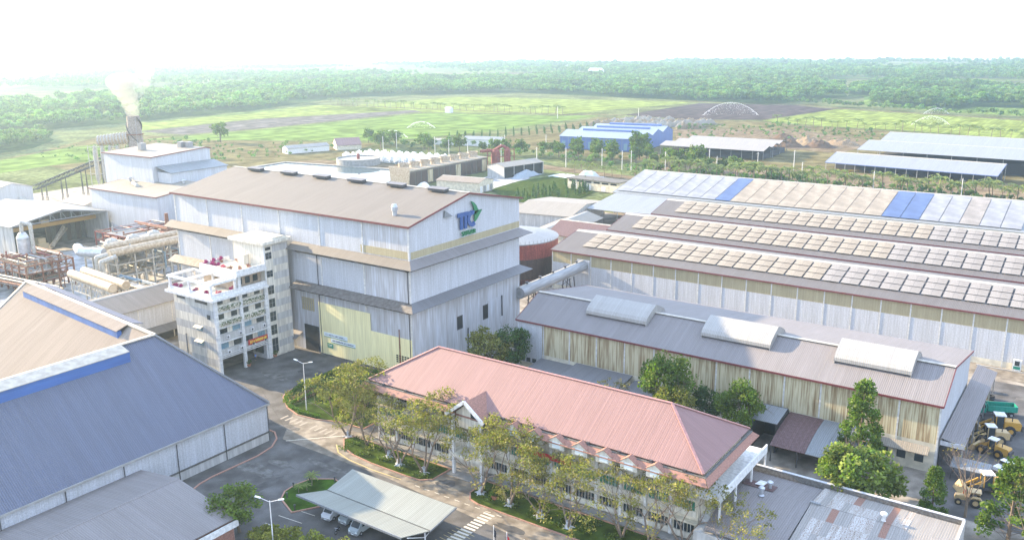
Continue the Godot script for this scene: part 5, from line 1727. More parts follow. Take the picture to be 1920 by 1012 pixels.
func tree_proto(kind: String, start: int) -> Array:  # [trunk mesh, crown mesh, bark]
	var g := RandomNumberGenerator.new()
	g.seed = start
	var tb := Mb.new()
	var cb := Mb.new()
	cb.tinted = true
	var bark := "bark"
	var tips := []
	match kind:
		"broad", "dark", "olive":
			var base := Color(0.112, 0.160, 0.028)
			if kind == "dark":
				base = Color(0.048, 0.092, 0.022)
			elif kind == "olive":
				base = Color(0.200, 0.192, 0.048)
			grow(tb, Vector3.ZERO, Vector3.UP, 4.2, 0.32, 3, 0.7, tips, g)
			for i in 46:
				var d := rdir(g)
				d.y = d.y * 0.8 + 0.1
				var c := Vector3(0, 7.2, 0) + d * Vector3(4.2, 4.6, 4.2) * g.randf_range(0.55, 1.0)
				var rr := g.randf_range(1.0, 1.9)
				leafball(cb, c, Vector3(rr, rr * 0.75, rr), 95, 0.5, base, 0.28, g)
		"cone", "spire":
			var base := Color(0.100, 0.152, 0.028)
			tb.tube(Vector3.ZERO, Vector3(0, 11, 0), 0.25, 0.06, 7)
			for i in 80:
				var u := pow(g.randf(), 0.8)
				var y := 1.4 + u * 10.8
				var a := g.randf() * TAU
				var wide := (3.6 if kind == "cone" else 2.6) * pow(1.0 - u, 0.75) + 0.35
				var c := Vector3(cos(a) * wide * 0.8, y, sin(a) * wide * 0.8)
				tb.tube(Vector3(0, y - 0.4, 0), c * Vector3(0.8, 1, 0.8), 0.05, 0.02, 4, false)
				leafball(cb, c, Vector3(0.95, 0.6, 0.95), 62, 0.42, base, 0.3, g)
		"mango":
			var base := Color(0.17, 0.215, 0.05)
			grow(tb, Vector3.ZERO, Vector3.UP, 3.4, 0.4, 3, 0.85, tips, g)
			for i in 70:
				var d := rdir(g)
				d.y = absf(d.y) * 0.95 - 0.22
				var c := Vector3(0, 4.6, 0) + d * Vector3(5.4, 5.2, 5.4) * g.randf_range(0.6, 1.0)
				leafball(cb, c, Vector3(1.25, 0.9, 1.25), 78, 0.62, base, 0.35, g)
		"acacia", "acacia_thin":
			var base := Color(0.235, 0.205, 0.062)
			bark = "bark_pale"
			for k in 3:
				var a := TAU * k / 3.0 + g.randf()
				grow(tb, Vector3(cos(a) * 0.12, 0, sin(a) * 0.12), Vector3(cos(a) * 0.42, 1, sin(a) * 0.42).normalized(), 4.1, 0.2, 3, 0.75, tips, g)
			for tip in tips:
				if g.randf() < (0.3 if kind == "acacia" else 0.62):
					continue
				leafball(cb, tip + Vector3(0, 0.15, 0), Vector3(1.15, 0.42, 1.15), 36 if kind == "acacia" else 16, 0.34, base, 0.3, g)
				leafball(cb, tip + rdir(g) * 0.9, Vector3(0.8, 0.3, 0.8), 20, 0.32, base, 0.3, g)
		"twiggy":
			var base := Color(0.24, 0.19, 0.08)
			bark = "bark_pale"
			grow(tb, Vector3.ZERO, Vector3.UP, 3.6, 0.2, 4, 0.55, tips, g)
			for tip in tips:
				if g.randf() < 0.5:
					leafball(cb, tip, Vector3(0.5, 0.3, 0.5), 12, 0.3, base, 0.3, g)
		"bare":
			bark = "bark_pale"
			tb.tube(Vector3.ZERO, Vector3(0, 3.4, 0), 0.24, 0.2, 7, false)
			for k in 7:
				var a := TAU * k / 7.0 + g.randf()
				var lean := g.randf_range(0.15, 0.6)
				grow(tb, Vector3(0, g.randf_range(2.6, 3.4), 0), Vector3(cos(a) * lean, 1, sin(a) * lean).normalized(), 3.6, 0.1, 3, 0.34, tips, g)
			for tip in tips:
				if g.randf() < 0.2:
					leafball(cb, tip, Vector3(0.3, 0.2, 0.3), 4, 0.22, Color(0.25, 0.2, 0.06), 0.3, g)
		"shrub":
			var base := Color(0.200, 0.208, 0.040)
			for k in 5:
				grow(tb, Vector3.ZERO, (Vector3.UP + rdir(g) * 0.5).normalized(), 1.3, 0.07, 2, 0.6, tips, g)
			for i in 26:
				var d := rdir(g)
				d.y = absf(d.y)
				leafball(cb, Vector3(0, 1.4, 0) + d * Vector3(2.6, 1.9, 2.6) * g.randf_range(0.4, 1.0), Vector3(0.75, 0.55, 0.75), 60, 0.36, base, 0.4, g)
		"round":  # seen from afar
			var base := Color(0.112, 0.160, 0.036)
			tb.tube(Vector3.ZERO, Vector3(0, 4, 0), 0.3, 0.2, 5, false)
			for i in 26:
				var d := rdir(g)
				d.y *= 0.85
				leafball(cb, Vector3(0, 5.6, 0) + d * Vector3(3.2, 3.6, 3.2) * g.randf_range(0.4, 1.0), Vector3(1.3, 1.1, 1.3), 26, 0.95, base, 0.3, g)
		"cypress":
			tb.tube(Vector3.ZERO, Vector3(0, 4, 0), 0.12, 0.05, 5, false)
			for i in 14:
				var u := i / 14.0
				leafball(cb, Vector3(0, 0.6 + u * 4.6, 0), Vector3(1.0 - u * 0.8, 0.6, 1.0 - u * 0.8), 14, 0.6, Color(0.08, 0.14, 0.045), 0.25, g)
		"palm":
			bark = "bark_pale"
			var q := Vector3.ZERO
			var lean := Vector3(g.randf_range(-0.12, 0.12), 1, g.randf_range(-0.12, 0.12))
			for k in 4:
				var e := q + lean * 1.5
				tb.tube(q, e, 0.22 - k * 0.02, 0.2 - k * 0.02, 6, false)
				lean = (lean + Vector3(g.randf_range(-0.05, 0.05), 0, g.randf_range(-0.05, 0.05)))
				q = e
			for k in 18:
				var a := TAU * k / 18.0 + g.randf() * 0.3
				var out := Vector3(cos(a), 0, sin(a))
				var rise := g.randf_range(0.1, 1.2)
				var prev := q
				var dir := (out + Vector3.UP * rise).normalized()
				var f := g.randf_range(0.7, 1.3)
				cb.col = Color(0.17 * f, 0.205 * f, 0.06 * f)
				for s in 5:
					var e := prev + dir * 0.75
					var sd := dir.cross(Vector3.UP).normalized()
					for side in [-1.0, 1.0]:
						var tipv: Vector3 = (prev + e) / 2 + sd * side * (0.75 - s * 0.09) + Vector3.DOWN * 0.35 + dir * 0.3
						cb.face([prev, e, tipv])
					prev = e
					dir = (dir + Vector3.DOWN * 0.3).normalized()
		"forest":
			var base := Color(0.145, 0.215, 0.075)
			tb.tube(Vector3.ZERO, Vector3(0, 5, 0), 0.2, 0.12, 4, false)
			for i in 9:
				var d := rdir(g)
				d.y = d.y * 0.7 + 0.2
				leafball(cb, Vector3(0, 8.5, 0) + d * Vector3(3.2, 2.8, 3.2), Vector3(2.0, 1.5, 2.0), 11, 2.2, base, 0.3, g)
	return [tb.mesh() if tb.v.size() else null, cb.mesh() if cb.v.size() else null, bark]

func tree(kind: String, called: String, label: String, at: Vector3, size := Vector3.ONE, turn := 0.0, group := "", variant := 0, white := false, leafmat := "leaf") -> Node3D:
	var key := "%s%d" % [kind, variant]
	if not trees.has(key):
		trees[key] = tree_proto(kind, kind.hash() % 1000 + variant * 77)
	var pr: Array = trees[key]
	var t := thing(called, label, "tree", at, turn, group)
	if pr[0]:
		place(t, "trunk", pr[0], pr[2], Transform3D(Basis().scaled(size), Vector3.ZERO))
	if pr[1]:
		place(t, "crown", pr[1], leafmat, Transform3D(Basis().scaled(size), Vector3.ZERO))
	if white:
		if not trees.has("white"):
			var b := Mb.new()
			b.lathe(Vector3.ZERO, [Vector2(0.75, 0.0), Vector2(0.5, 0.18), Vector2(0.42, 0.5), Vector2(0.4, 1.15), Vector2(0.36, 1.2)], 9)
			for k in 5:
				var a := TAU * k / 5.0 + 0.3
				b.tube(Vector3(0, 0.35, 0), Vector3(cos(a) * 1.1, -0.02, sin(a) * 1.1), 0.18, 0.06, 6)
			trees["white"] = b.mesh()
		place(t, "whitewashed_base", trees["white"], "whitewash", Transform3D(Basis(), Vector3.ZERO))
	return t

func near_trees() -> void:
	var g := "feathery trees in front of the pink-roofed office"
	var rows := [
		[-118.0, -111.2, 1.32, 0, "acacia", true, "wide feathery tree at the corner of the kerbed strip by the garden"],
		[-112.2, -110.4, 1.0, 1, "acacia", false, "leaning feathery tree right behind the wide corner tree"],
		[-105.4, -109.2, 1.02, 2, "acacia_thin", true, "thin bare-branched tree before the left end of the pink-roofed office"],
		[-101.5, -107.8, 1.05, 1, "acacia_thin", true, "thin feathery tree with white trunk foot near the middle of the short strip"],
		[-95.6, -107.9, 1.25, 0, "acacia", true, "feathery tree with white foot at the far tip of the short strip"],
		[-82.8, -107.9, 1.08, 2, "acacia", true, "feathery tree with white foot at the rounded end of the long strip"],
		[-76.4, -107.5, 1.22, 0, "acacia", true, "tall feathery tree beside the entrance gable on the long strip"],
		[-70.2, -107.2, 0.8, 1, "acacia", true, "smaller feathery tree with white foot below the red banner"],
		[-64.6, -107.0, 1.08, 2, "acacia", true, "feathery tree with big splayed white roots on the long strip"],
		[-56.2, -109.2, 1.05, 1, "acacia_thin", false, "grey leafless tree with pale twigs before the green windows"],
		[-51.8, -110.2, 1.0, 0, "acacia_thin", false, "pale twiggy tree second from the right end of the office"],
		[-47.2, -112.0, 1.08, 2, "acacia", false, "feathery tree at the right end of the pink-roofed office"],
		[-39.5, -110.6, 0.95, 1, "acacia_thin", false, "thin feathery tree over the corner of the grey sheet roof"],
	]
	for q in rows:
		tree(q[4], "feathery_tree", q[6], Vector3(q[0], 0.1, q[1]), Vector3.ONE * q[2], q[0] * 1.7, g, q[3], q[5])
	tree("broad", "leafy_tree", "large green tree rising behind the pink roof beside the straw shed wall", Vector3(-67.3, 0, -148.5), Vector3(1.22, 1.42, 1.22), 0.4)
	tree("olive", "leafy_tree", "dry olive-brown tree right behind the pink roof ridge", Vector3(-64.2, 0, -144.5), Vector3(1.0, 1.0, 1.0), 1.4)
	tree("broad", "leafy_tree", "round bright green tree beside the little dark bay of the straw shed", Vector3(-53.0, 0, -149.5), Vector3(1.02, 1.16, 1.02), 2.0, "", 1)
	tree("dark", "leafy_tree", "low dark green tree between two bright green trees behind the pink roof", Vector3(-60.2, 0, -151.5), Vector3(0.75, 0.86, 0.75), 0.9)
	tree("twiggy", "twiggy_tree", "thin twiggy tree in front of the dark lean-to roof", Vector3(-78.2, 0, -145.5), Vector3(0.95, 1.02, 0.95), 0.2)
	tree("olive", "leafy_tree", "yellow-green tree at the foot of the white gable wall", Vector3(-112.4, 0, -150.5), Vector3(1.25, 1.1, 1.25), 2.6, "", 1)
	tree("dark", "leafy_tree", "dark green tree squeezed between white gable and grey shed", Vector3(-108.6, 0, -154.0), Vector3(1.0, 1.12, 1.0), 0.1, "", 1)
	tree("cone", "pyramid_tree", "tall pyramid-shaped tree against the straw-coloured shed wall", Vector3(-31.2, 0, -150.5), Vector3(1.25, 1.45, 1.25), 0.5)
	tree("mango", "mango_tree", "big rounded broad-leaved tree behind the stained boundary wall", Vector3(-29.2, 0, -141.5), Vector3(1.32, 1.12, 1.25), 1.1)
	tree("spire", "pyramid_tree", "small pointed tree beside the corner of the boundary wall", Vector3(-17.4, 0, -140.8), Vector3(0.85, 0.78, 0.85), 0.8)
	tree("cone", "leafy_tree", "bushy yellow-green tree at the right edge with bare stems beside it", Vector3(-6.4, 0, -139.0), Vector3(1.35, 1.2, 1.35), 2.2, "", 1)
	tree("bare", "bare_tree", "bare pale-twigged tree in front of the parked loaders", Vector3(-13.1, 0, -145.8), Vector3.ONE * 1.0, 0.6)
	tree("bare", "bare_tree", "bare white stems at the right edge of the picture", Vector3(-3.8, 0, -137.0), Vector3(0.8, 1.1, 0.8), 2.6, "", 1)
	tree("broad", "leafy_tree", "round green tree beside the double-armed lamp near the carport", Vector3(-107.2, 0, -76.5), Vector3(0.95, 0.68, 0.95), 1.9, "", 2)
	for q in [[-97.5, -77.5, 1.15, "yellow-green shrub nearest the round lawn at the lower edge"], [-92.5, -79.0, 1.0, "middle yellow-green shrub before the parked vans"], [-87.0, -79.5, 1.05, "yellow-green shrub before the dark end of the carport"], [-82.0, -80.5, 0.85, "rightmost yellow-green shrub under the carport edge"], [-101.5, -76.0, 0.9, "yellow-green shrub at the foot of the double-armed lamp"]]:
		var s := tree("shrub", "shrub", q[3], Vector3(q[0], 0, q[1]), Vector3(q[2] * 1.1, q[2] * 1.0, q[2] * 1.1), q[0], "shrubs in front of the carport", int(absf(q[0])) % 2)
		s.set_meta("category", "shrub")
	# garden: hedges and planting
	var hedge_paths := [[[Vector2(-143.5, -118), Vector2(-141.5, -115.6), Vector2(-138, -114.2), Vector2(-134, -113.4), Vector2(-129, -114)], "clipped hedge along the kerb of the garden island"], [[Vector2(-139.5, -115.5), Vector2(-139.9, -124.5), Vector2(-141.5, -134)], "straight clipped hedge running across the garden island"], [[Vector2(-143.5, -118), Vector2(-145.6, -124), Vector2(-145.6, -138.5), Vector2(-134, -139.4)], "clipped hedge on the yard side of the garden by the yellow wall"]]
	for h in hedge_paths:
		var t := thing("hedge", h[1], "hedge", Vector3(h[0][0].x, 0.12, h[0][0].y))
		var b := mb(t)
		b.tinted = true
		for i in h[0].size() - 1:
			var p: Vector2 = h[0][i]
			var q: Vector2 = h[0][i + 1]
			for k in int(p.distance_to(q) * 95):
				var u := p.lerp(q, rng.randf())
				var f := rng.randf_range(0.75, 1.25)
				b.col = Color(0.115 * f, 0.185 * f, 0.025 * f)
				var d := rdir(rng)
				b.leaf(Vector3(u.x + rng.randf_range(-0.4, 0.4), 0.15 + 0.75 * sqrt(rng.randf()), u.y + rng.randf_range(-0.4, 0.4)), d, d.cross(rdir(rng)).normalized(), 0.3, 0.2)
		part(t, "foliage", b, "leaf")
	var bed := thing("flower_bed", "reddish flower bed enclosed by the clipped hedge", "flower bed", Vector3(-137, 0.12, -117))
	var fb := mb(bed)
	fb.tinted = true
	for k in 1500:
		var f := rng.randf_range(0.7, 1.2)
		fb.col = Color(0.26 * f, 0.12 * f, 0.08 * f) if rng.randf() < 0.55 else Color(0.12 * f, 0.15 * f, 0.04 * f)
		var d := rdir(rng)
		fb.leaf(Vector3(rng.randf_range(-142.3, -139), 0.1 + rng.randf() * 0.5, rng.randf_range(-124, -117)), d, d.cross(rdir(rng)).normalized(), 0.3, 0.2)
	part(bed, "planting", fb, "leaf")
	for q in [[-131.5, -120, 1.1, "spreading shrub in the middle of the garden island"], [-127, -118.5, 1.0, "low spreading shrub on the garden by the office end"], [-134.5, -127, 0.9, "loose shrub between garden hedge and yellow wall"], [-125.5, -124.5, 1.1, "broad shrub beside the end wall of the pink-roofed office"], [-122, -118, 0.9, "small shrub beside the wide corner tree"]]:
		var s := tree("shrub", "shrub", q[3], Vector3(q[0], 0.1, q[1]), Vector3.ONE * q[2] * 1.2, q[1], "", int(absf(q[0])) % 2)
		s.set_meta("category", "shrub")
	# low planting under the row of trees
	var under := thing("ground_planting", "straggling low plants under the row of feathery trees", "plants", Vector3(-80, 0.12, -109))
	var ub := mb(under)
	ub.tinted = true
	for k in 5200:
		var x := rng.randf_range(-116, -93) if rng.randf() < 0.42 else rng.randf_range(-83, -41)
		var z := rng.randf_range(-111.6, -106.0)
		if sin(x * 1.3) + sin(z * 2.1 + x * 0.4) < 0.35:
			continue
		var f := rng.randf_range(0.6, 1.3)
		ub.col = Color(0.12 * f, 0.155 * f, 0.035 * f)
		var d := rdir(rng)
		ub.leaf(Vector3(x, 0.15 + rng.randf() * 0.6, z), d, d.cross(rdir(rng)).normalized(), 0.42, 0.22)
	var uo := part(under, "foliage", ub, "leaf")
	under.set_meta("kind", "stuff")
	# palms on the round lawn
	for q in [[-109.0, -93.4, 0.42, "little palm with the fullest head on the round lawn"], [-108.9, -90.3, 0.28, "smallest palm on the round lawn"], [-108.2, -91.6, 0.25, "tiny palm beside the fuller one on the round lawn"]]:
		tree("palm", "garden_palm", q[3], Vector3(q[0], 0.1, q[1]), Vector3(q[2] * 1.1, q[2] * 0.7, q[2] * 1.1), q[0], "palms on the round lawn", 0)

func inside(p: Vector2, poly: Array) -> bool:
	return Geometry2D.is_point_in_polygon(p, PackedVector2Array(poly))

func mass(called: String, label: String, category: String, polys: Array, step: float, lo: float, hi: float, kind := "forest", shade := Color(1, 1, 1)) -> void:
	if not trees.has(kind + "0"):
		trees[kind + "0"] = tree_proto(kind, 5)
	var pts := []
	var patch := FastNoiseLite.new()
	patch.seed = 9
	patch.frequency = 0.006
	for poly in polys:
		var mn := Vector2(INF, INF)
		var mx := -mn
		for p in poly:
			mn = mn.min(p)
			mx = mx.max(p)
		var x := mn.x
		while x < mx.x:
			var z := mn.y
			while z < mx.y:
				var p := Vector2(x + rng.randf_range(-0.45, 0.45) * step, z + rng.randf_range(-0.45, 0.45) * step)
				if inside(p, poly) and patch.get_noise_2d(p.x, p.y * 2.0) > -0.3:
					pts.append(p)
				z += step
			x += step
	var t := thing(called, label, category)
	t.set_meta("kind", "stuff")
	var mm := MultiMesh.new()
	mm.transform_format = MultiMesh.TRANSFORM_3D
	mm.use_colors = true
	mm.mesh = trees[kind + "0"][1]
	mm.instance_count = pts.size()
	for i in pts.size():
		var pn := patch.get_noise_2d(pts[i].x * 1.7 + 300.0, pts[i].y * 1.7)
		var s := rng.randf_range(lo, hi) * (1.0 + pn * 0.5)
		mm.set_instance_transform(i, Transform3D(Basis(Vector3.UP, rng.randf() * TAU).scaled(Vector3(s, s * rng.randf_range(0.8, 1.15), s)), Vector3(pts[i].x, -0.3, pts[i].y)))
		var f := rng.randf_range(0.75, 1.25) * (1.0 + patch.get_noise_2d(pts[i].x, pts[i].y + 700.0) * 0.6)
		mm.set_instance_color(i, Color(shade.r * f * rng.randf_range(0.85, 1.15), shade.g * f, shade.b * f))
	var o := MultiMeshInstance3D.new()
	o.name = "crowns"
	o.multimesh = mm
	o.material_override = M["leaf"]
	t.add_child(o)

func far_trees() -> void:
	mass("forest", "wide plantation forest beyond the fields, seen as one mass", "forest", [FOREST_MID], 8.0, 0.75, 1.15)
	mass("forest", "forest blocks beyond the sprinklers on the right", "forest", [FOREST_EAST, FOREST_EAST_NEAR], 7.5, 0.7, 1.1)
	mass("forest", "pale hazy forest on the left beyond the chimney", "forest", [FOREST_WEST], 8.0, 0.75, 1.2)
	mass("grove", "square tree plot at the left edge of the picture", "grove", [GROVE_WEST], 6.5, 0.6, 0.85)
	var far := []
	for i in 60:
		var a := rng.randf_range(-0.05, 1.35)
		var d := 1850.0 + 1450.0 * rng.randf()
		var c := Vector2(-sin(a) * d, -cos(a) * d)
		var w := rng.randf_range(80, 360)
		var h := rng.randf_range(60, 160)
		far.append([c + Vector2(-w, -h * 0.6), c + Vector2(w * 0.9, -h), c + Vector2(w, h * 0.7), c + Vector2(-w * 0.8, h)])
	mass("woodland", "far wooded belts fading into haze below the horizon", "woodland", far, 15.0, 0.9, 1.35)
	# strip of saplings along the far track
	mass("saplings", "strip of young trees along the far edge of the fields", "trees", [[Vector2(-470, -1076), Vector2(-339, -1082), Vector2(-262, -1037), Vector2(-10, -944), Vector2(-10, -958), Vector2(-262, -1050), Vector2(-339, -1096), Vector2(-470, -1092)]], 6.0, 0.45, 0.7)
	mass("scrub_bushes", "scattered scrub bushes on the waste ground beyond the sheds", "bushes", [[Vector2(-300, -640), Vector2(-330, -740), Vector2(-260, -800), Vector2(-160, -760), Vector2(-150, -680)], [Vector2(-480, -300), Vector2(-640, -310), Vector2(-700, -420), Vector2(-600, -440), Vector2(-470, -470)]], 9.0, 0.08, 0.4)
	mass("wild_bushes", "bushes and small trees along the mill's far boundary", "bushes", [[Vector2(-470, -480), Vector2(-480, -510), Vector2(-420, -520), Vector2(-330, -500), Vector2(-320, -470)], [Vector2(-330, -470), Vector2(-325, -500), Vector2(-260, -495), Vector2(-210, -478), Vector2(-150, -470), Vector2(-140, -455), Vector2(-240, -455)]], 7.0, 0.28, 0.62)
	mass("verge_plants", "low green plants filling the strip between palms behind the striped panel roof", "plants", [[Vector2(-235, -470), Vector2(-150, -478), Vector2(0, -468), Vector2(0, -448), Vector2(-150, -452), Vector2(-235, -450)]], 4.0, 0.2, 0.45)
	# separate trees beyond the halls
	var g := "trees beyond the warehouses"
	var big := tree("round", "far_tree", "largest round tree, standing before the blue hall", Vector3(-262, 0, -520), Vector3(2.3, 2.1, 2.3), 0.3, g, 1)
	for q in [[-330, -505, 0.9], [-322, -512, 0.8], [-312, -500, 1.0], [-304, -508, 1.0], [-297, -498, 0.9], [-289, -508, 1.1], [-283, -500, 0.9], [-275, -506, 1.0], [-268, -498, 0.9], [-256, -500, 1.0], [-248, -504, 1.1], [-240, -498, 0.8], [-231, -494, 1.2], [-222, -492, 1.0], [-214, -488, 0.9], [-206, -486, 1.1], [-198, -482, 0.9], [-190, -484, 0.8], [-181, -478, 0.9], [-172, -480, 0.8], [-338, -496, 1.0], [-347, -490, 0.8], [-357, -486, 0.9], [-370, -488, 0.8], [-383, -482, 0.9], [-396, -486, 0.8], [-408, -480, 0.9], [-420, -484, 1.0], [-447, -475, 1.1], [-455, -482, 0.9]]:
		tree("round", "far_tree", "green tree in the belt between warehouses and blue hall", Vector3(q[0] + rng.randf_range(-2, 2), 0, q[1] + rng.randf_range(-3, 3)), Vector3.ONE * q[2] * rng.randf_range(1.2, 1.65), q[0], g, int(absf(q[0])) % 3)
	for q in [[-452, -492, 1.5, "dark bushy tree left of the low white house"], [-470, -505, 1.3, "tall dark tree behind the sprinkler jet"], [-488, -500, 1.4, "rounded dark tree beside the sprinkler jet"], [-592, -440, 2.0, "lone round tree at the field edge right of the chimney"]]:
		tree("round", "far_tree", q[3], Vector3(q[0], 0, q[1]), Vector3.ONE * q[2], q[0], g, 0)
	# palm rows
	var n := 0
	for i in 62:
		var u := i / 61.0
		var x := lerpf(-226, -8, u) + rng.randf_range(-2, 2)
		var z := lerpf(-452, -462, u) + rng.randf_range(-9, 9)
		tree("palm", "coconut_palm", "coconut palm in the row behind the striped panel roof", Vector3(x, 0, z), Vector3.ONE * rng.randf_range(1.15, 1.7), rng.randf() * TAU, "coconut palms behind the panel roof", i % 3)
	for q in [[-262, -438, 1.15], [-256, -436, 1.2], [-250, -437, 1.1], [-240, -434, 1.0], [-234, -432, 1.05], [-227, -430, 0.9], [-219, -430, 0.95]]:
		tree("palm", "coconut_palm", "coconut palm in the short row beside the white heap", Vector3(q[0], 0, q[1]), Vector3.ONE * q[2], q[0], "coconut palms beside the white heap", int(absf(q[0])) % 3)
	for i in 46:
		var u := i / 45.0
		tree("palm", "field_palm", "small palm in the dividing row across the green fields", Vector3(lerpf(-835, -497, u) + rng.randf_range(-2, 2), -0.2, lerpf(-794, -810, u) + rng.randf_range(-4, 4)), Vector3.ONE * rng.randf_range(0.9, 1.4), i, "palms across the green fields", i % 3)
	for i in 34:
		var u := i / 33.0
		tree("palm", "field_palm", "small palm along the near edge of the right-hand field", Vector3(lerpf(-262, -12, u) + rng.randf_range(-2, 2), -0.2, (lerpf(-803, -800, u * 2.5) if u < 0.4 else lerpf(-800, -752, (u - 0.4) / 0.6)) + rng.randf_range(-3, 3)), Vector3.ONE * rng.randf_range(0.8, 1.4), i, "palms along the right-hand field", i % 3)
	# nursery cypresses
	for i in 48:
		var x := lerpf(-246, -222, rng.randf())
		var z := lerpf(-342, -402, (i + rng.randf()) / 48.0) 
		tree("cypress", "cypress", "small dark cypress in the planted patch behind the white gable", Vector3(x - (z + 342) * -0.12 * 0, 0, z), Vector3.ONE * rng.randf_range(0.7, 1.2), i, "cypresses behind the white gable", i % 2)
	for i in 60:
		var u := i / 59.0
		var row := i % 3
		tree("cypress", "cypress", "small cypress in the rows left of the blue hall", Vector3(lerpf(-455, -395, u) + row * 9, -0.2, lerpf(-560, -700, u) + row * 5), Vector3.ONE * rng.randf_range(0.8, 1.2), i, "cypress rows left of the blue hall", i % 2)

# ---------------------------------------------------------------- mill plant on the left
func pipe_rack(called: String, label: String, x0: float, x1: float, z0: float, z1: float, levels: Array, sd: int, frame: String, pipes: Array, np: int) -> Node3D:
	var g := RandomNumberGenerator.new()
	g.seed = sd
	var t := thing(called, label, "pipe rack", Vector3((x0 + x1) / 2, 0, (z0 + z1) / 2))
	var nx := int(absf(x1 - x0) / 5.5) + 1
	var nz := int(absf(z1 - z0) / 6.5) + 1
	var top: float = levels[-1]
	for i in nx + 1:
		for j in nz + 1:
			var p := Vector3(lerpf(x0, x1, float(i) / nx), 0, lerpf(z0, z1, float(j) / nz))
			var b := mb(t)
			b.box(p + Vector3(-0.22, 0, -0.22), p + Vector3(0.22, top + 0.2, 0.22))
			part(t, "column", b, frame)
	for y in levels:
		for i in nx + 1:
			var b := mb(t)
			var x := lerpf(x0, x1, float(i) / nx)
			b.beam(Vector3(x, y, z0), Vector3(x, y, z1), 0.25, 0.4)
			part(t, "beam", b, frame)
		for j in nz + 1:
			var b := mb(t)
			var z := lerpf(z0, z1, float(j) / nz)
			b.beam(Vector3(x0, y + 0.02, z), Vector3(x1, y + 0.02, z), 0.25, 0.36)
			part(t, "beam", b, frame)
		var r := mb(t)
		for q in [[Vector3(x1, y, z0), Vector3(x1, y, z1)], [Vector3(x0, y, z0), Vector3(x1, y, z0)]]:
			r.beam(q[0] + Vector3.UP * 1.1, q[1] + Vector3.UP * 1.1, 0.08)
			r.beam(q[0] + Vector3.UP * 0.6, q[1] + Vector3.UP * 0.6, 0.06)
		part(t, "handrail", r, pipes[0])
		if y == levels[0] or g.randf() < 0.5:
			var d := mb(t)
			d.box(Vector3(lerpf(x0, x1, 0.3), y + 0.21, z0), Vector3(x1, y + 0.27, lerpf(z0, z1, g.randf_range(0.4, 0.9))))
			part(t, "deck", d, "steel")
	for i in nx:
		var b := mb(t)
		b.beam(Vector3(lerpf(x0, x1, float(i) / nx), 0.2, z0), Vector3(lerpf(x0, x1, float(i + 1) / nx), levels[0], z0), 0.14)
		b.beam(Vector3(lerpf(x0, x1, float(i + 1) / nx), 0.2, z0 + 0.01), Vector3(lerpf(x0, x1, float(i) / nx), levels[0], z0 + 0.01), 0.14)
		part(t, "brace", b, frame)
	for j in nz:
		var b := mb(t)
		b.beam(Vector3(x1, levels[0], lerpf(z0, z1, float(j) / nz)), Vector3(x1, top, lerpf(z0, z1, float(j + 1) / nz)), 0.14)
		part(t, "brace", b, frame)
	for k in np:
		var b := mb(t)
		var y: float = levels[g.randi() % levels.size()] + g.randf_range(0.3, 1.1)
		var r := g.randf_range(0.12, 0.42)
		var m: String = pipes[g.randi() % pipes.size()]
		if g.randf() < 0.55:
			var z := g.randf_range(minf(z0, z1), maxf(z0, z1))
			var xa := lerpf(x0, x1, g.randf_range(-0.1, 0.3))
			var xb := lerpf(x0, x1, g.randf_range(0.7, 1.08))
			b.tube(Vector3(xa, y, z), Vector3(xb, y, z), r, r, 8)
			b.tube(Vector3(xb, y + r * 0.5, z), Vector3(xb, maxf(0.0, y - g.randf_range(2, 6)), z), r, r, 8)
		else:
			var x := g.randf_range(x0, x1)
			var za := lerpf(z0, z1, g.randf_range(0.0, 0.3))
			var zb := lerpf(z0, z1, g.randf_range(0.7, 1.0))
			b.tube(Vector3(x, y, za), Vector3(x, y, zb), r, r, 8)
			b.tube(Vector3(x, y - r * 0.5, za), Vector3(x, y + g.randf_range(1, 3), za), r, r, 8)
		part(t, "pipe", b, m)
	return t

func vessel(called: String, label: String, at: Vector3, prof: Array, m: String, legs := 0.0) -> Node3D:
	var t := thing(called, label, "vessel", at)
	var b := mb()
	b.lathe(Vector3.ZERO, prof, 22)
	part(t, "shell", b, m)
	if legs > 0:
		for k in 4:
			b = mb()
			var a := PI / 4 + k * PI / 2
			b.beam(Vector3(cos(a) * legs, 0, sin(a) * legs), Vector3(cos(a) * legs, prof[0].y + 0.8, sin(a) * legs), 0.22)
			part(t, "leg", b, "steel")
	return t

func duct(called: String, label: String, pts: Array, r: float, m: String, cat := "duct") -> Node3D:
	var t := thing(called, label, cat, pts[0])
	for i in pts.size() - 1:
		var b := mb(t)
		b.tube(pts[i], pts[i + 1], r, r, 18)
		if i > 0:
			b.lathe(pts[i] - Vector3(0, r, 0), [Vector2(0, 0), Vector2(r * 0.6, r * 0.2), Vector2(r, r), Vector2(r * 0.6, r * 1.8), Vector2(0, r * 2)], 14)
		part(t, "duct_section", b, m)
		var n := int(Vector3(pts[i]).distance_to(pts[i + 1]) / 4.0)
		for k in n:
			var c := Vector3(pts[i]).lerp(pts[i + 1], (k + 0.5) / n)
			var d := (Vector3(pts[i + 1]) - Vector3(pts[i])).normalized()
			b = mb(t)
			b.tube(c - d * 0.1, c + d * 0.1, r + 0.06, r + 0.06, 18)
			part(t, "flange", b, m)
	return t

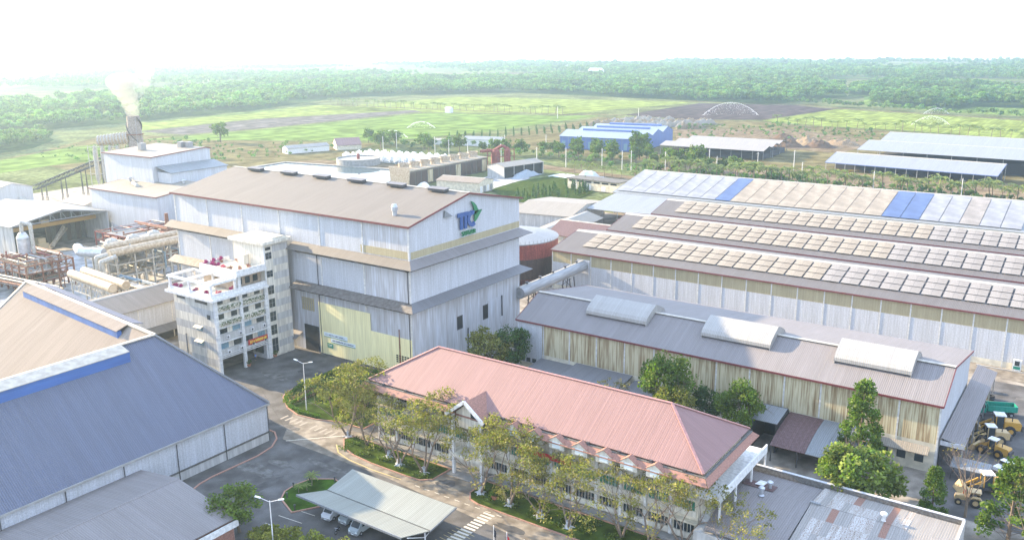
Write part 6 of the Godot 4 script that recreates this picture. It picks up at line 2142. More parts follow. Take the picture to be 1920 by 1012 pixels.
func mill_plant() -> void:
	var b: Mb
	# long low beige roof beside the tower
	var lo := thing("link_shed", "long low shed with beige roof and white walls left of the office tower", "shed", Vector3(-210, 0, -124.5), PI / 2)
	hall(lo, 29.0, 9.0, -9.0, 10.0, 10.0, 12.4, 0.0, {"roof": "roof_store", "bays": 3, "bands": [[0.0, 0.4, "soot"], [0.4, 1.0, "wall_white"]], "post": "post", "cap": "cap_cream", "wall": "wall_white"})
	b = mb()
	b.slab(Vector3(-14.5, 3.2, 12.2), Vector3(14.5, 3.2, 12.2), Vector3(14.5, 4.2, 9.02), Vector3(-14.5, 4.2, 9.02), 0.12)
	part(lo, "lean_to", b, "roof_brown")
	# mill shed, open gable
	var t := thing("mill_shed", "open-ended mill shed with pale grey roof and orange crane girder", "mill shed", Vector3(-346, 0, -167.5))
	hall(t, 42.0, 18.5, -18.5, 12.2, 12.2, 15.6, -0.5, {"roof": "roof_light", "bays": 6, "open": true, "post": "plaster_grey", "cap": "cap_cream", "capw": 0.8, "ov": 0.8})
	b = mb()
	b.box(Vector3(-21, 0, 18.2), Vector3(21, 12.0, 18.0))
	part(t, "side_wall", b, "plaster_grey")
	b = mb()
	b.box(Vector3(-21, 0, -18.2), Vector3(21, 12.0, -18.0))
	part(t, "side_wall", b, "plaster_grey")
	b = mb()
	b.box(Vector3(-20.9, 0, -17.9), Vector3(-20.7, 12.6, 17.9))
	part(t, "rear_wall", b, "concrete_dark")
	for i in 8:
		b = mb()
		b.box(Vector3(4 + rng.randf_range(-0.3, 0.3), 0, -17.6 + i * 2.0), Vector3(4.6, 11.6, -15.7 + i * 2.0))
		part(t, "hanging_sheet", b, "steel_scorched" if i % 2 else "concrete_dark")
	b = mb()
	b.box(Vector3(12, 8.6, -17.9), Vector3(13, 10.0, 17.9))
	part(t, "crane_girder", b, "machine_yellow")
	b = mb()
	b.box(Vector3(11.7, 10.0, 1.0), Vector3(13.3, 11.4, 4.0))
	part(t, "crane_trolley", b, "machine_tan")
	b = mb()
	b.beam(Vector3(20.8, 12.1, 18.2), Vector3(20.8, 15.2, -0.5), 0.3)
	b.beam(Vector3(20.8, 15.2, -0.5), Vector3(20.8, 12.1, -18.2), 0.3)
	b.beam(Vector3(20.8, 12.1, 18.2), Vector3(20.8, 12.1, -18.2), 0.3)
	for k in 9:
		var z := 16.0 - k * 4.0
		var yt := 15.4 - absf(z + 0.5) * 0.18
		b.beam(Vector3(20.8, 12.1, z), Vector3(20.8, yt, z), 0.18)
		b.beam(Vector3(20.8, 12.1, z - 2), Vector3(20.8, yt, z), 0.12)
	part(t, "roof_truss", b, "steel")
	b = mb()
	b.tube(Vector3(17, 1.5, 3), Vector3(10, 7.0, -6.0), 0.7, 0.7, 8)
	b.beam(Vector3(17, 0.5, 4.5), Vector3(9.5, 6.2, -7.0), 1.6, 0.5)
	part(t, "cane_feeder", b, "insulation")
	b = mb()
	b.box(Vector3(14, 0, 5), Vector3(19, 3.6, 9))
	b.box(Vector3(15, 3.6, 5.5), Vector3(18, 5.6, 8.2))
	part(t, "mill_drive", b, "machine_tan")
	# hut behind
	var h := thing("control_hut", "white gabled hut with brown window band behind the mill shed", "hut", Vector3(-352, 0, -194))
	hall(h, 18.0, 7.0, -7.0, 12.5, 12.5, 14.6, 0.0, {"roof": "roof_grey", "bays": 2, "wall": "wall_white"})
	b = mb()
	b.box(Vector3(9.02, 8.0, -6), Vector3(9.1, 11.2, 5))
	part(h, "window_band", b, "wall_beige")
	for k in 2:
		b = mb()
		b.box(Vector3(9.02, 2.0, -5 + k * 4.2), Vector3(9.08, 5.4, -2 + k * 4.2))
		part(h, "window", b, "glass_dark")
	var h2 := thing("machine_shed", "low shed with weathered pale roof between white hut and boiler house", "shed", Vector3(-352, 0, -212), -0.1)
	hall(h2, 26.0, 6.0, -6.0, 11.0, 11.0, 12.6, 0.0, {"roof": "roof_pale", "bays": 4, "wall": "plaster_grey"})
	var lf := thing("gabled_hall", "white gabled hall at the left edge of the picture", "hall", Vector3(-424, 0, -189))
	hall(lf, 36.0, 9.0, -9.0, 13.6, 13.6, 16.0, 0.0, {"roof": "roof_pale", "bays": 4, "wall": "wall_white"})
	b = mb()
	b.slab(Vector3(18.2, 9.5, -2), Vector3(21.5, 7.5, -2), Vector3(21.5, 7.5, -5), Vector3(18.2, 9.5, -5), 0.15)
	b.slab(Vector3(21.5, 7.5, -2), Vector3(24, 3.5, -2), Vector3(24, 3.5, -5), Vector3(21.5, 7.5, -5), 0.15)
	part(lf, "chute", b, "steel_pale")
	var le := thing("low_shed", "low shed with beige sheet roof at the left edge below the mill shed", "shed", Vector3(-318, 0, -128))
	hall(le, 36.0, 9.0, -9.0, 6.5, 6.5, 8.6, 0.0, {"roof": "roof_store", "bays": 4, "wall": "wall_white", "cap": "cap_cream"})
	# white building between mill shed and hall
	var n := thing("process_building", "tall white process building with cream roof beside the boiler house", "process building", Vector3(-317, 0, -199), 0.02)
	hall(n, 44.0, 11.0, -13.0, 20.0, 22.0, 22.4, -11.0, {"roof": "roof_cream", "bays": 1, "wall": "wall_white", "trim": "trim_red"})
	for q in [[-14.0, -2.0], [-4.0, -4.0], [6.0, -6.0], [14.0, -7.0]]:
		b = mb()
		b.lathe(Vector3(q[0], 20.3 + (11 - q[1]) * 0.11, q[1]), [Vector2(0.5, 0), Vector2(0.5, 0.8), Vector2(0.9, 1.0), Vector2(0.9, 1.3), Vector2(0, 1.7)], 10)
		part(n, "roof_cowl", b, "aluminium")
	b = mb()
	b.box(Vector3(22.03, 14.0, -11), Vector3(22.1, 18.2, 3))
	part(n, "window_band", b, "wall_beige")
	for k in 2:
		b = mb()
		b.box(Vector3(22.03, 9.0, -8 + k * 6), Vector3(22.1, 12.0, -5 + k * 6))
		part(n, "window", b, "glass_dark")
	var bl := thing("flat_process_shed", "flat blue-grey process shed roof in front of the boiler house annex", "shed", Vector3(-281, 0, -217), 0.02)
	hall(bl, 52.0, 13.0, -15.0, 19.0, 20.5, 20.8, -13.0, {"roof": "roof_light", "bays": 4, "wall": "wall_white"})
	for k in 5:
		b = mb()
		b.lathe(Vector3(-20 + k * 9, 20.0, -4), [Vector2(0.5, 0), Vector2(0.5, 0.7), Vector2(0.9, 0.9), Vector2(0, 1.4)], 10)
		part(bl, "roof_cowl", b, "aluminium")
	# boiler house
	var bo := thing("boiler_house", "tall white boiler house with cream roof in front of the smoking chimney", "boiler house", Vector3(-334, 0, -216), 0.02)
	hall(bo, 33.0, 14.0, -14.0, 32.0, 33.0, 33.4, -12.0, {"roof": "roof_cream", "bays": 1, "wall": "wall_white", "trim": "trim_red"})
	b = mb()
	b.box(Vector3(16.6, 0, -15), Vector3(25.5, 26.0, 12.0))
	part(bo, "annex_wall", b, "wall_white")
	b = mb()
	b.slab(Vector3(26.0, 26.2, 12.5), Vector3(26.0, 26.2, -15.5), Vector3(16.62, 28.2, -15.5), Vector3(16.62, 28.2, 12.5), 0.18)
	part(bo, "annex_roof", b, "roof_light")
	for q in [[-4.0, 4.0], [6.0, -8.0], [9.0, -9.5]]:
		b = mb()
		b.box(Vector3(q[0] - 1.2, 32.8, q[1] - 1.2), Vector3(q[0] + 1.2, 35.6, q[1] + 1.2))
		var u := part(bo, "roof_fan", b, "steel")
		b = mb()
		b.tube(Vector3(q[0] - 2.2, 32.8, q[1]), Vector3(q[0] - 2.2, 35.0, q[1]), 0.5, 0.5, 8)
		part(u, "fan_duct", b, "steel_pale")
	duct("steam_duct", "S-shaped pale duct on the side of the boiler house", [Vector3(-322, 8, -196), Vector3(-322, 17, -196), Vector3(-319, 18.5, -196), Vector3(-319, 21.5, -196), Vector3(-323, 22, -197)], 0.8, "steel_pale")
	duct("sloping_duct", "cream sloping duct below the boiler house wall", [Vector3(-325, 12, -194), Vector3(-309, 17.5, -196)], 0.8, "insulation")
	vessel("clarifier", "grey conical-topped clarifier tank at the foot of the boiler house", Vector3(-345, 0, -203), [Vector2(5, 0), Vector2(5, 14.5), Vector2(1.5, 17), Vector2(0.8, 17.5), Vector2(0, 17.6)], "steel_pale")
	# chimney, scrubber duct and filter columns
	var c := thing("chimney", "short wide grey steel chimney with spiral strake, smoking", "chimney", Vector3(-384, 0, -238))
	b = mb()
	b.lathe(Vector3.ZERO, [Vector2(3.9, 0), Vector2(3.5, 27), Vector2(3.2, 35), Vector2(2.9, 43.2), Vector2(2.7, 43.2), Vector2(2.7, 41.0)], 28)
	part(c, "stack", b, "stack_steel")
	b = mb()
	for s in 2:
		for k in 40:
			var a0 := k * 0.16 + s * PI
			var a1 := a0 + 0.16
			var y0 := 18.0 + k * 0.62
			b.beam(Vector3(cos(a0) * 3.35, y0, sin(a0) * 3.35), Vector3(cos(a1) * 3.3, y0 + 0.62, sin(a1) * 3.3), 0.5, 0.35)
	part(c, "spiral_strake", b, "steel_dark")
	b = mb()
	b.lathe(Vector3.ZERO, [Vector2(3.3, 34.6), Vector2(4.1, 34.6), Vector2(4.1, 34.9), Vector2(3.3, 34.9)], 24)
	part(c, "platform", b, "steel_rust")
	b = mb()
	for k in 10:
		b.beam(Vector3(3.6, 26 + k * 1.7, 1.8), Vector3(4.4, 26 + k * 1.7, 1.8), 0.1)
	b.beam(Vector3(4.4, 24, 1.8), Vector3(4.4, 43, 1.8), 0.14)
	part(c, "ladder", b, "steel")
	var d := thing("scrubber_duct", "horizontal ribbed duct feeding the chimney", "duct", Vector3(-386, 33, -236))
	b = mb(d)
	b.tube(Vector3(-386, 33.2, -236), Vector3(-396, 32, -226), 2.6, 2.2, 20)
	part(d, "duct_section", b, "insulation")
	for k in 10:
		b = mb(d)
		var p := Vector3(-386, 33.2, -236).lerp(Vector3(-396, 32, -226), (k + 0.5) / 10.0)
		var dd := Vector3(-10, -1.2, 10).normalized()
		b.tube(p - dd * 0.2, p + dd * 0.2, 2.95 - k * 0.04, 2.95 - k * 0.04, 20)
		part(d, "rib", b, "steel_pale")
	var f := thing("filter_tower", "pale steel filter tower of four columns left of the boiler house", "filter tower", Vector3(-388, 0, -226))
	for k in 4:
		b = mb(f)
		var p := Vector3(-396 + k * 3.0, 12, -224 - k * 2.0)
		b.lathe(p, [Vector2(0.3, 0), Vector2(0.95, 3), Vector2(0.95, 15), Vector2(0.5, 18)], 14)
		part(f, "filter_column", b, "steel_pale")
	for k in 5:
		for s in 2:
			b = mb(f)
			var p := Vector3(-397.5 + k * 3.0, 0, -221.6 - k * 2.0 - s * 4.5)
			b.beam(p, p + Vector3.UP * 30, 0.25)
			part(f, "column", b, "steel_pale")
	for y in [11.0, 17.0, 23.0, 29.5]:
		b = mb(f)
		b.beam(Vector3(-397.5, y, -221.6), Vector3(-385.5, y, -229.6), 0.25)
		part(f, "beam", b, "steel_pale")
	# inclined conveyor
	var cv := thing("inclined_conveyor", "long inclined lattice conveyor rising to the filter tower", "conveyor", Vector3(-425, 0, -228))
	var A := Vector3(-449, 5.0, -220)
	var B := Vector3(-398, 23.0, -233)
	b = mb(cv)
	b.beam(A + Vector3.UP * 2.2, B + Vector3.UP * 2.2, 3.0, 0.2)
	part(cv, "roof", b, "roof_light")
	for s in [-1.3, 1.3]:
		b = mb(cv)
		var o: Vector3 = Vector3(0.25, 0, 0.97) * s
		b.beam(A + o, B + o, 0.3, 0.5)
		b.beam(A + o + Vector3.UP * 2, B + o + Vector3.UP * 2, 0.2)
		for k in 16:
			var p: Vector3 = A.lerp(B, k / 16.0) + o
			var q: Vector3 = A.lerp(B, (k + 1) / 16.0) + o
			b.beam(p, q + Vector3.UP * 2, 0.14)
			b.beam(q, q + Vector3.UP * 2, 0.14)
		part(cv, "lattice_side", b, "steel_dark")
	for k in 4:
		var p := A.lerp(B, 0.12 + k * 0.26)
		for s in [-1.2, 1.2]:
			b = mb(cv)
			b.beam(Vector3(p.x - 0.8, 0, p.z + s), Vector3(p.x, p.y, p.z + s), 0.25)
			b.beam(Vector3(p.x + 0.8, 0, p.z + s), Vector3(p.x, p.y, p.z + s), 0.25)
			part(cv, "trestle_leg", b, "steel_dark")
	# pipework yard
	var pr := ["insulation", "steel_pale", "steel_rust", "steel_red", "pipe_grey"]
	var r1 := pipe_rack("evaporator_rack", "big pale steel evaporator rack beside the tall white hall", -270.0, -252.0, -145.0, -170.0, [5.0, 9.0, 12.0], 11, "steel_pale", ["insulation", "steel_pale", "insulation", "steel_blue"], 26)
	duct("insulated_main", "thick beige insulated pipe lying along the top of the evaporator rack", [Vector3(-250.5, 13.6, -142), Vector3(-250.5, 13.6, -168), Vector3(-246, 13.6, -172)], 1.25, "insulation", "pipe")
	duct("insulated_main", "second beige insulated pipe behind the thick one on the evaporator rack", [Vector3(-257, 14.2, -144), Vector3(-257, 14.2, -172)], 1.0, "insulation", "pipe")
	duct("blue_bend", "pale blue U-bend vessel pipe on the end of the evaporator rack", [Vector3(-268, 13.2, -142), Vector3(-262, 13.2, -139.5), Vector3(-255, 13.0, -143)], 1.5, "aluminium", "pipe")
	duct("down_pipe", "grey hooked down-pipe at the near corner of the evaporator rack", [Vector3(-254, 4, -140), Vector3(-254, 12.2, -140), Vector3(-251, 13.2, -143)], 0.8, "steel_pale", "pipe")
	duct("down_pipe", "second hooked down-pipe beside the first on the evaporator rack", [Vector3(-250, 3, -139), Vector3(-250, 11.6, -139), Vector3(-248, 12.8, -143)], 0.8, "steel_pale", "pipe")
	for q in [[-262.0, -150.0, "evaporator body standing nearest in the pale rack"], [-262.0, -157.5, "middle evaporator body in the pale rack"], [-262.0, -165.0, "farthest evaporator body in the pale rack"]]:
		vessel("evaporator", q[2], Vector3(q[0], 0, q[1]), [Vector2(0.8, 1.5), Vector2(2.6, 3.0), Vector2(2.6, 13.5), Vector2(1.6, 15.2), Vector2(0, 15.8)], "steel_pale", 2.0)
	var tr := thing("truss_bridge", "lattice bridge carrying two beige domed ducts in front of the evaporators", "pipe bridge", Vector3(-238, 0, -131))
	for s in [0.0, -4.0]:
		b = mb(tr)
		b.beam(Vector3(-252, 8.2, -130 + s), Vector3(-225, 8.2, -127.5 + s), 0.3)
		b.beam(Vector3(-252, 5.0, -130 + s), Vector3(-225, 5.0, -127.5 + s), 0.3)
		for k in 12:
			var x := -252 + k * 2.25
			var z: float = -130 + k * 0.21 + s
			b.beam(Vector3(x, 5, z), Vector3(x + 2.25, 8.2, z + 0.21), 0.16)
			b.beam(Vector3(x + 2.25, 5, z + 0.21), Vector3(x + 2.25, 8.2, z + 0.21), 0.16)
		part(tr, "lattice_girder", b, "steel_pale")
		b = mb(tr)
		b.tube(Vector3(-252, 9.6, -130.5 + s), Vector3(-226, 9.6, -128 + s), 1.3, 1.3, 16)
		part(tr, "duct_section", b, "insulation")
	for x in [-251.0, -239.0, -227.0]:
		for s in [0.0, -4.0]:
			b = mb(tr)
			b.beam(Vector3(x, 0, -129.8 + (x + 252) * 0.093 + s), Vector3(x, 8, -129.8 + (x + 252) * 0.093 + s), 0.35)
			part(tr, "column", b, "steel_pale")
	pipe_rack("red_rack", "rusty red pipe rack between mill shed and evaporators", -296.0, -274.0, -128.0, -143.0, [3.5, 6.5, 9.0], 21, "steel_rust", pr, 34)
	pipe_rack("grey_rack", "cluttered grey and red pipe rack at the left edge above the bulk store", -318.0, -300.0, -112.0, -128.0, [4.0, 8.0], 31, "steel_rust", pr, 30)
	pipe_rack("far_rack", "pipe rack with red goalpost frames behind the evaporators", -300.0, -276.0, -166.0, -190.0, [4.5, 7.5, 10.5], 41, "steel_red", pr, 30)
	pipe_rack("near_rack", "low pipe rack under the lattice bridge beside the link shed", -246.0, -222.0, -136.0, -143.0, [4.0, 7.0], 51, "steel_pale", ["steel_rust", "steel_pale", "steel_blue", "insulation"], 16)
	vessel("silver_vessel", "tall silver vessel with hooked pipe standing left of the red rack", Vector3(-290, 0, -136), [Vector2(0.5, 3.5), Vector2(1.0, 5.5), Vector2(1.9, 7.5), Vector2(1.9, 15.0), Vector2(1.1, 16.6), Vector2(0, 17)], "aluminium", 1.4)
	duct("hooked_pipe", "pale hooked pipe rising beside the silver vessel", [Vector3(-287, 2, -137.5), Vector3(-287, 19.5, -137.5), Vector3(-290, 20, -136.2), Vector3(-290, 17, -136)], 0.6, "steel_pale", "pipe")
	vessel("rusty_tank", "rusty conical-roofed tank beside the white process building", Vector3(-283, 0, -184), [Vector2(4.2, 0), Vector2(4.2, 9), Vector2(0.8, 11), Vector2(0.6, 16), Vector2(0, 16)], "steel_rust")
	# long pipes over the yard
	for k in 5:
		duct("yard_pipe", ["topmost red pipe crossing the yard to the white hall", "cream pipe crossing the yard to the white hall", "grey pipe under the cream one crossing the yard", "brown pipe lowest of those crossing the yard", "pale pipe beside the red one crossing the yard"][k], [Vector3(-300, 10.5 - k * 0.7, -176 - k * 1.4), Vector3(-216, 12.5 - k * 0.9, -178 - k * 1.6)], 0.35, ["steel_red", "insulation", "pipe_grey", "steel_rust", "steel_pale"][k], "pipe")
	for k in 6:
		duct("floor_pipe", ["first", "second", "third", "fourth", "fifth", "sixth"][k] + " of the long parallel pipes running in front of the red rack", [Vector3(-300, 4.2 + (k % 2) * 0.8, -126 + k * 1.1), Vector3(-256, 4.6 + (k % 2) * 0.8, -129.5 + k * 1.1)], 0.34, ["insulation", "steel_pale", "steel_red", "insulation", "pipe_grey", "steel_rust"][k], "pipe")
	area("mill_floor", rect(-322, -186, -215, -112), 0.02, "white_ground")

# ---------------------------------------------------------------- far buildings and works
func far_works() -> void:
	var b: Mb
	var t := thing("utility_house", "cream utility house with tan roof behind the ridge of the white hall", "house", Vector3(-283, 0, -360), 0.12)
	hall(t, 26.0, 7.0, -8.0, 5.4, 5.4, 7.0, 0.0, {"roof": "roof_store", "bays": 4, "wall": "wall_cream", "cap": "cap_cream"})
	for k in 4:
		b = mb()
		b.box(Vector3(13.05, 0.1, -6.6 + k * 3.4), Vector3(13.12, 3.4, -4.0 + k * 3.4))
		part(t, "garage_door", b, "white_paint" if k % 2 else "steel")
	t = thing("sack_store", "open grey shed with heaped pale sacks beside the white ground", "shed", Vector3(-291, 0, -419), PI / 2 - 0.2)
	hall(t, 32.0, 7.0, -7.0, 6.6, 6.6, 8.2, 0.0, {"roof": "roof_cream", "bays": 4, "open": true, "post": "post", "ends": true, "wall": "plaster_grey"})
	b = mb()
	b.box(Vector3(-15.8, 0, -6.7), Vector3(15.8, 6.4, 6.0))
	part(t, "dark_interior", b, "opening")
	heap("sack_heap", "heap of pale blue-white sacks in front of the open grey shed", Vector3(-283, 0, -417), 4.0, 13.0, 3.4, "sacks", 3)
	heap("white_heap", "bright white pointed heap beside the short palm row", Vector3(-249, 0, -431), 7.0, 8.0, 3.8, "pile_white", 5)
	heap("white_heap", "low white spill beside the bright white heap", Vector3(-262, 0, -428), 10.0, 4.0, 1.4, "pile_white", 6)
	heap("white_heap", "small white mound behind the tan-roofed utility house", Vector3(-309, 0, -357), 4.0, 3.0, 2.6, "pile_white", 7)
	# cooling tower bank
	t = thing("cooling_tower_bank", "long dark cooling tower bank with row of round fan stacks", "cooling tower", Vector3(-322, 0, -387))
	b = mb()
	b.box(Vector3(-7, 0, -36), Vector3(7, 8.0, 34))
	part(t, "casing", b, "concrete_dark")
	for k in 14:
		b = mb()
		b.box(Vector3(7.01, 0.4, -35.2 + k * 5.0), Vector3(7.15, 7.2, -31.0 + k * 5.0))
		part(t, "louvre_panel", b, "wall_straw" if k % 5 == 0 else "steel_scorched")
	b = mb()
	b.extrude([Vector3(-6.5, 0, 34), Vector3(6.5, 0, 34), Vector3(7.6, 10, 34), Vector3(-7.6, 10, 34)], Vector3(0, 0, 0.6))
	part(t, "end_wall", b, "insulation")
	b = mb()
	b.box(Vector3(-7.3, 8.0, -36.3), Vector3(7.3, 8.6, 33.9))
	part(t, "deck", b, "insulation")
	for k in 8:
		b = mb()
		b.lathe(Vector3(0, 8.6, -31 + k * 8.8), [Vector2(3.3, 0), Vector2(3.0, 1.2), Vector2(3.3, 3.2), Vector2(3.0, 3.2), Vector2(2.8, 1.2)], 20)
		var fs := part(t, "fan_stack", b, "insulation")
		b = mb()
		b.box(Vector3(-2.7, 9.8, -31.2 + k * 8.8), Vector3(2.7, 9.9, -30.8 + k * 8.8))
		part(fs, "fan_blade", b, "steel_dark")
	t = thing("red_scrubber", "rusty red scrubber towers joined by an arched duct", "scrubber", Vector3(-312, 0, -428))
	for q in [[0.0, 0.0, 2.8, 13.0], [6.5, -3.0, 2.0, 14.0]]:
		b = mb()
		b.lathe(Vector3(q[0], 0, q[1]), [Vector2(q[2], 0), Vector2(q[2], q[3] - 2), Vector2(q[2] * 0.5, q[3]), Vector2(0, q[3])], 16)
		part(t, "tower", b, "steel_red")
	b = mb()
	b.tube(Vector3(0, 12.5, 0), Vector3(4, 15, -1.5), 1.0, 1.0, 10)
	b.tube(Vector3(4, 15, -1.5), Vector3(6.5, 13, -3), 1.0, 1.0, 10)
	b.tube(Vector3(0, 12, 0), Vector3(-8, 11.5, 5), 0.9, 0.9, 10)
	part(t, "duct_section", b, "steel_red")
	b = mb()
	for q in [[-4.0, 3.0], [9.5, 3.0], [-4.0, -6.0], [9.5, -6.0]]:
		b.beam(Vector3(q[0], 0, q[1]), Vector3(q[0], 13, q[1]), 0.4)
	for y in [5.0, 9.0, 13.0]:
		b.beam(Vector3(-4, y, 3), Vector3(9.5, y, 3), 0.3)
		b.beam(Vector3(9.5, y, 3), Vector3(9.5, y, -6), 0.3)
	part(t, "frame", b, "steel_red")
	t = thing("settling_tank", "round low concrete settling tank with small red centre post by the pond", "tank", Vector3(-404, 0, -404))
	b = mb()
	b.lathe(Vector3.ZERO, [Vector2(14, 0), Vector2(14, 4.2), Vector2(13.5, 4.2), Vector2(13.5, 3.4), Vector2(0, 3.4)], 40)
	part(t, "shell", b, "concrete")
	b = mb()
	b.lathe(Vector3.ZERO, [Vector2(1.0, 3.4), Vector2(1.0, 6.5), Vector2(0, 7)], 10)
	part(t, "centre_post", b, "steel_red")
	# houses by the pond
	t = thing("low_house", "long low white house left of the pond trees", "house", Vector3(-484, 0, -432), 1.25)
	hall(t, 32.0, 4.5, -4.5, 4.0, 4.0, 5.6, 0.0, {"roof": "roof_pale", "bays": 8, "wall": "white_paint", "post": "white_paint"})
	t = thing("red_roof_house", "small house with faded red hipped roof beside the low white house", "house", Vector3(-473, 0, -462), 1.0)
	hall(t, 18.0, 8.0, -8.0, 3.6, 3.6, 8.0, 0.0, {"roof": "roof_pink", "bays": 3, "wall": "wall_cream"})
	t = thing("white_house", "white house with long pale blue roof among the cypress rows", "house", Vector3(-397, 0, -530), 0.25)
	hall(t, 30.0, 5.0, -5.0, 5.0, 5.0, 6.8, 0.0, {"roof": "roof_light", "bays": 6, "wall": "white_paint"})
	t = thing("flat_house", "low flat-roofed pale house beside the white blue-roofed house", "house", Vector3(-425, 0, -522), 0.25)
	hall(t, 24.0, 4.0, -4.0, 3.6, 3.6, 4.4, 0.0, {"roof": "roof_pale", "bays": 4, "wall": "white_paint"})
	t = thing("field_hut", "tiny white hut at the crossing of the green fields", "hut", Vector3(-625, -0.2, -770))
	hall(t, 7.0, 3.0, -3.0, 5.0, 5.0, 6.2, 0.0, {"roof": "white_paint", "bays": 1, "wall": "white_paint"})
	t = thing("forest_house", "small white house standing among the far forest", "house", Vector3(-960, 0, -1690))
	hall(t, 30.0, 8.0, -8.0, 16.0, 16.0, 20.0, 0.0, {"roof": "white_paint", "bays": 1, "wall": "white_paint"})
	# blue hall of three gables
	t = thing("blue_hall", "blue metal hall with three grey-roofed gables and blue ridge vents", "industrial hall", Vector3(-308, 0, -548), 0.12)
	for k in 3:
		var z0 := -k * 26.0
		hall(t, 62.0 - k * 2.0, z0, z0 - 25.9, 9.0, 9.0, 12.6, z0 - 13.0, {"roof": "roof_blue", "bays": 9 if k == 0 else 1, "wall": "wall_blue", "post": "steel_blue"})
		b = mb()
		b.tube(Vector3(-18, 13.0, z0 - 13), Vector3(24, 13.0, z0 - 13), 1.0, 1.0, 10)
		part(t, "ridge_vent", b, "wall_blue")
	for k in 9:
		b = mb()
		b.box(Vector3(-29 + k * 6.8, 1.0, 0.0), Vector3(-26.5 + k * 6.8, 5.6, 0.1))
		part(t, "window", b, "glass_blue")
	# pale open sheds
	t = thing("open_shed", "wide open shed with pale beige roofs right of the blue hall", "open shed", Vector3(-226, 0, -552), 0.02)
	for k in 3:
		hall(t, 72.0 - k * 3.0, -k * 20.0, -k * 20.0 - 19.9, 6.2, 6.2, 8.2, -k * 20.0 - 10.0, {"roof": "roof_pale", "bays": 10, "open": true, "post": "steel", "ov": 0.8})
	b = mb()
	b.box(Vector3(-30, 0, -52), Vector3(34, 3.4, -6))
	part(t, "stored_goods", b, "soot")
	t = thing("open_shed", "long low open shed with grey roof behind the palm row at right", "open shed", Vector3(-99, 0, -530), -0.1)
	hall(t, 92.0, 2.0, -17.0, 4.6, 8.6, 9.0, -15.0, {"roof": "roof_light", "bays": 16, "open": true, "post": "steel_pale", "trim": "wall_blue", "cap": "cap_cream", "capw": 0.8})
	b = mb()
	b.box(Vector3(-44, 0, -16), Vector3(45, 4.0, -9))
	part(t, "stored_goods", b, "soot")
	t = thing("open_shed", "large open shed with blue-white roof panels at the far right", "open shed", Vector3(-75, 0, -560), -0.06)
	hall(t, 120.0, 0.0, -42.0, 9.6, 9.6, 13.4, -22.0, {"roof": "roof_light", "bays": 9, "open": true, "post": "steel_pale", "cap": "cap_cream", "ov": 1.0})
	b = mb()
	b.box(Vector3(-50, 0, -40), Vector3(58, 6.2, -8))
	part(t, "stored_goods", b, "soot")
	t = thing("open_shed", "rearmost large shed with pale roof at the far right", "open shed", Vector3(-70, 0, -606), -0.06)
	hall(t, 125.0, 0.0, -44.0, 10.5, 10.5, 14.6, -22.0, {"roof": "roof_light", "bays": 9, "open": true, "post": "steel_pale", "cap": "cap_cream", "ov": 1.0})
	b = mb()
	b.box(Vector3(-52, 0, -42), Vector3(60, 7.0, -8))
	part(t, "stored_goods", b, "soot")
	# heaps
	for k in 34:
		var u := k / 33.0
		heap("covered_heap", "long pale windrow heap in the rows behind the blue hall", Vector3(lerpf(-408, -318, u) + rng.randf_range(-3, 3), 0, lerpf(-722, -790, fmod(k * 0.37, 1.0))), 3.2, 13.0, 4.4, "pile_tan" if k % 3 == 0 else "pile_pale", 20 + k, "windrows behind the blue hall", -0.15)
	for q in [[-204, -640, 13, 9, 5.0, "pile_brown", "dark brown heap nearest the pale open shed"], [-192, -655, 12, 9, 6.0, "pile_tan", "tall orange-tan heap behind the pale open shed"], [-182, -648, 11, 8, 4.5, "pile_brown", "brown heap right of the orange-tan heap"], [-222, -690, 9, 6, 3.6, "pile_brown", "lone dark heap on the bare ground behind the sheds"], [-172, -668, 14, 8, 4.0, "pile_tan", "wide tan heap farthest right behind the sheds"]]:
		heap("soil_heap", q[6], Vector3(q[0], 0, q[1]), q[2], q[3], q[4], q[5], int(-q[0]))
	# utility poles
	var pp := [[-318, -442], [-300, -455], [-283, -462], [-262, -470], [-242, -470], [-222, -475], [-205, -500], [-188, -470], [-160, -520], [-140, -470], [-335, -520], [-360, -505], [-395, -470], [-430, -455], [-477, -762], [-395, -780], [-100, -455], [-60, -452], [-30, -450], [-246, -466], [-352, -452], [-376, -462], [-440, -480], [-175, -500]]
	for q in pp:
		var p := thing("utility_pole", "thin pale utility pole standing beyond the warehouses", "pole", Vector3(q[0], 0, q[1]), 0.0, "utility poles beyond the warehouses")
		b = mb()
		b.tube(Vector3.ZERO, Vector3(0, 12, 0), 0.22, 0.16, 6)
		part(p, "shaft", b, "white_paint")
		b = mb()
		b.box(Vector3(-1.1, 11.0, -0.08), Vector3(1.1, 11.2, 0.08))
		part(p, "crossarm", b, "concrete")
	# water jets over the fields, and the spray pond
	for q in [[-497, -537, 1.0, "white sprinkler jet over the green field behind the trees", 0.6], [-531, -613, 1.0, "arched sprinkler jet farther out on the green field", 0.3], [-341, -883, 2.2, "wide arched sprinkler over the dark ploughed field", 0.2], [-147, -868, 1.3, "faint sprinkler arc on the right-hand field", 0.1], [-165, -1000, 1.0, "small far sprinkler arc at the edge of the right-hand field", 0.1]]:
		jet(q[3], Vector3(q[0], 0, q[1]), 15.0 * q[2], 6.0 * q[2], int(420 * q[2]))
	var sp := []
	for i in 15:
		for j in 3:
			sp.append(Vector3(lerpf(-430, -345, i / 14.0) + j * 2, 0, lerpf(-419, -428, i / 14.0) - j * 9.5))
	spray("white fountains of the spray pond behind the cooling towers", sp)

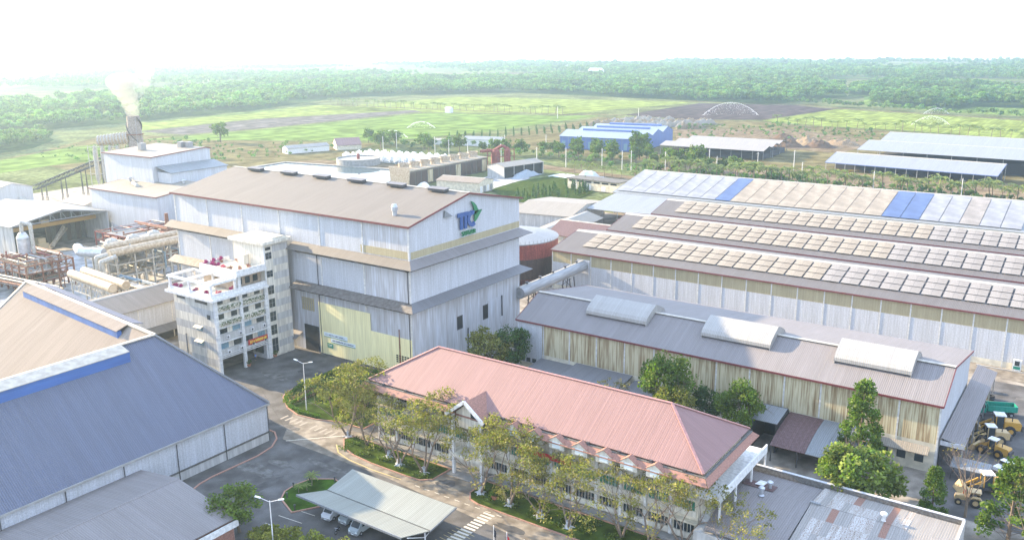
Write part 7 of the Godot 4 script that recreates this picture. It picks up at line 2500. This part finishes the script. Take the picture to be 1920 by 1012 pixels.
func jet(label: String, at: Vector3, reach: float, high: float, n: int) -> void:
	var t := thing("sprinkler_jet", label, "water jet", at)
	t.set_meta("kind", "stuff")
	var mm := MultiMesh.new()
	mm.transform_format = MultiMesh.TRANSFORM_3D
	var b := Mb.new()
	b.box(Vector3(-0.1, -0.1, -0.1), Vector3(0.1, 0.1, 0.1))
	mm.mesh = b.mesh()
	mm.instance_count = n
	for i in n:
		var u := rng.randf()
		var arc := 4.0 * u * (1.0 - u) * high
		var fall := pow(rng.randf(), 5.0) * arc
		mm.set_instance_transform(i, Transform3D(Basis().scaled(Vector3.ONE * rng.randf_range(0.5, 1.3)), Vector3((u - 0.5) * reach * 1.5, maxf(0.2, arc - fall), (u - 0.5) * reach * -0.9 + rng.randfn(0, 0.5))))
	var o := MultiMeshInstance3D.new()
	o.name = "droplets"
	o.multimesh = mm
	o.material_override = M["spray"]
	t.add_child(o)

func spray(label: String, pts: Array) -> void:
	var t := thing("spray_fountains", label, "fountains")
	t.set_meta("kind", "stuff")
	var mm := MultiMesh.new()
	mm.transform_format = MultiMesh.TRANSFORM_3D
	var b := Mb.new()
	b.box(Vector3(-0.2, -0.2, -0.2), Vector3(0.2, 0.2, 0.2))
	mm.mesh = b.mesh()
	var n := 330
	mm.instance_count = pts.size() * n
	for k in pts.size():
		for i in n:
			var u := rng.randf()
			var a := rng.randf() * TAU
			var r := u * 3.6 * rng.randf_range(0.3, 1.2)
			mm.set_instance_transform(k * n + i, Transform3D(Basis().scaled(Vector3.ONE * rng.randf_range(0.6, 1.6)), pts[k] + Vector3(cos(a) * r, 0.3 + 4.6 * (1.0 - u * u * 0.7) * rng.randf_range(0.15, 1.0), sin(a) * r)))
	var o := MultiMeshInstance3D.new()
	o.name = "droplets"
	o.multimesh = mm
	o.material_override = M["spray"]
	t.add_child(o)

func heap(called: String, label: String, at: Vector3, rx: float, rz: float, h: float, m: String, sd: int, group := "", turn := 0.0) -> void:
	var f := FastNoiseLite.new()
	f.seed = sd
	f.frequency = 0.16
	var t := thing(called, label, "heap", at, turn, group)
	var b := mb()
	var n := 22
	var hh := func(i: int, j: int) -> Vector3:
		var x := (i / float(n) - 0.5) * 2.0
		var z := (j / float(n) - 0.5) * 2.0
		var r := minf(1.0, sqrt(x * x + z * z))
		var y := (1.0 - r * r) * h * (1.0 + f.get_noise_2d(x * rx + 40, z * rz) * 0.5) + f.get_noise_2d(x * rx * 3.0, z * rz * 3.0 + 90) * 0.35 * (1.0 - r)
		return Vector3(x * rx, maxf(0.0, y) - 0.02, z * rz)
	for i in n:
		for j in n:
			b.face([hh.call(i, j + 1), hh.call(i + 1, j + 1), hh.call(i + 1, j)])
			b.face([hh.call(i, j + 1), hh.call(i + 1, j), hh.call(i, j)])
	part(t, "mound", b, m)

func smoke() -> void:
	var t := thing("chimney_smoke", "pale cream smoke plume rising from the chimney", "smoke", Vector3(-384, 43.5, -238))
	t.set_meta("kind", "stuff")
	var puffs := [[0.0, 1.6, 0.0, 5.4, 5.0], [-0.4, 4.5, 0.3, 6.4, 6.0], [-1.0, 7.4, 0.8, 7.6, 6.0], [-2.2, 10.2, 1.6, 8.8, 6.6], [-3.6, 12.8, 2.0, 9.6, 6.6], [-1.0, 13.4, 0.0, 7.6, 6.0], [2.2, 10.0, -1.6, 6.0, 7.0], [4.2, 13.6, -3.0, 6.6, 7.6], [5.8, 17.4, -4.0, 6.6, 7.6]]
	for k in puffs.size():
		var q: Array = puffs[k]
		var v := FogVolume.new()
		v.name = "puff"
		v.shape = RenderingServer.FOG_VOLUME_SHAPE_ELLIPSOID
		v.size = Vector3(q[3], q[4], q[3]) * 1.25
		v.position = Vector3(q[0], q[1], q[2]) * 1.2
		var m := FogMaterial.new()
		m.density = 0.07 if k < 6 else 0.03
		m.albedo = Color(0.98, 0.96, 0.9)
		v.material = m
		t.add_child(v, true)

# ---------------------------------------------------------------- vehicles and small things
var wheels := {}

func wheel(t: Node3D, at: Vector3, r: float, w: float, hub := "machine_yellow", called := "wheel") -> void:
	var key := "%s %s" % [r, w]
	if not wheels.has(key):
		var b := Mb.new()
		b.tube(Vector3(0, 0, -w / 2), Vector3(0, 0, w / 2), r, r, 18)
		var h := Mb.new()
		h.tube(Vector3(0, 0, -w / 2 - 0.03), Vector3(0, 0, w / 2 + 0.03), r * 0.5, r * 0.5, 12)
		wheels[key] = [b.mesh(), h.mesh()]
	var o := place(t, called, wheels[key][0], "tyre", Transform3D(Basis(), at))
	place(o, "hub", wheels[key][1], hub, Transform3D())

func bx(t: Node3D, called: String, a: Vector3, c: Vector3, m: String) -> MeshInstance3D:
	var b := mb()
	b.box(a, c)
	return part(t, called, b, m)

func shape(t: Node3D, called: String, outline: Array, z0: float, z1: float, m: String) -> MeshInstance3D:  # convex side outline in x,y, counter-clockwise
	var b := mb()
	var ps := []
	for q in outline:
		ps.append(Vector3(q.x, q.y, z0))
	b.extrude(ps, Vector3(0, 0, z1 - z0))
	return part(t, called, b, m)

func loader(label: String, at: Vector3, turn: float, paint: String, size := 1.0) -> void:
	var t := thing("wheel_loader", label, "loader", at, turn, "machines parked beside the grey shed")
	t.scale = Vector3.ONE * size
	for x in [-1.5, 1.5]:
		for z in [-1.05, 1.05]:
			wheel(t, Vector3(x, 0.8, z), 0.8, 0.6, paint)
	shape(t, "engine_hood", [Vector2(0.7, 0.9), Vector2(3.0, 0.9), Vector2(3.1, 1.9), Vector2(2.9, 2.15), Vector2(0.7, 2.25)], -0.85, 0.85, paint)
	bx(t, "chassis", Vector3(-2.0, 0.6, -0.5), Vector3(2.8, 1.1, 0.5), "steel_dark")
	shape(t, "cab", [Vector2(-0.6, 1.1), Vector2(0.7, 1.1), Vector2(0.7, 3.0), Vector2(-0.45, 3.0)], -0.65, 0.65, "glass_dark")
	bx(t, "cab_roof", Vector3(-0.75, 3.0, -0.8), Vector3(0.85, 3.18, 0.8), "white_paint")
	for z in [-0.62, 0.62]:
		for x in [-0.5, 0.66]:
			bx(t, "cab_pillar", Vector3(x - 0.06, 1.1, z - 0.06), Vector3(x + 0.06, 3.0, z + 0.06), paint)
		var b := mb()
		b.beam(Vector3(-0.8, 1.9, z), Vector3(-2.9, 0.7, z), 0.2, 0.35)
		part(t, "lift_arm", b, paint)
	shape(t, "bucket", [Vector2(-3.9, 0.1), Vector2(-2.8, 0.15), Vector2(-2.7, 1.2), Vector2(-3.1, 1.3)], -1.4, 1.4, "machine_tan")
	bx(t, "counterweight", Vector3(3.1, 0.7, -0.9), Vector3(3.4, 1.7, 0.9), "steel_dark")
	var b2 := mb()
	b2.tube(Vector3(1.8, 2.1, 0.4), Vector3(1.8, 3.0, 0.4), 0.08, 0.08, 6)
	part(t, "exhaust", b2, "steel_dark")

func van(label: String, at: Vector3, turn: float, paint: String) -> void:
	var t := thing("van", label, "van", at, turn, "vans under the carport")
	shape(t, "body", [Vector2(-2.5, 0.4), Vector2(2.5, 0.4), Vector2(2.5, 1.1), Vector2(2.0, 1.3), Vector2(1.3, 2.15), Vector2(-2.35, 2.2), Vector2(-2.5, 1.3)], -0.92, 0.92, paint)
	var b := mb()
	b.quad(Vector3(2.02, 1.34, -0.8), Vector3(1.34, 2.12, -0.75), Vector3(1.34, 2.12, 0.75), Vector3(2.02, 1.34, 0.8))
	b.quad(Vector3(2.02, 1.34, 0.8), Vector3(1.34, 2.12, 0.75), Vector3(1.34, 2.12, -0.75), Vector3(2.02, 1.34, -0.8))
	for i in b.v.size():
		b.v[i] += Vector3(0.03, 0.025, 0)
	part(t, "windscreen", b, "glass_dark")
	for z in [-0.93, 0.93]:
		bx(t, "side_window", Vector3(-2.1, 1.35, z - 0.015), Vector3(1.2, 1.95, z + 0.015), "glass_dark")
		bx(t, "headlight", Vector3(2.49, 0.75, z * 0.75 - 0.18), Vector3(2.53, 1.0, z * 0.75 + 0.18), "sign_white")
		for x in [-1.6, 1.6]:
			wheel(t, Vector3(x, 0.36, z * 0.93), 0.36, 0.24, "aluminium")
	bx(t, "bumper", Vector3(2.45, 0.35, -0.9), Vector3(2.6, 0.62, 0.9), "steel")
	bx(t, "number_plate", Vector3(2.6, 0.42, -0.25), Vector3(2.62, 0.56, 0.25), "sign_white")

func dump_truck() -> void:
	var t := thing("dump_truck", "green dump truck with open tipping body beside the grey shed", "truck", Vector3(-14.4, 0, -193.4), 0.42, "machines parked beside the grey shed")
	shape(t, "cab", [Vector2(-3.9, 0.8), Vector2(-2.2, 0.8), Vector2(-2.2, 2.7), Vector2(-3.4, 2.75), Vector2(-3.85, 1.9)], -1.2, 1.2, "truck_green")
	var b := mb()
	b.extrude([Vector3(-3.87, 1.95, -1.0), Vector3(-3.45, 2.65, -1.0), Vector3(-3.45, 2.65, 1.0), Vector3(-3.87, 1.95, 1.0)], Vector3(-0.03, 0.02, 0))
	part(t, "windscreen", b, "glass_dark")
	for z in [-1.21, 1.21]:
		bx(t, "door_window", Vector3(-3.4, 1.8, z - 0.02), Vector3(-2.4, 2.5, z + 0.02), "glass_dark")
		bx(t, "body_side", Vector3(-2.0, 1.2, z - 0.06), Vector3(3.6, 2.4, z + 0.06), "truck_green")
		for k in 6:
			bx(t, "body_rib", Vector3(-1.9 + k * 1.05, 1.2, z * 1.05 - 0.05), Vector3(-1.78 + k * 1.05, 2.4, z * 1.05 + 0.05), "truck_green")
		for x in [-3.0, 1.4, 2.6]:
			wheel(t, Vector3(x, 0.52, z * 0.85), 0.52, 0.34, "steel")
	bx(t, "body_front", Vector3(-2.1, 1.2, -1.2), Vector3(-1.98, 2.8, 1.2), "truck_green")
	bx(t, "tailgate", Vector3(3.55, 1.2, -1.2), Vector3(3.66, 2.4, 1.2), "truck_green")
	bx(t, "body_floor", Vector3(-2.0, 1.1, -1.15), Vector3(3.6, 1.22, 1.15), "steel_dark")
	bx(t, "chassis", Vector3(-3.6, 0.6, -0.45), Vector3(3.4, 0.95, 0.45), "steel_dark")
	bx(t, "bumper", Vector3(-4.0, 0.5, -1.2), Vector3(-3.85, 0.85, 1.2), "steel")

func tractor() -> void:
	var t := thing("tractor", "old tan tractor with red tank in front of the bare tree", "tractor", Vector3(-13.4, 0, -150.6), 0.2, "machines parked beside the grey shed")
	for z in [-0.95, 0.95]:
		wheel(t, Vector3(1.0, 0.9, z), 0.9, 0.5, "machine_tan")
		wheel(t, Vector3(-1.5, 0.55, z * 0.8), 0.55, 0.3, "machine_tan")
		shape(t, "mudguard", [Vector2(0.2, 1.6), Vector2(0.5, 1.9), Vector2(1.6, 1.9), Vector2(1.9, 1.5), Vector2(1.0, 1.75)], z - 0.3, z + 0.3, "machine_tan")
	shape(t, "hood", [Vector2(-2.1, 0.8), Vector2(0.2, 0.8), Vector2(0.2, 1.7), Vector2(-2.0, 1.55)], -0.4, 0.4, "machine_tan")
	bx(t, "canopy", Vector3(-0.2, 2.55, -0.85), Vector3(1.8, 2.65, 0.85), "machine_tan")
	for x in [-0.1, 1.7]:
		for z in [-0.75, 0.75]:
			bx(t, "canopy_post", Vector3(x - 0.04, 1.2, z - 0.04), Vector3(x + 0.04, 2.55, z + 0.04), "steel_dark")
	bx(t, "seat", Vector3(0.7, 1.25, -0.3), Vector3(1.2, 1.75, 0.3), "steel_dark")
	var b := mb()
	b.tube(Vector3(-0.7, 1.9, 0.1), Vector3(-0.7, 2.5, 0.1), 0.22, 0.22, 10)
	part(t, "red_tank", b, "lamp_red")

func vehicles() -> void:
	dump_truck()
	loader("yellow wheel loader parked next to the green dump truck", Vector3(-13.0, 0, -184.2), 0.35, "machine_yellow", 1.25)
	loader("wheel loader with white cab roof, second from the green dump truck", Vector3(-13.8, 0, -178.6), 0.45, "machine_tan", 1.1)
	loader("small yellow wheel loader, third from the green dump truck", Vector3(-12.6, 0, -173.2), -0.3, "machine_yellow", 1.0)
	loader("orange-yellow wheel loader half hidden behind the bare tree", Vector3(-11.6, 0, -156.4), 0.5, "machine_yellow", 1.2)
	tractor()
	van("silver-white van under the near left corner of the carport", Vector3(-98.4, 0.02, -88.9), -PI / 2 + 0.12, "car_white")
	van("silver van under the middle of the carport", Vector3(-91.4, 0.02, -88.2), -PI / 2 + 0.05, "car_silver")
	van("grey van deep in the shade under the carport", Vector3(-95.0, 0.02, -89.6), -PI / 2, "car_silver")
	# white pickup
	var t := thing("pickup", "white pickup truck at the right of the parked loaders", "pickup", Vector3(-9.8, 0, -167.5), 1.15)
	shape(t, "body", [Vector2(-2.5, 0.45), Vector2(2.4, 0.45), Vector2(2.4, 1.0), Vector2(1.2, 1.1), Vector2(-2.5, 1.1)], -0.9, 0.9, "car_white")
	shape(t, "cab", [Vector2(-0.7, 1.1), Vector2(1.2, 1.1), Vector2(0.6, 1.75), Vector2(-0.6, 1.78)], -0.8, 0.8, "glass_dark")
	bx(t, "cab_roof", Vector3(-0.6, 1.78, -0.8), Vector3(0.62, 1.84, 0.8), "car_white")
	for x in [-1.5, 1.5]:
		for z in [-0.85, 0.85]:
			wheel(t, Vector3(x, 0.38, z), 0.38, 0.25, "aluminium")
	# small shelter
	t = thing("shelter", "grey sheet-roofed shelter beside the bare tree", "shelter", Vector3(-14.5, 0, -160))
	var b := mb(t)
	b.slab(Vector3(-17.6, 2.5, -158.2), Vector3(-11.4, 2.5, -158.2), Vector3(-11.4, 3.0, -161.8), Vector3(-17.6, 3.0, -161.8), 0.1)
	part(t, "roof", b, "roof_light")
	for x in [-17.3, -11.7]:
		for z in [-158.5, -161.5]:
			b = mb(t)
			b.box(Vector3(x - 0.07, 0, z - 0.07), Vector3(x + 0.07, 2.5, z + 0.07))
			part(t, "post", b, "steel_dark")
	# worn tyres
	for q in [[-18.0, -206.0, 3, "stack of worn black tyres farthest along the grey shed"], [-16.4, -201.8, 2, "low pair of worn black tyres by the green dump truck"], [-17.8, -203.2, 1, "single worn black tyre between the two tyre stacks"]]:
		t = thing("tyre_stack", q[3], "tyres", Vector3(q[0], 0, q[1]))
		for k in q[2]:
			b = mb()
			b.lathe(Vector3(0, k * 0.46, 0), [Vector2(0.45, 0.0), Vector2(0.8, 0.0), Vector2(0.92, 0.22), Vector2(0.8, 0.45), Vector2(0.45, 0.45), Vector2(0.45, 0.0)], 18)
			part(t, "tyre", b, "tyre")

func lamp(label: String, at: Vector3, h: float, turn: float) -> void:
	var t := thing("street_lamp", label, "street lamp", at, turn)
	var b := mb()
	b.tube(Vector3.ZERO, Vector3(0, h, 0), 0.12, 0.07, 8)
	part(t, "pole", b, "white_paint")
	for s in [-1.0, 1.0]:
		b = mb()
		b.tube(Vector3(0, h - 0.2, 0), Vector3(s * 1.6, h + 0.35, 0), 0.05, 0.04, 6)
		var a := part(t, "arm", b, "white_paint")
		b = mb()
		b.obox(Transform3D(Basis(Vector3.BACK, s * 0.2), Vector3(s * 1.9, h + 0.42, 0)), Vector3(0.9, 0.12, 0.3))
		part(a, "lamp_head", b, "sign_white")

func small_things() -> void:
	lamp("double-armed white lamp post in the garden island", Vector3(-134.6, 0.1, -115.4), 10.6, 0.2)
	lamp("double-armed white lamp post at the lower edge beside the round tree", Vector3(-97.9, 0, -75.6), 8.9, 0.4)
	# flag poles
	for q in [[-64.9, -87.4, 10.0, "flagpole with dark flag at the lower edge", "cloth_dark"], [-62.8, -87.6, 9.6, "flagpole with red flag at the lower edge", "flag_red"], [-60.1, -87.9, 9.2, "flagpole with furled dark red flag, rightmost at the lower edge", "trim_red"]]:
		var t := thing("flagpole", q[3], "flagpole", Vector3(q[0], 0, q[1]))
		var b := mb()
		b.tube(Vector3.ZERO, Vector3(0, q[2], 0), 0.07, 0.05, 8)
		part(t, "pole", b, "white_paint")
		b = mb()
		var prev := [Vector3(0.06, q[2] - 0.15, 0), Vector3(0.06, q[2] - 1.4, 0)]
		for k in 5:
			var x := 0.06 + (k + 1) * 0.09
			var cur := [Vector3(x, q[2] - 0.2 - (k + 1) * 0.2, sin(k * 2.0) * 0.1), Vector3(x * 0.7, q[2] - 1.5 - (k + 1) * 0.16, cos(k * 2.0) * 0.1)]
			b.quad(prev[1], cur[1], cur[0], prev[0])
			prev = cur
		part(t, "flag", b, q[4])
	# bougainvillea in pots on the terraces
	var spots := [[-180.8, 18.95, -117.9, 1], [-178.6, 18.95, -117.9, 1], [-172.9, 18.95, -117.9, 1], [-169.0, 18.95, -117.9, 1], [-166.9, 18.95, -119.6, 0], [-166.9, 18.95, -123.6, 1], [-178.2, 23.35, -125.2, 1], [-178.2, 23.35, -127.4, 1], [-178.3, 23.35, -129.6, 1], [-175.6, 23.35, -125.0, 1], [-173.8, 23.35, -125.0, 1], [-171.5, 23.35, -124.9, 0], [-169.2, 23.35, -125.0, 2], [-166.9, 23.35, -126.2, 2], [-166.7, 23.35, -128.6, 2], [-174.5, 23.35, -131.6, 2]]
	var proto := {}
	for s in spots:
		var kind: int = s[3]
		var words: String = ["potted coral-red bougainvillea on a tower terrace", "potted magenta bougainvillea on a tower terrace", "potted dry brownish bougainvillea on a tower terrace"][kind]
		if not proto.has(kind):
			var pb := Mb.new()
			pb.lathe(Vector3.ZERO, [Vector2(0.25, 0), Vector2(0.4, 0.5), Vector2(0.32, 0.5), Vector2(0, 0.46)], 10)
			var cb := Mb.new()
			cb.tinted = true
			for k in 9:
				leafball(cb, Vector3(0, 1.0, 0) + rdir(rng) * Vector3(0.5, 0.3, 0.5), Vector3(0.42, 0.35, 0.42), 42, 0.2, [Color(0.5, 0.09, 0.13), Color(0.36, 0.035, 0.16), Color(0.3, 0.16, 0.11)][kind], 0.3, rng)
			proto[kind] = [pb.mesh(), cb.mesh()]
		var t := thing("potted_bougainvillea", words, "potted plant", Vector3(s[0], s[1], s[2]), s[0], "potted bougainvilleas on the tower terraces")
		place(t, "pot", proto[kind][0], "clay", Transform3D())
		place(t, "crown", proto[kind][1], "petal", Transform3D())
	# pots at the kerbs
	for q in [[-79.6, -107.6, "potted palm on the lawn strip beside the zebra crossing"], [-166.0, -125.6, "potted shrub at the foot of the tower column"], [-166.0, -133.6, "potted shrub at the corner of the stair tower"]]:
		var t := thing("pot_plant", q[2], "potted plant", Vector3(q[0], 0.1, q[1]))
		var b := mb()
		b.lathe(Vector3.ZERO, [Vector2(0.4, 0), Vector2(0.6, 0.6), Vector2(0.5, 0.6), Vector2(0, 0.55)], 12)
		part(t, "pot", b, "clay")
		b = mb()
		b.tinted = true
		leafball(b, Vector3(0, 1.1, 0), Vector3(0.8, 0.55, 0.8), 150, 0.35, Color(0.08, 0.12, 0.03), 0.3, rng)
		part(t, "crown", b, "leaf")
	# garden bollards
	for q in [[-109.2, -88.0], [-111.0, -91.0], [-110.6, -94.4], [-106.6, -96.6], [-105.0, -86.0]]:
		var t := thing("garden_bollard", "short dark bollard lamp at the rim of the round lawn", "bollard", Vector3(q[0], 0.12, q[1]), 0.0, "bollards round the lawn")
		var b := mb()
		b.lathe(Vector3.ZERO, [Vector2(0.12, 0), Vector2(0.12, 0.8), Vector2(0.18, 0.85), Vector2(0.18, 1.0), Vector2(0, 1.05)], 10)
		part(t, "post", b, "steel_dark")
	person("person in blue shirt and dark trousers in the passage under the tower", Vector3(-168.2, 0.02, -129.4), 0.6)
	# motorbike by the vans
	var m := thing("motorbike", "small motorbike parked between the two silver vans", "motorbike", Vector3(-94.2, 0.02, -85.2), -1.2)
	wheel(m, Vector3(-0.6, 0.3, 0), 0.3, 0.1, "aluminium")
	wheel(m, Vector3(0.6, 0.3, 0), 0.3, 0.1, "aluminium")
	shape(m, "body", [Vector2(-0.7, 0.5), Vector2(0.3, 0.4), Vector2(0.5, 0.8), Vector2(-0.7, 0.8)], -0.13, 0.13, "cloth_dark")
	var hb := mb()
	hb.tube(Vector3(0.6, 0.3, 0), Vector3(0.4, 1.0, 0), 0.04, 0.04, 6)
	hb.tube(Vector3(0.4, 1.0, -0.32), Vector3(0.4, 1.0, 0.32), 0.03, 0.03, 6)
	part(m, "handlebar", hb, "aluminium")

func person(label: String, at: Vector3, turn: float) -> void:
	var t := thing("person", label, "person", at, turn)
	var b := mb()
	var k := 10
	for s in [-1.0, 1.0]:
		b.tube(Vector3(s * 0.1, 0.08, 0), Vector3(s * 0.11, 0.48, 0.02), 0.055, 0.07, k, false)
		b.tube(Vector3(s * 0.11, 0.48, 0.02), Vector3(s * 0.1, 0.92, 0), 0.07, 0.1, k)
		b.tube(Vector3(s * 0.1, 0.05, -0.06), Vector3(s * 0.1, 0.05, 0.18), 0.05, 0.045, k)
		b.tube(Vector3(s * 0.2, 1.42, 0), Vector3(s * 0.27, 1.14, -0.02), 0.055, 0.048, k)
		b.tube(Vector3(s * 0.27, 1.14, -0.02), Vector3(s * 0.27, 0.88, 0.06), 0.045, 0.035, k)
		b.tube(Vector3(s * 0.27, 0.88, 0.06), Vector3(s * 0.27, 0.74, 0.09), 0.04, 0.02, 8)
	b.lathe(Vector3.ZERO, [Vector2(0.0, 0.86), Vector2(0.17, 0.9), Vector2(0.16, 1.08), Vector2(0.19, 1.32), Vector2(0.17, 1.44), Vector2(0.06, 1.49), Vector2(0.055, 1.55), Vector2(0.085, 1.6), Vector2(0.098, 1.68), Vector2(0.08, 1.75), Vector2(0.0, 1.78)], 16)
	part(t, "body", b, "skin")
	b = mb()
	b.lathe(Vector3.ZERO, [Vector2(0.185, 0.9), Vector2(0.18, 1.08), Vector2(0.21, 1.32), Vector2(0.19, 1.45), Vector2(0.07, 1.5)], 16)
	for s in [-1.0, 1.0]:
		b.tube(Vector3(s * 0.19, 1.43, 0), Vector3(s * 0.265, 1.17, -0.02), 0.075, 0.07, k)
	part(t, "shirt", b, "cloth_blue")
	b = mb()
	for s in [-1.0, 1.0]:
		b.tube(Vector3(s * 0.1, 0.09, 0), Vector3(s * 0.1, 0.94, 0), 0.085, 0.115, k)
	part(t, "trousers", b, "cloth_dark")
	b = mb()
	b.lathe(Vector3(0, 0, -0.012), [Vector2(0.1, 1.67), Vector2(0.104, 1.72), Vector2(0.085, 1.78), Vector2(0, 1.805)], 14)
	part(t, "hair", b, "cloth_dark")

func _ready() -> void:
	rng.seed = 20240611
	view_and_light()
	materials()
	land()
	islands()
	yard_wear()
	main_hall()
	warehouses()
	grey_shed()
	tower()
	office()
	bulk_store()
	carport()
	low_roofs()
	tank_and_gallery()
	mill_plant()
	far_works()
	near_trees()
	far_trees()
	vehicles()
	small_things()
	smoke()
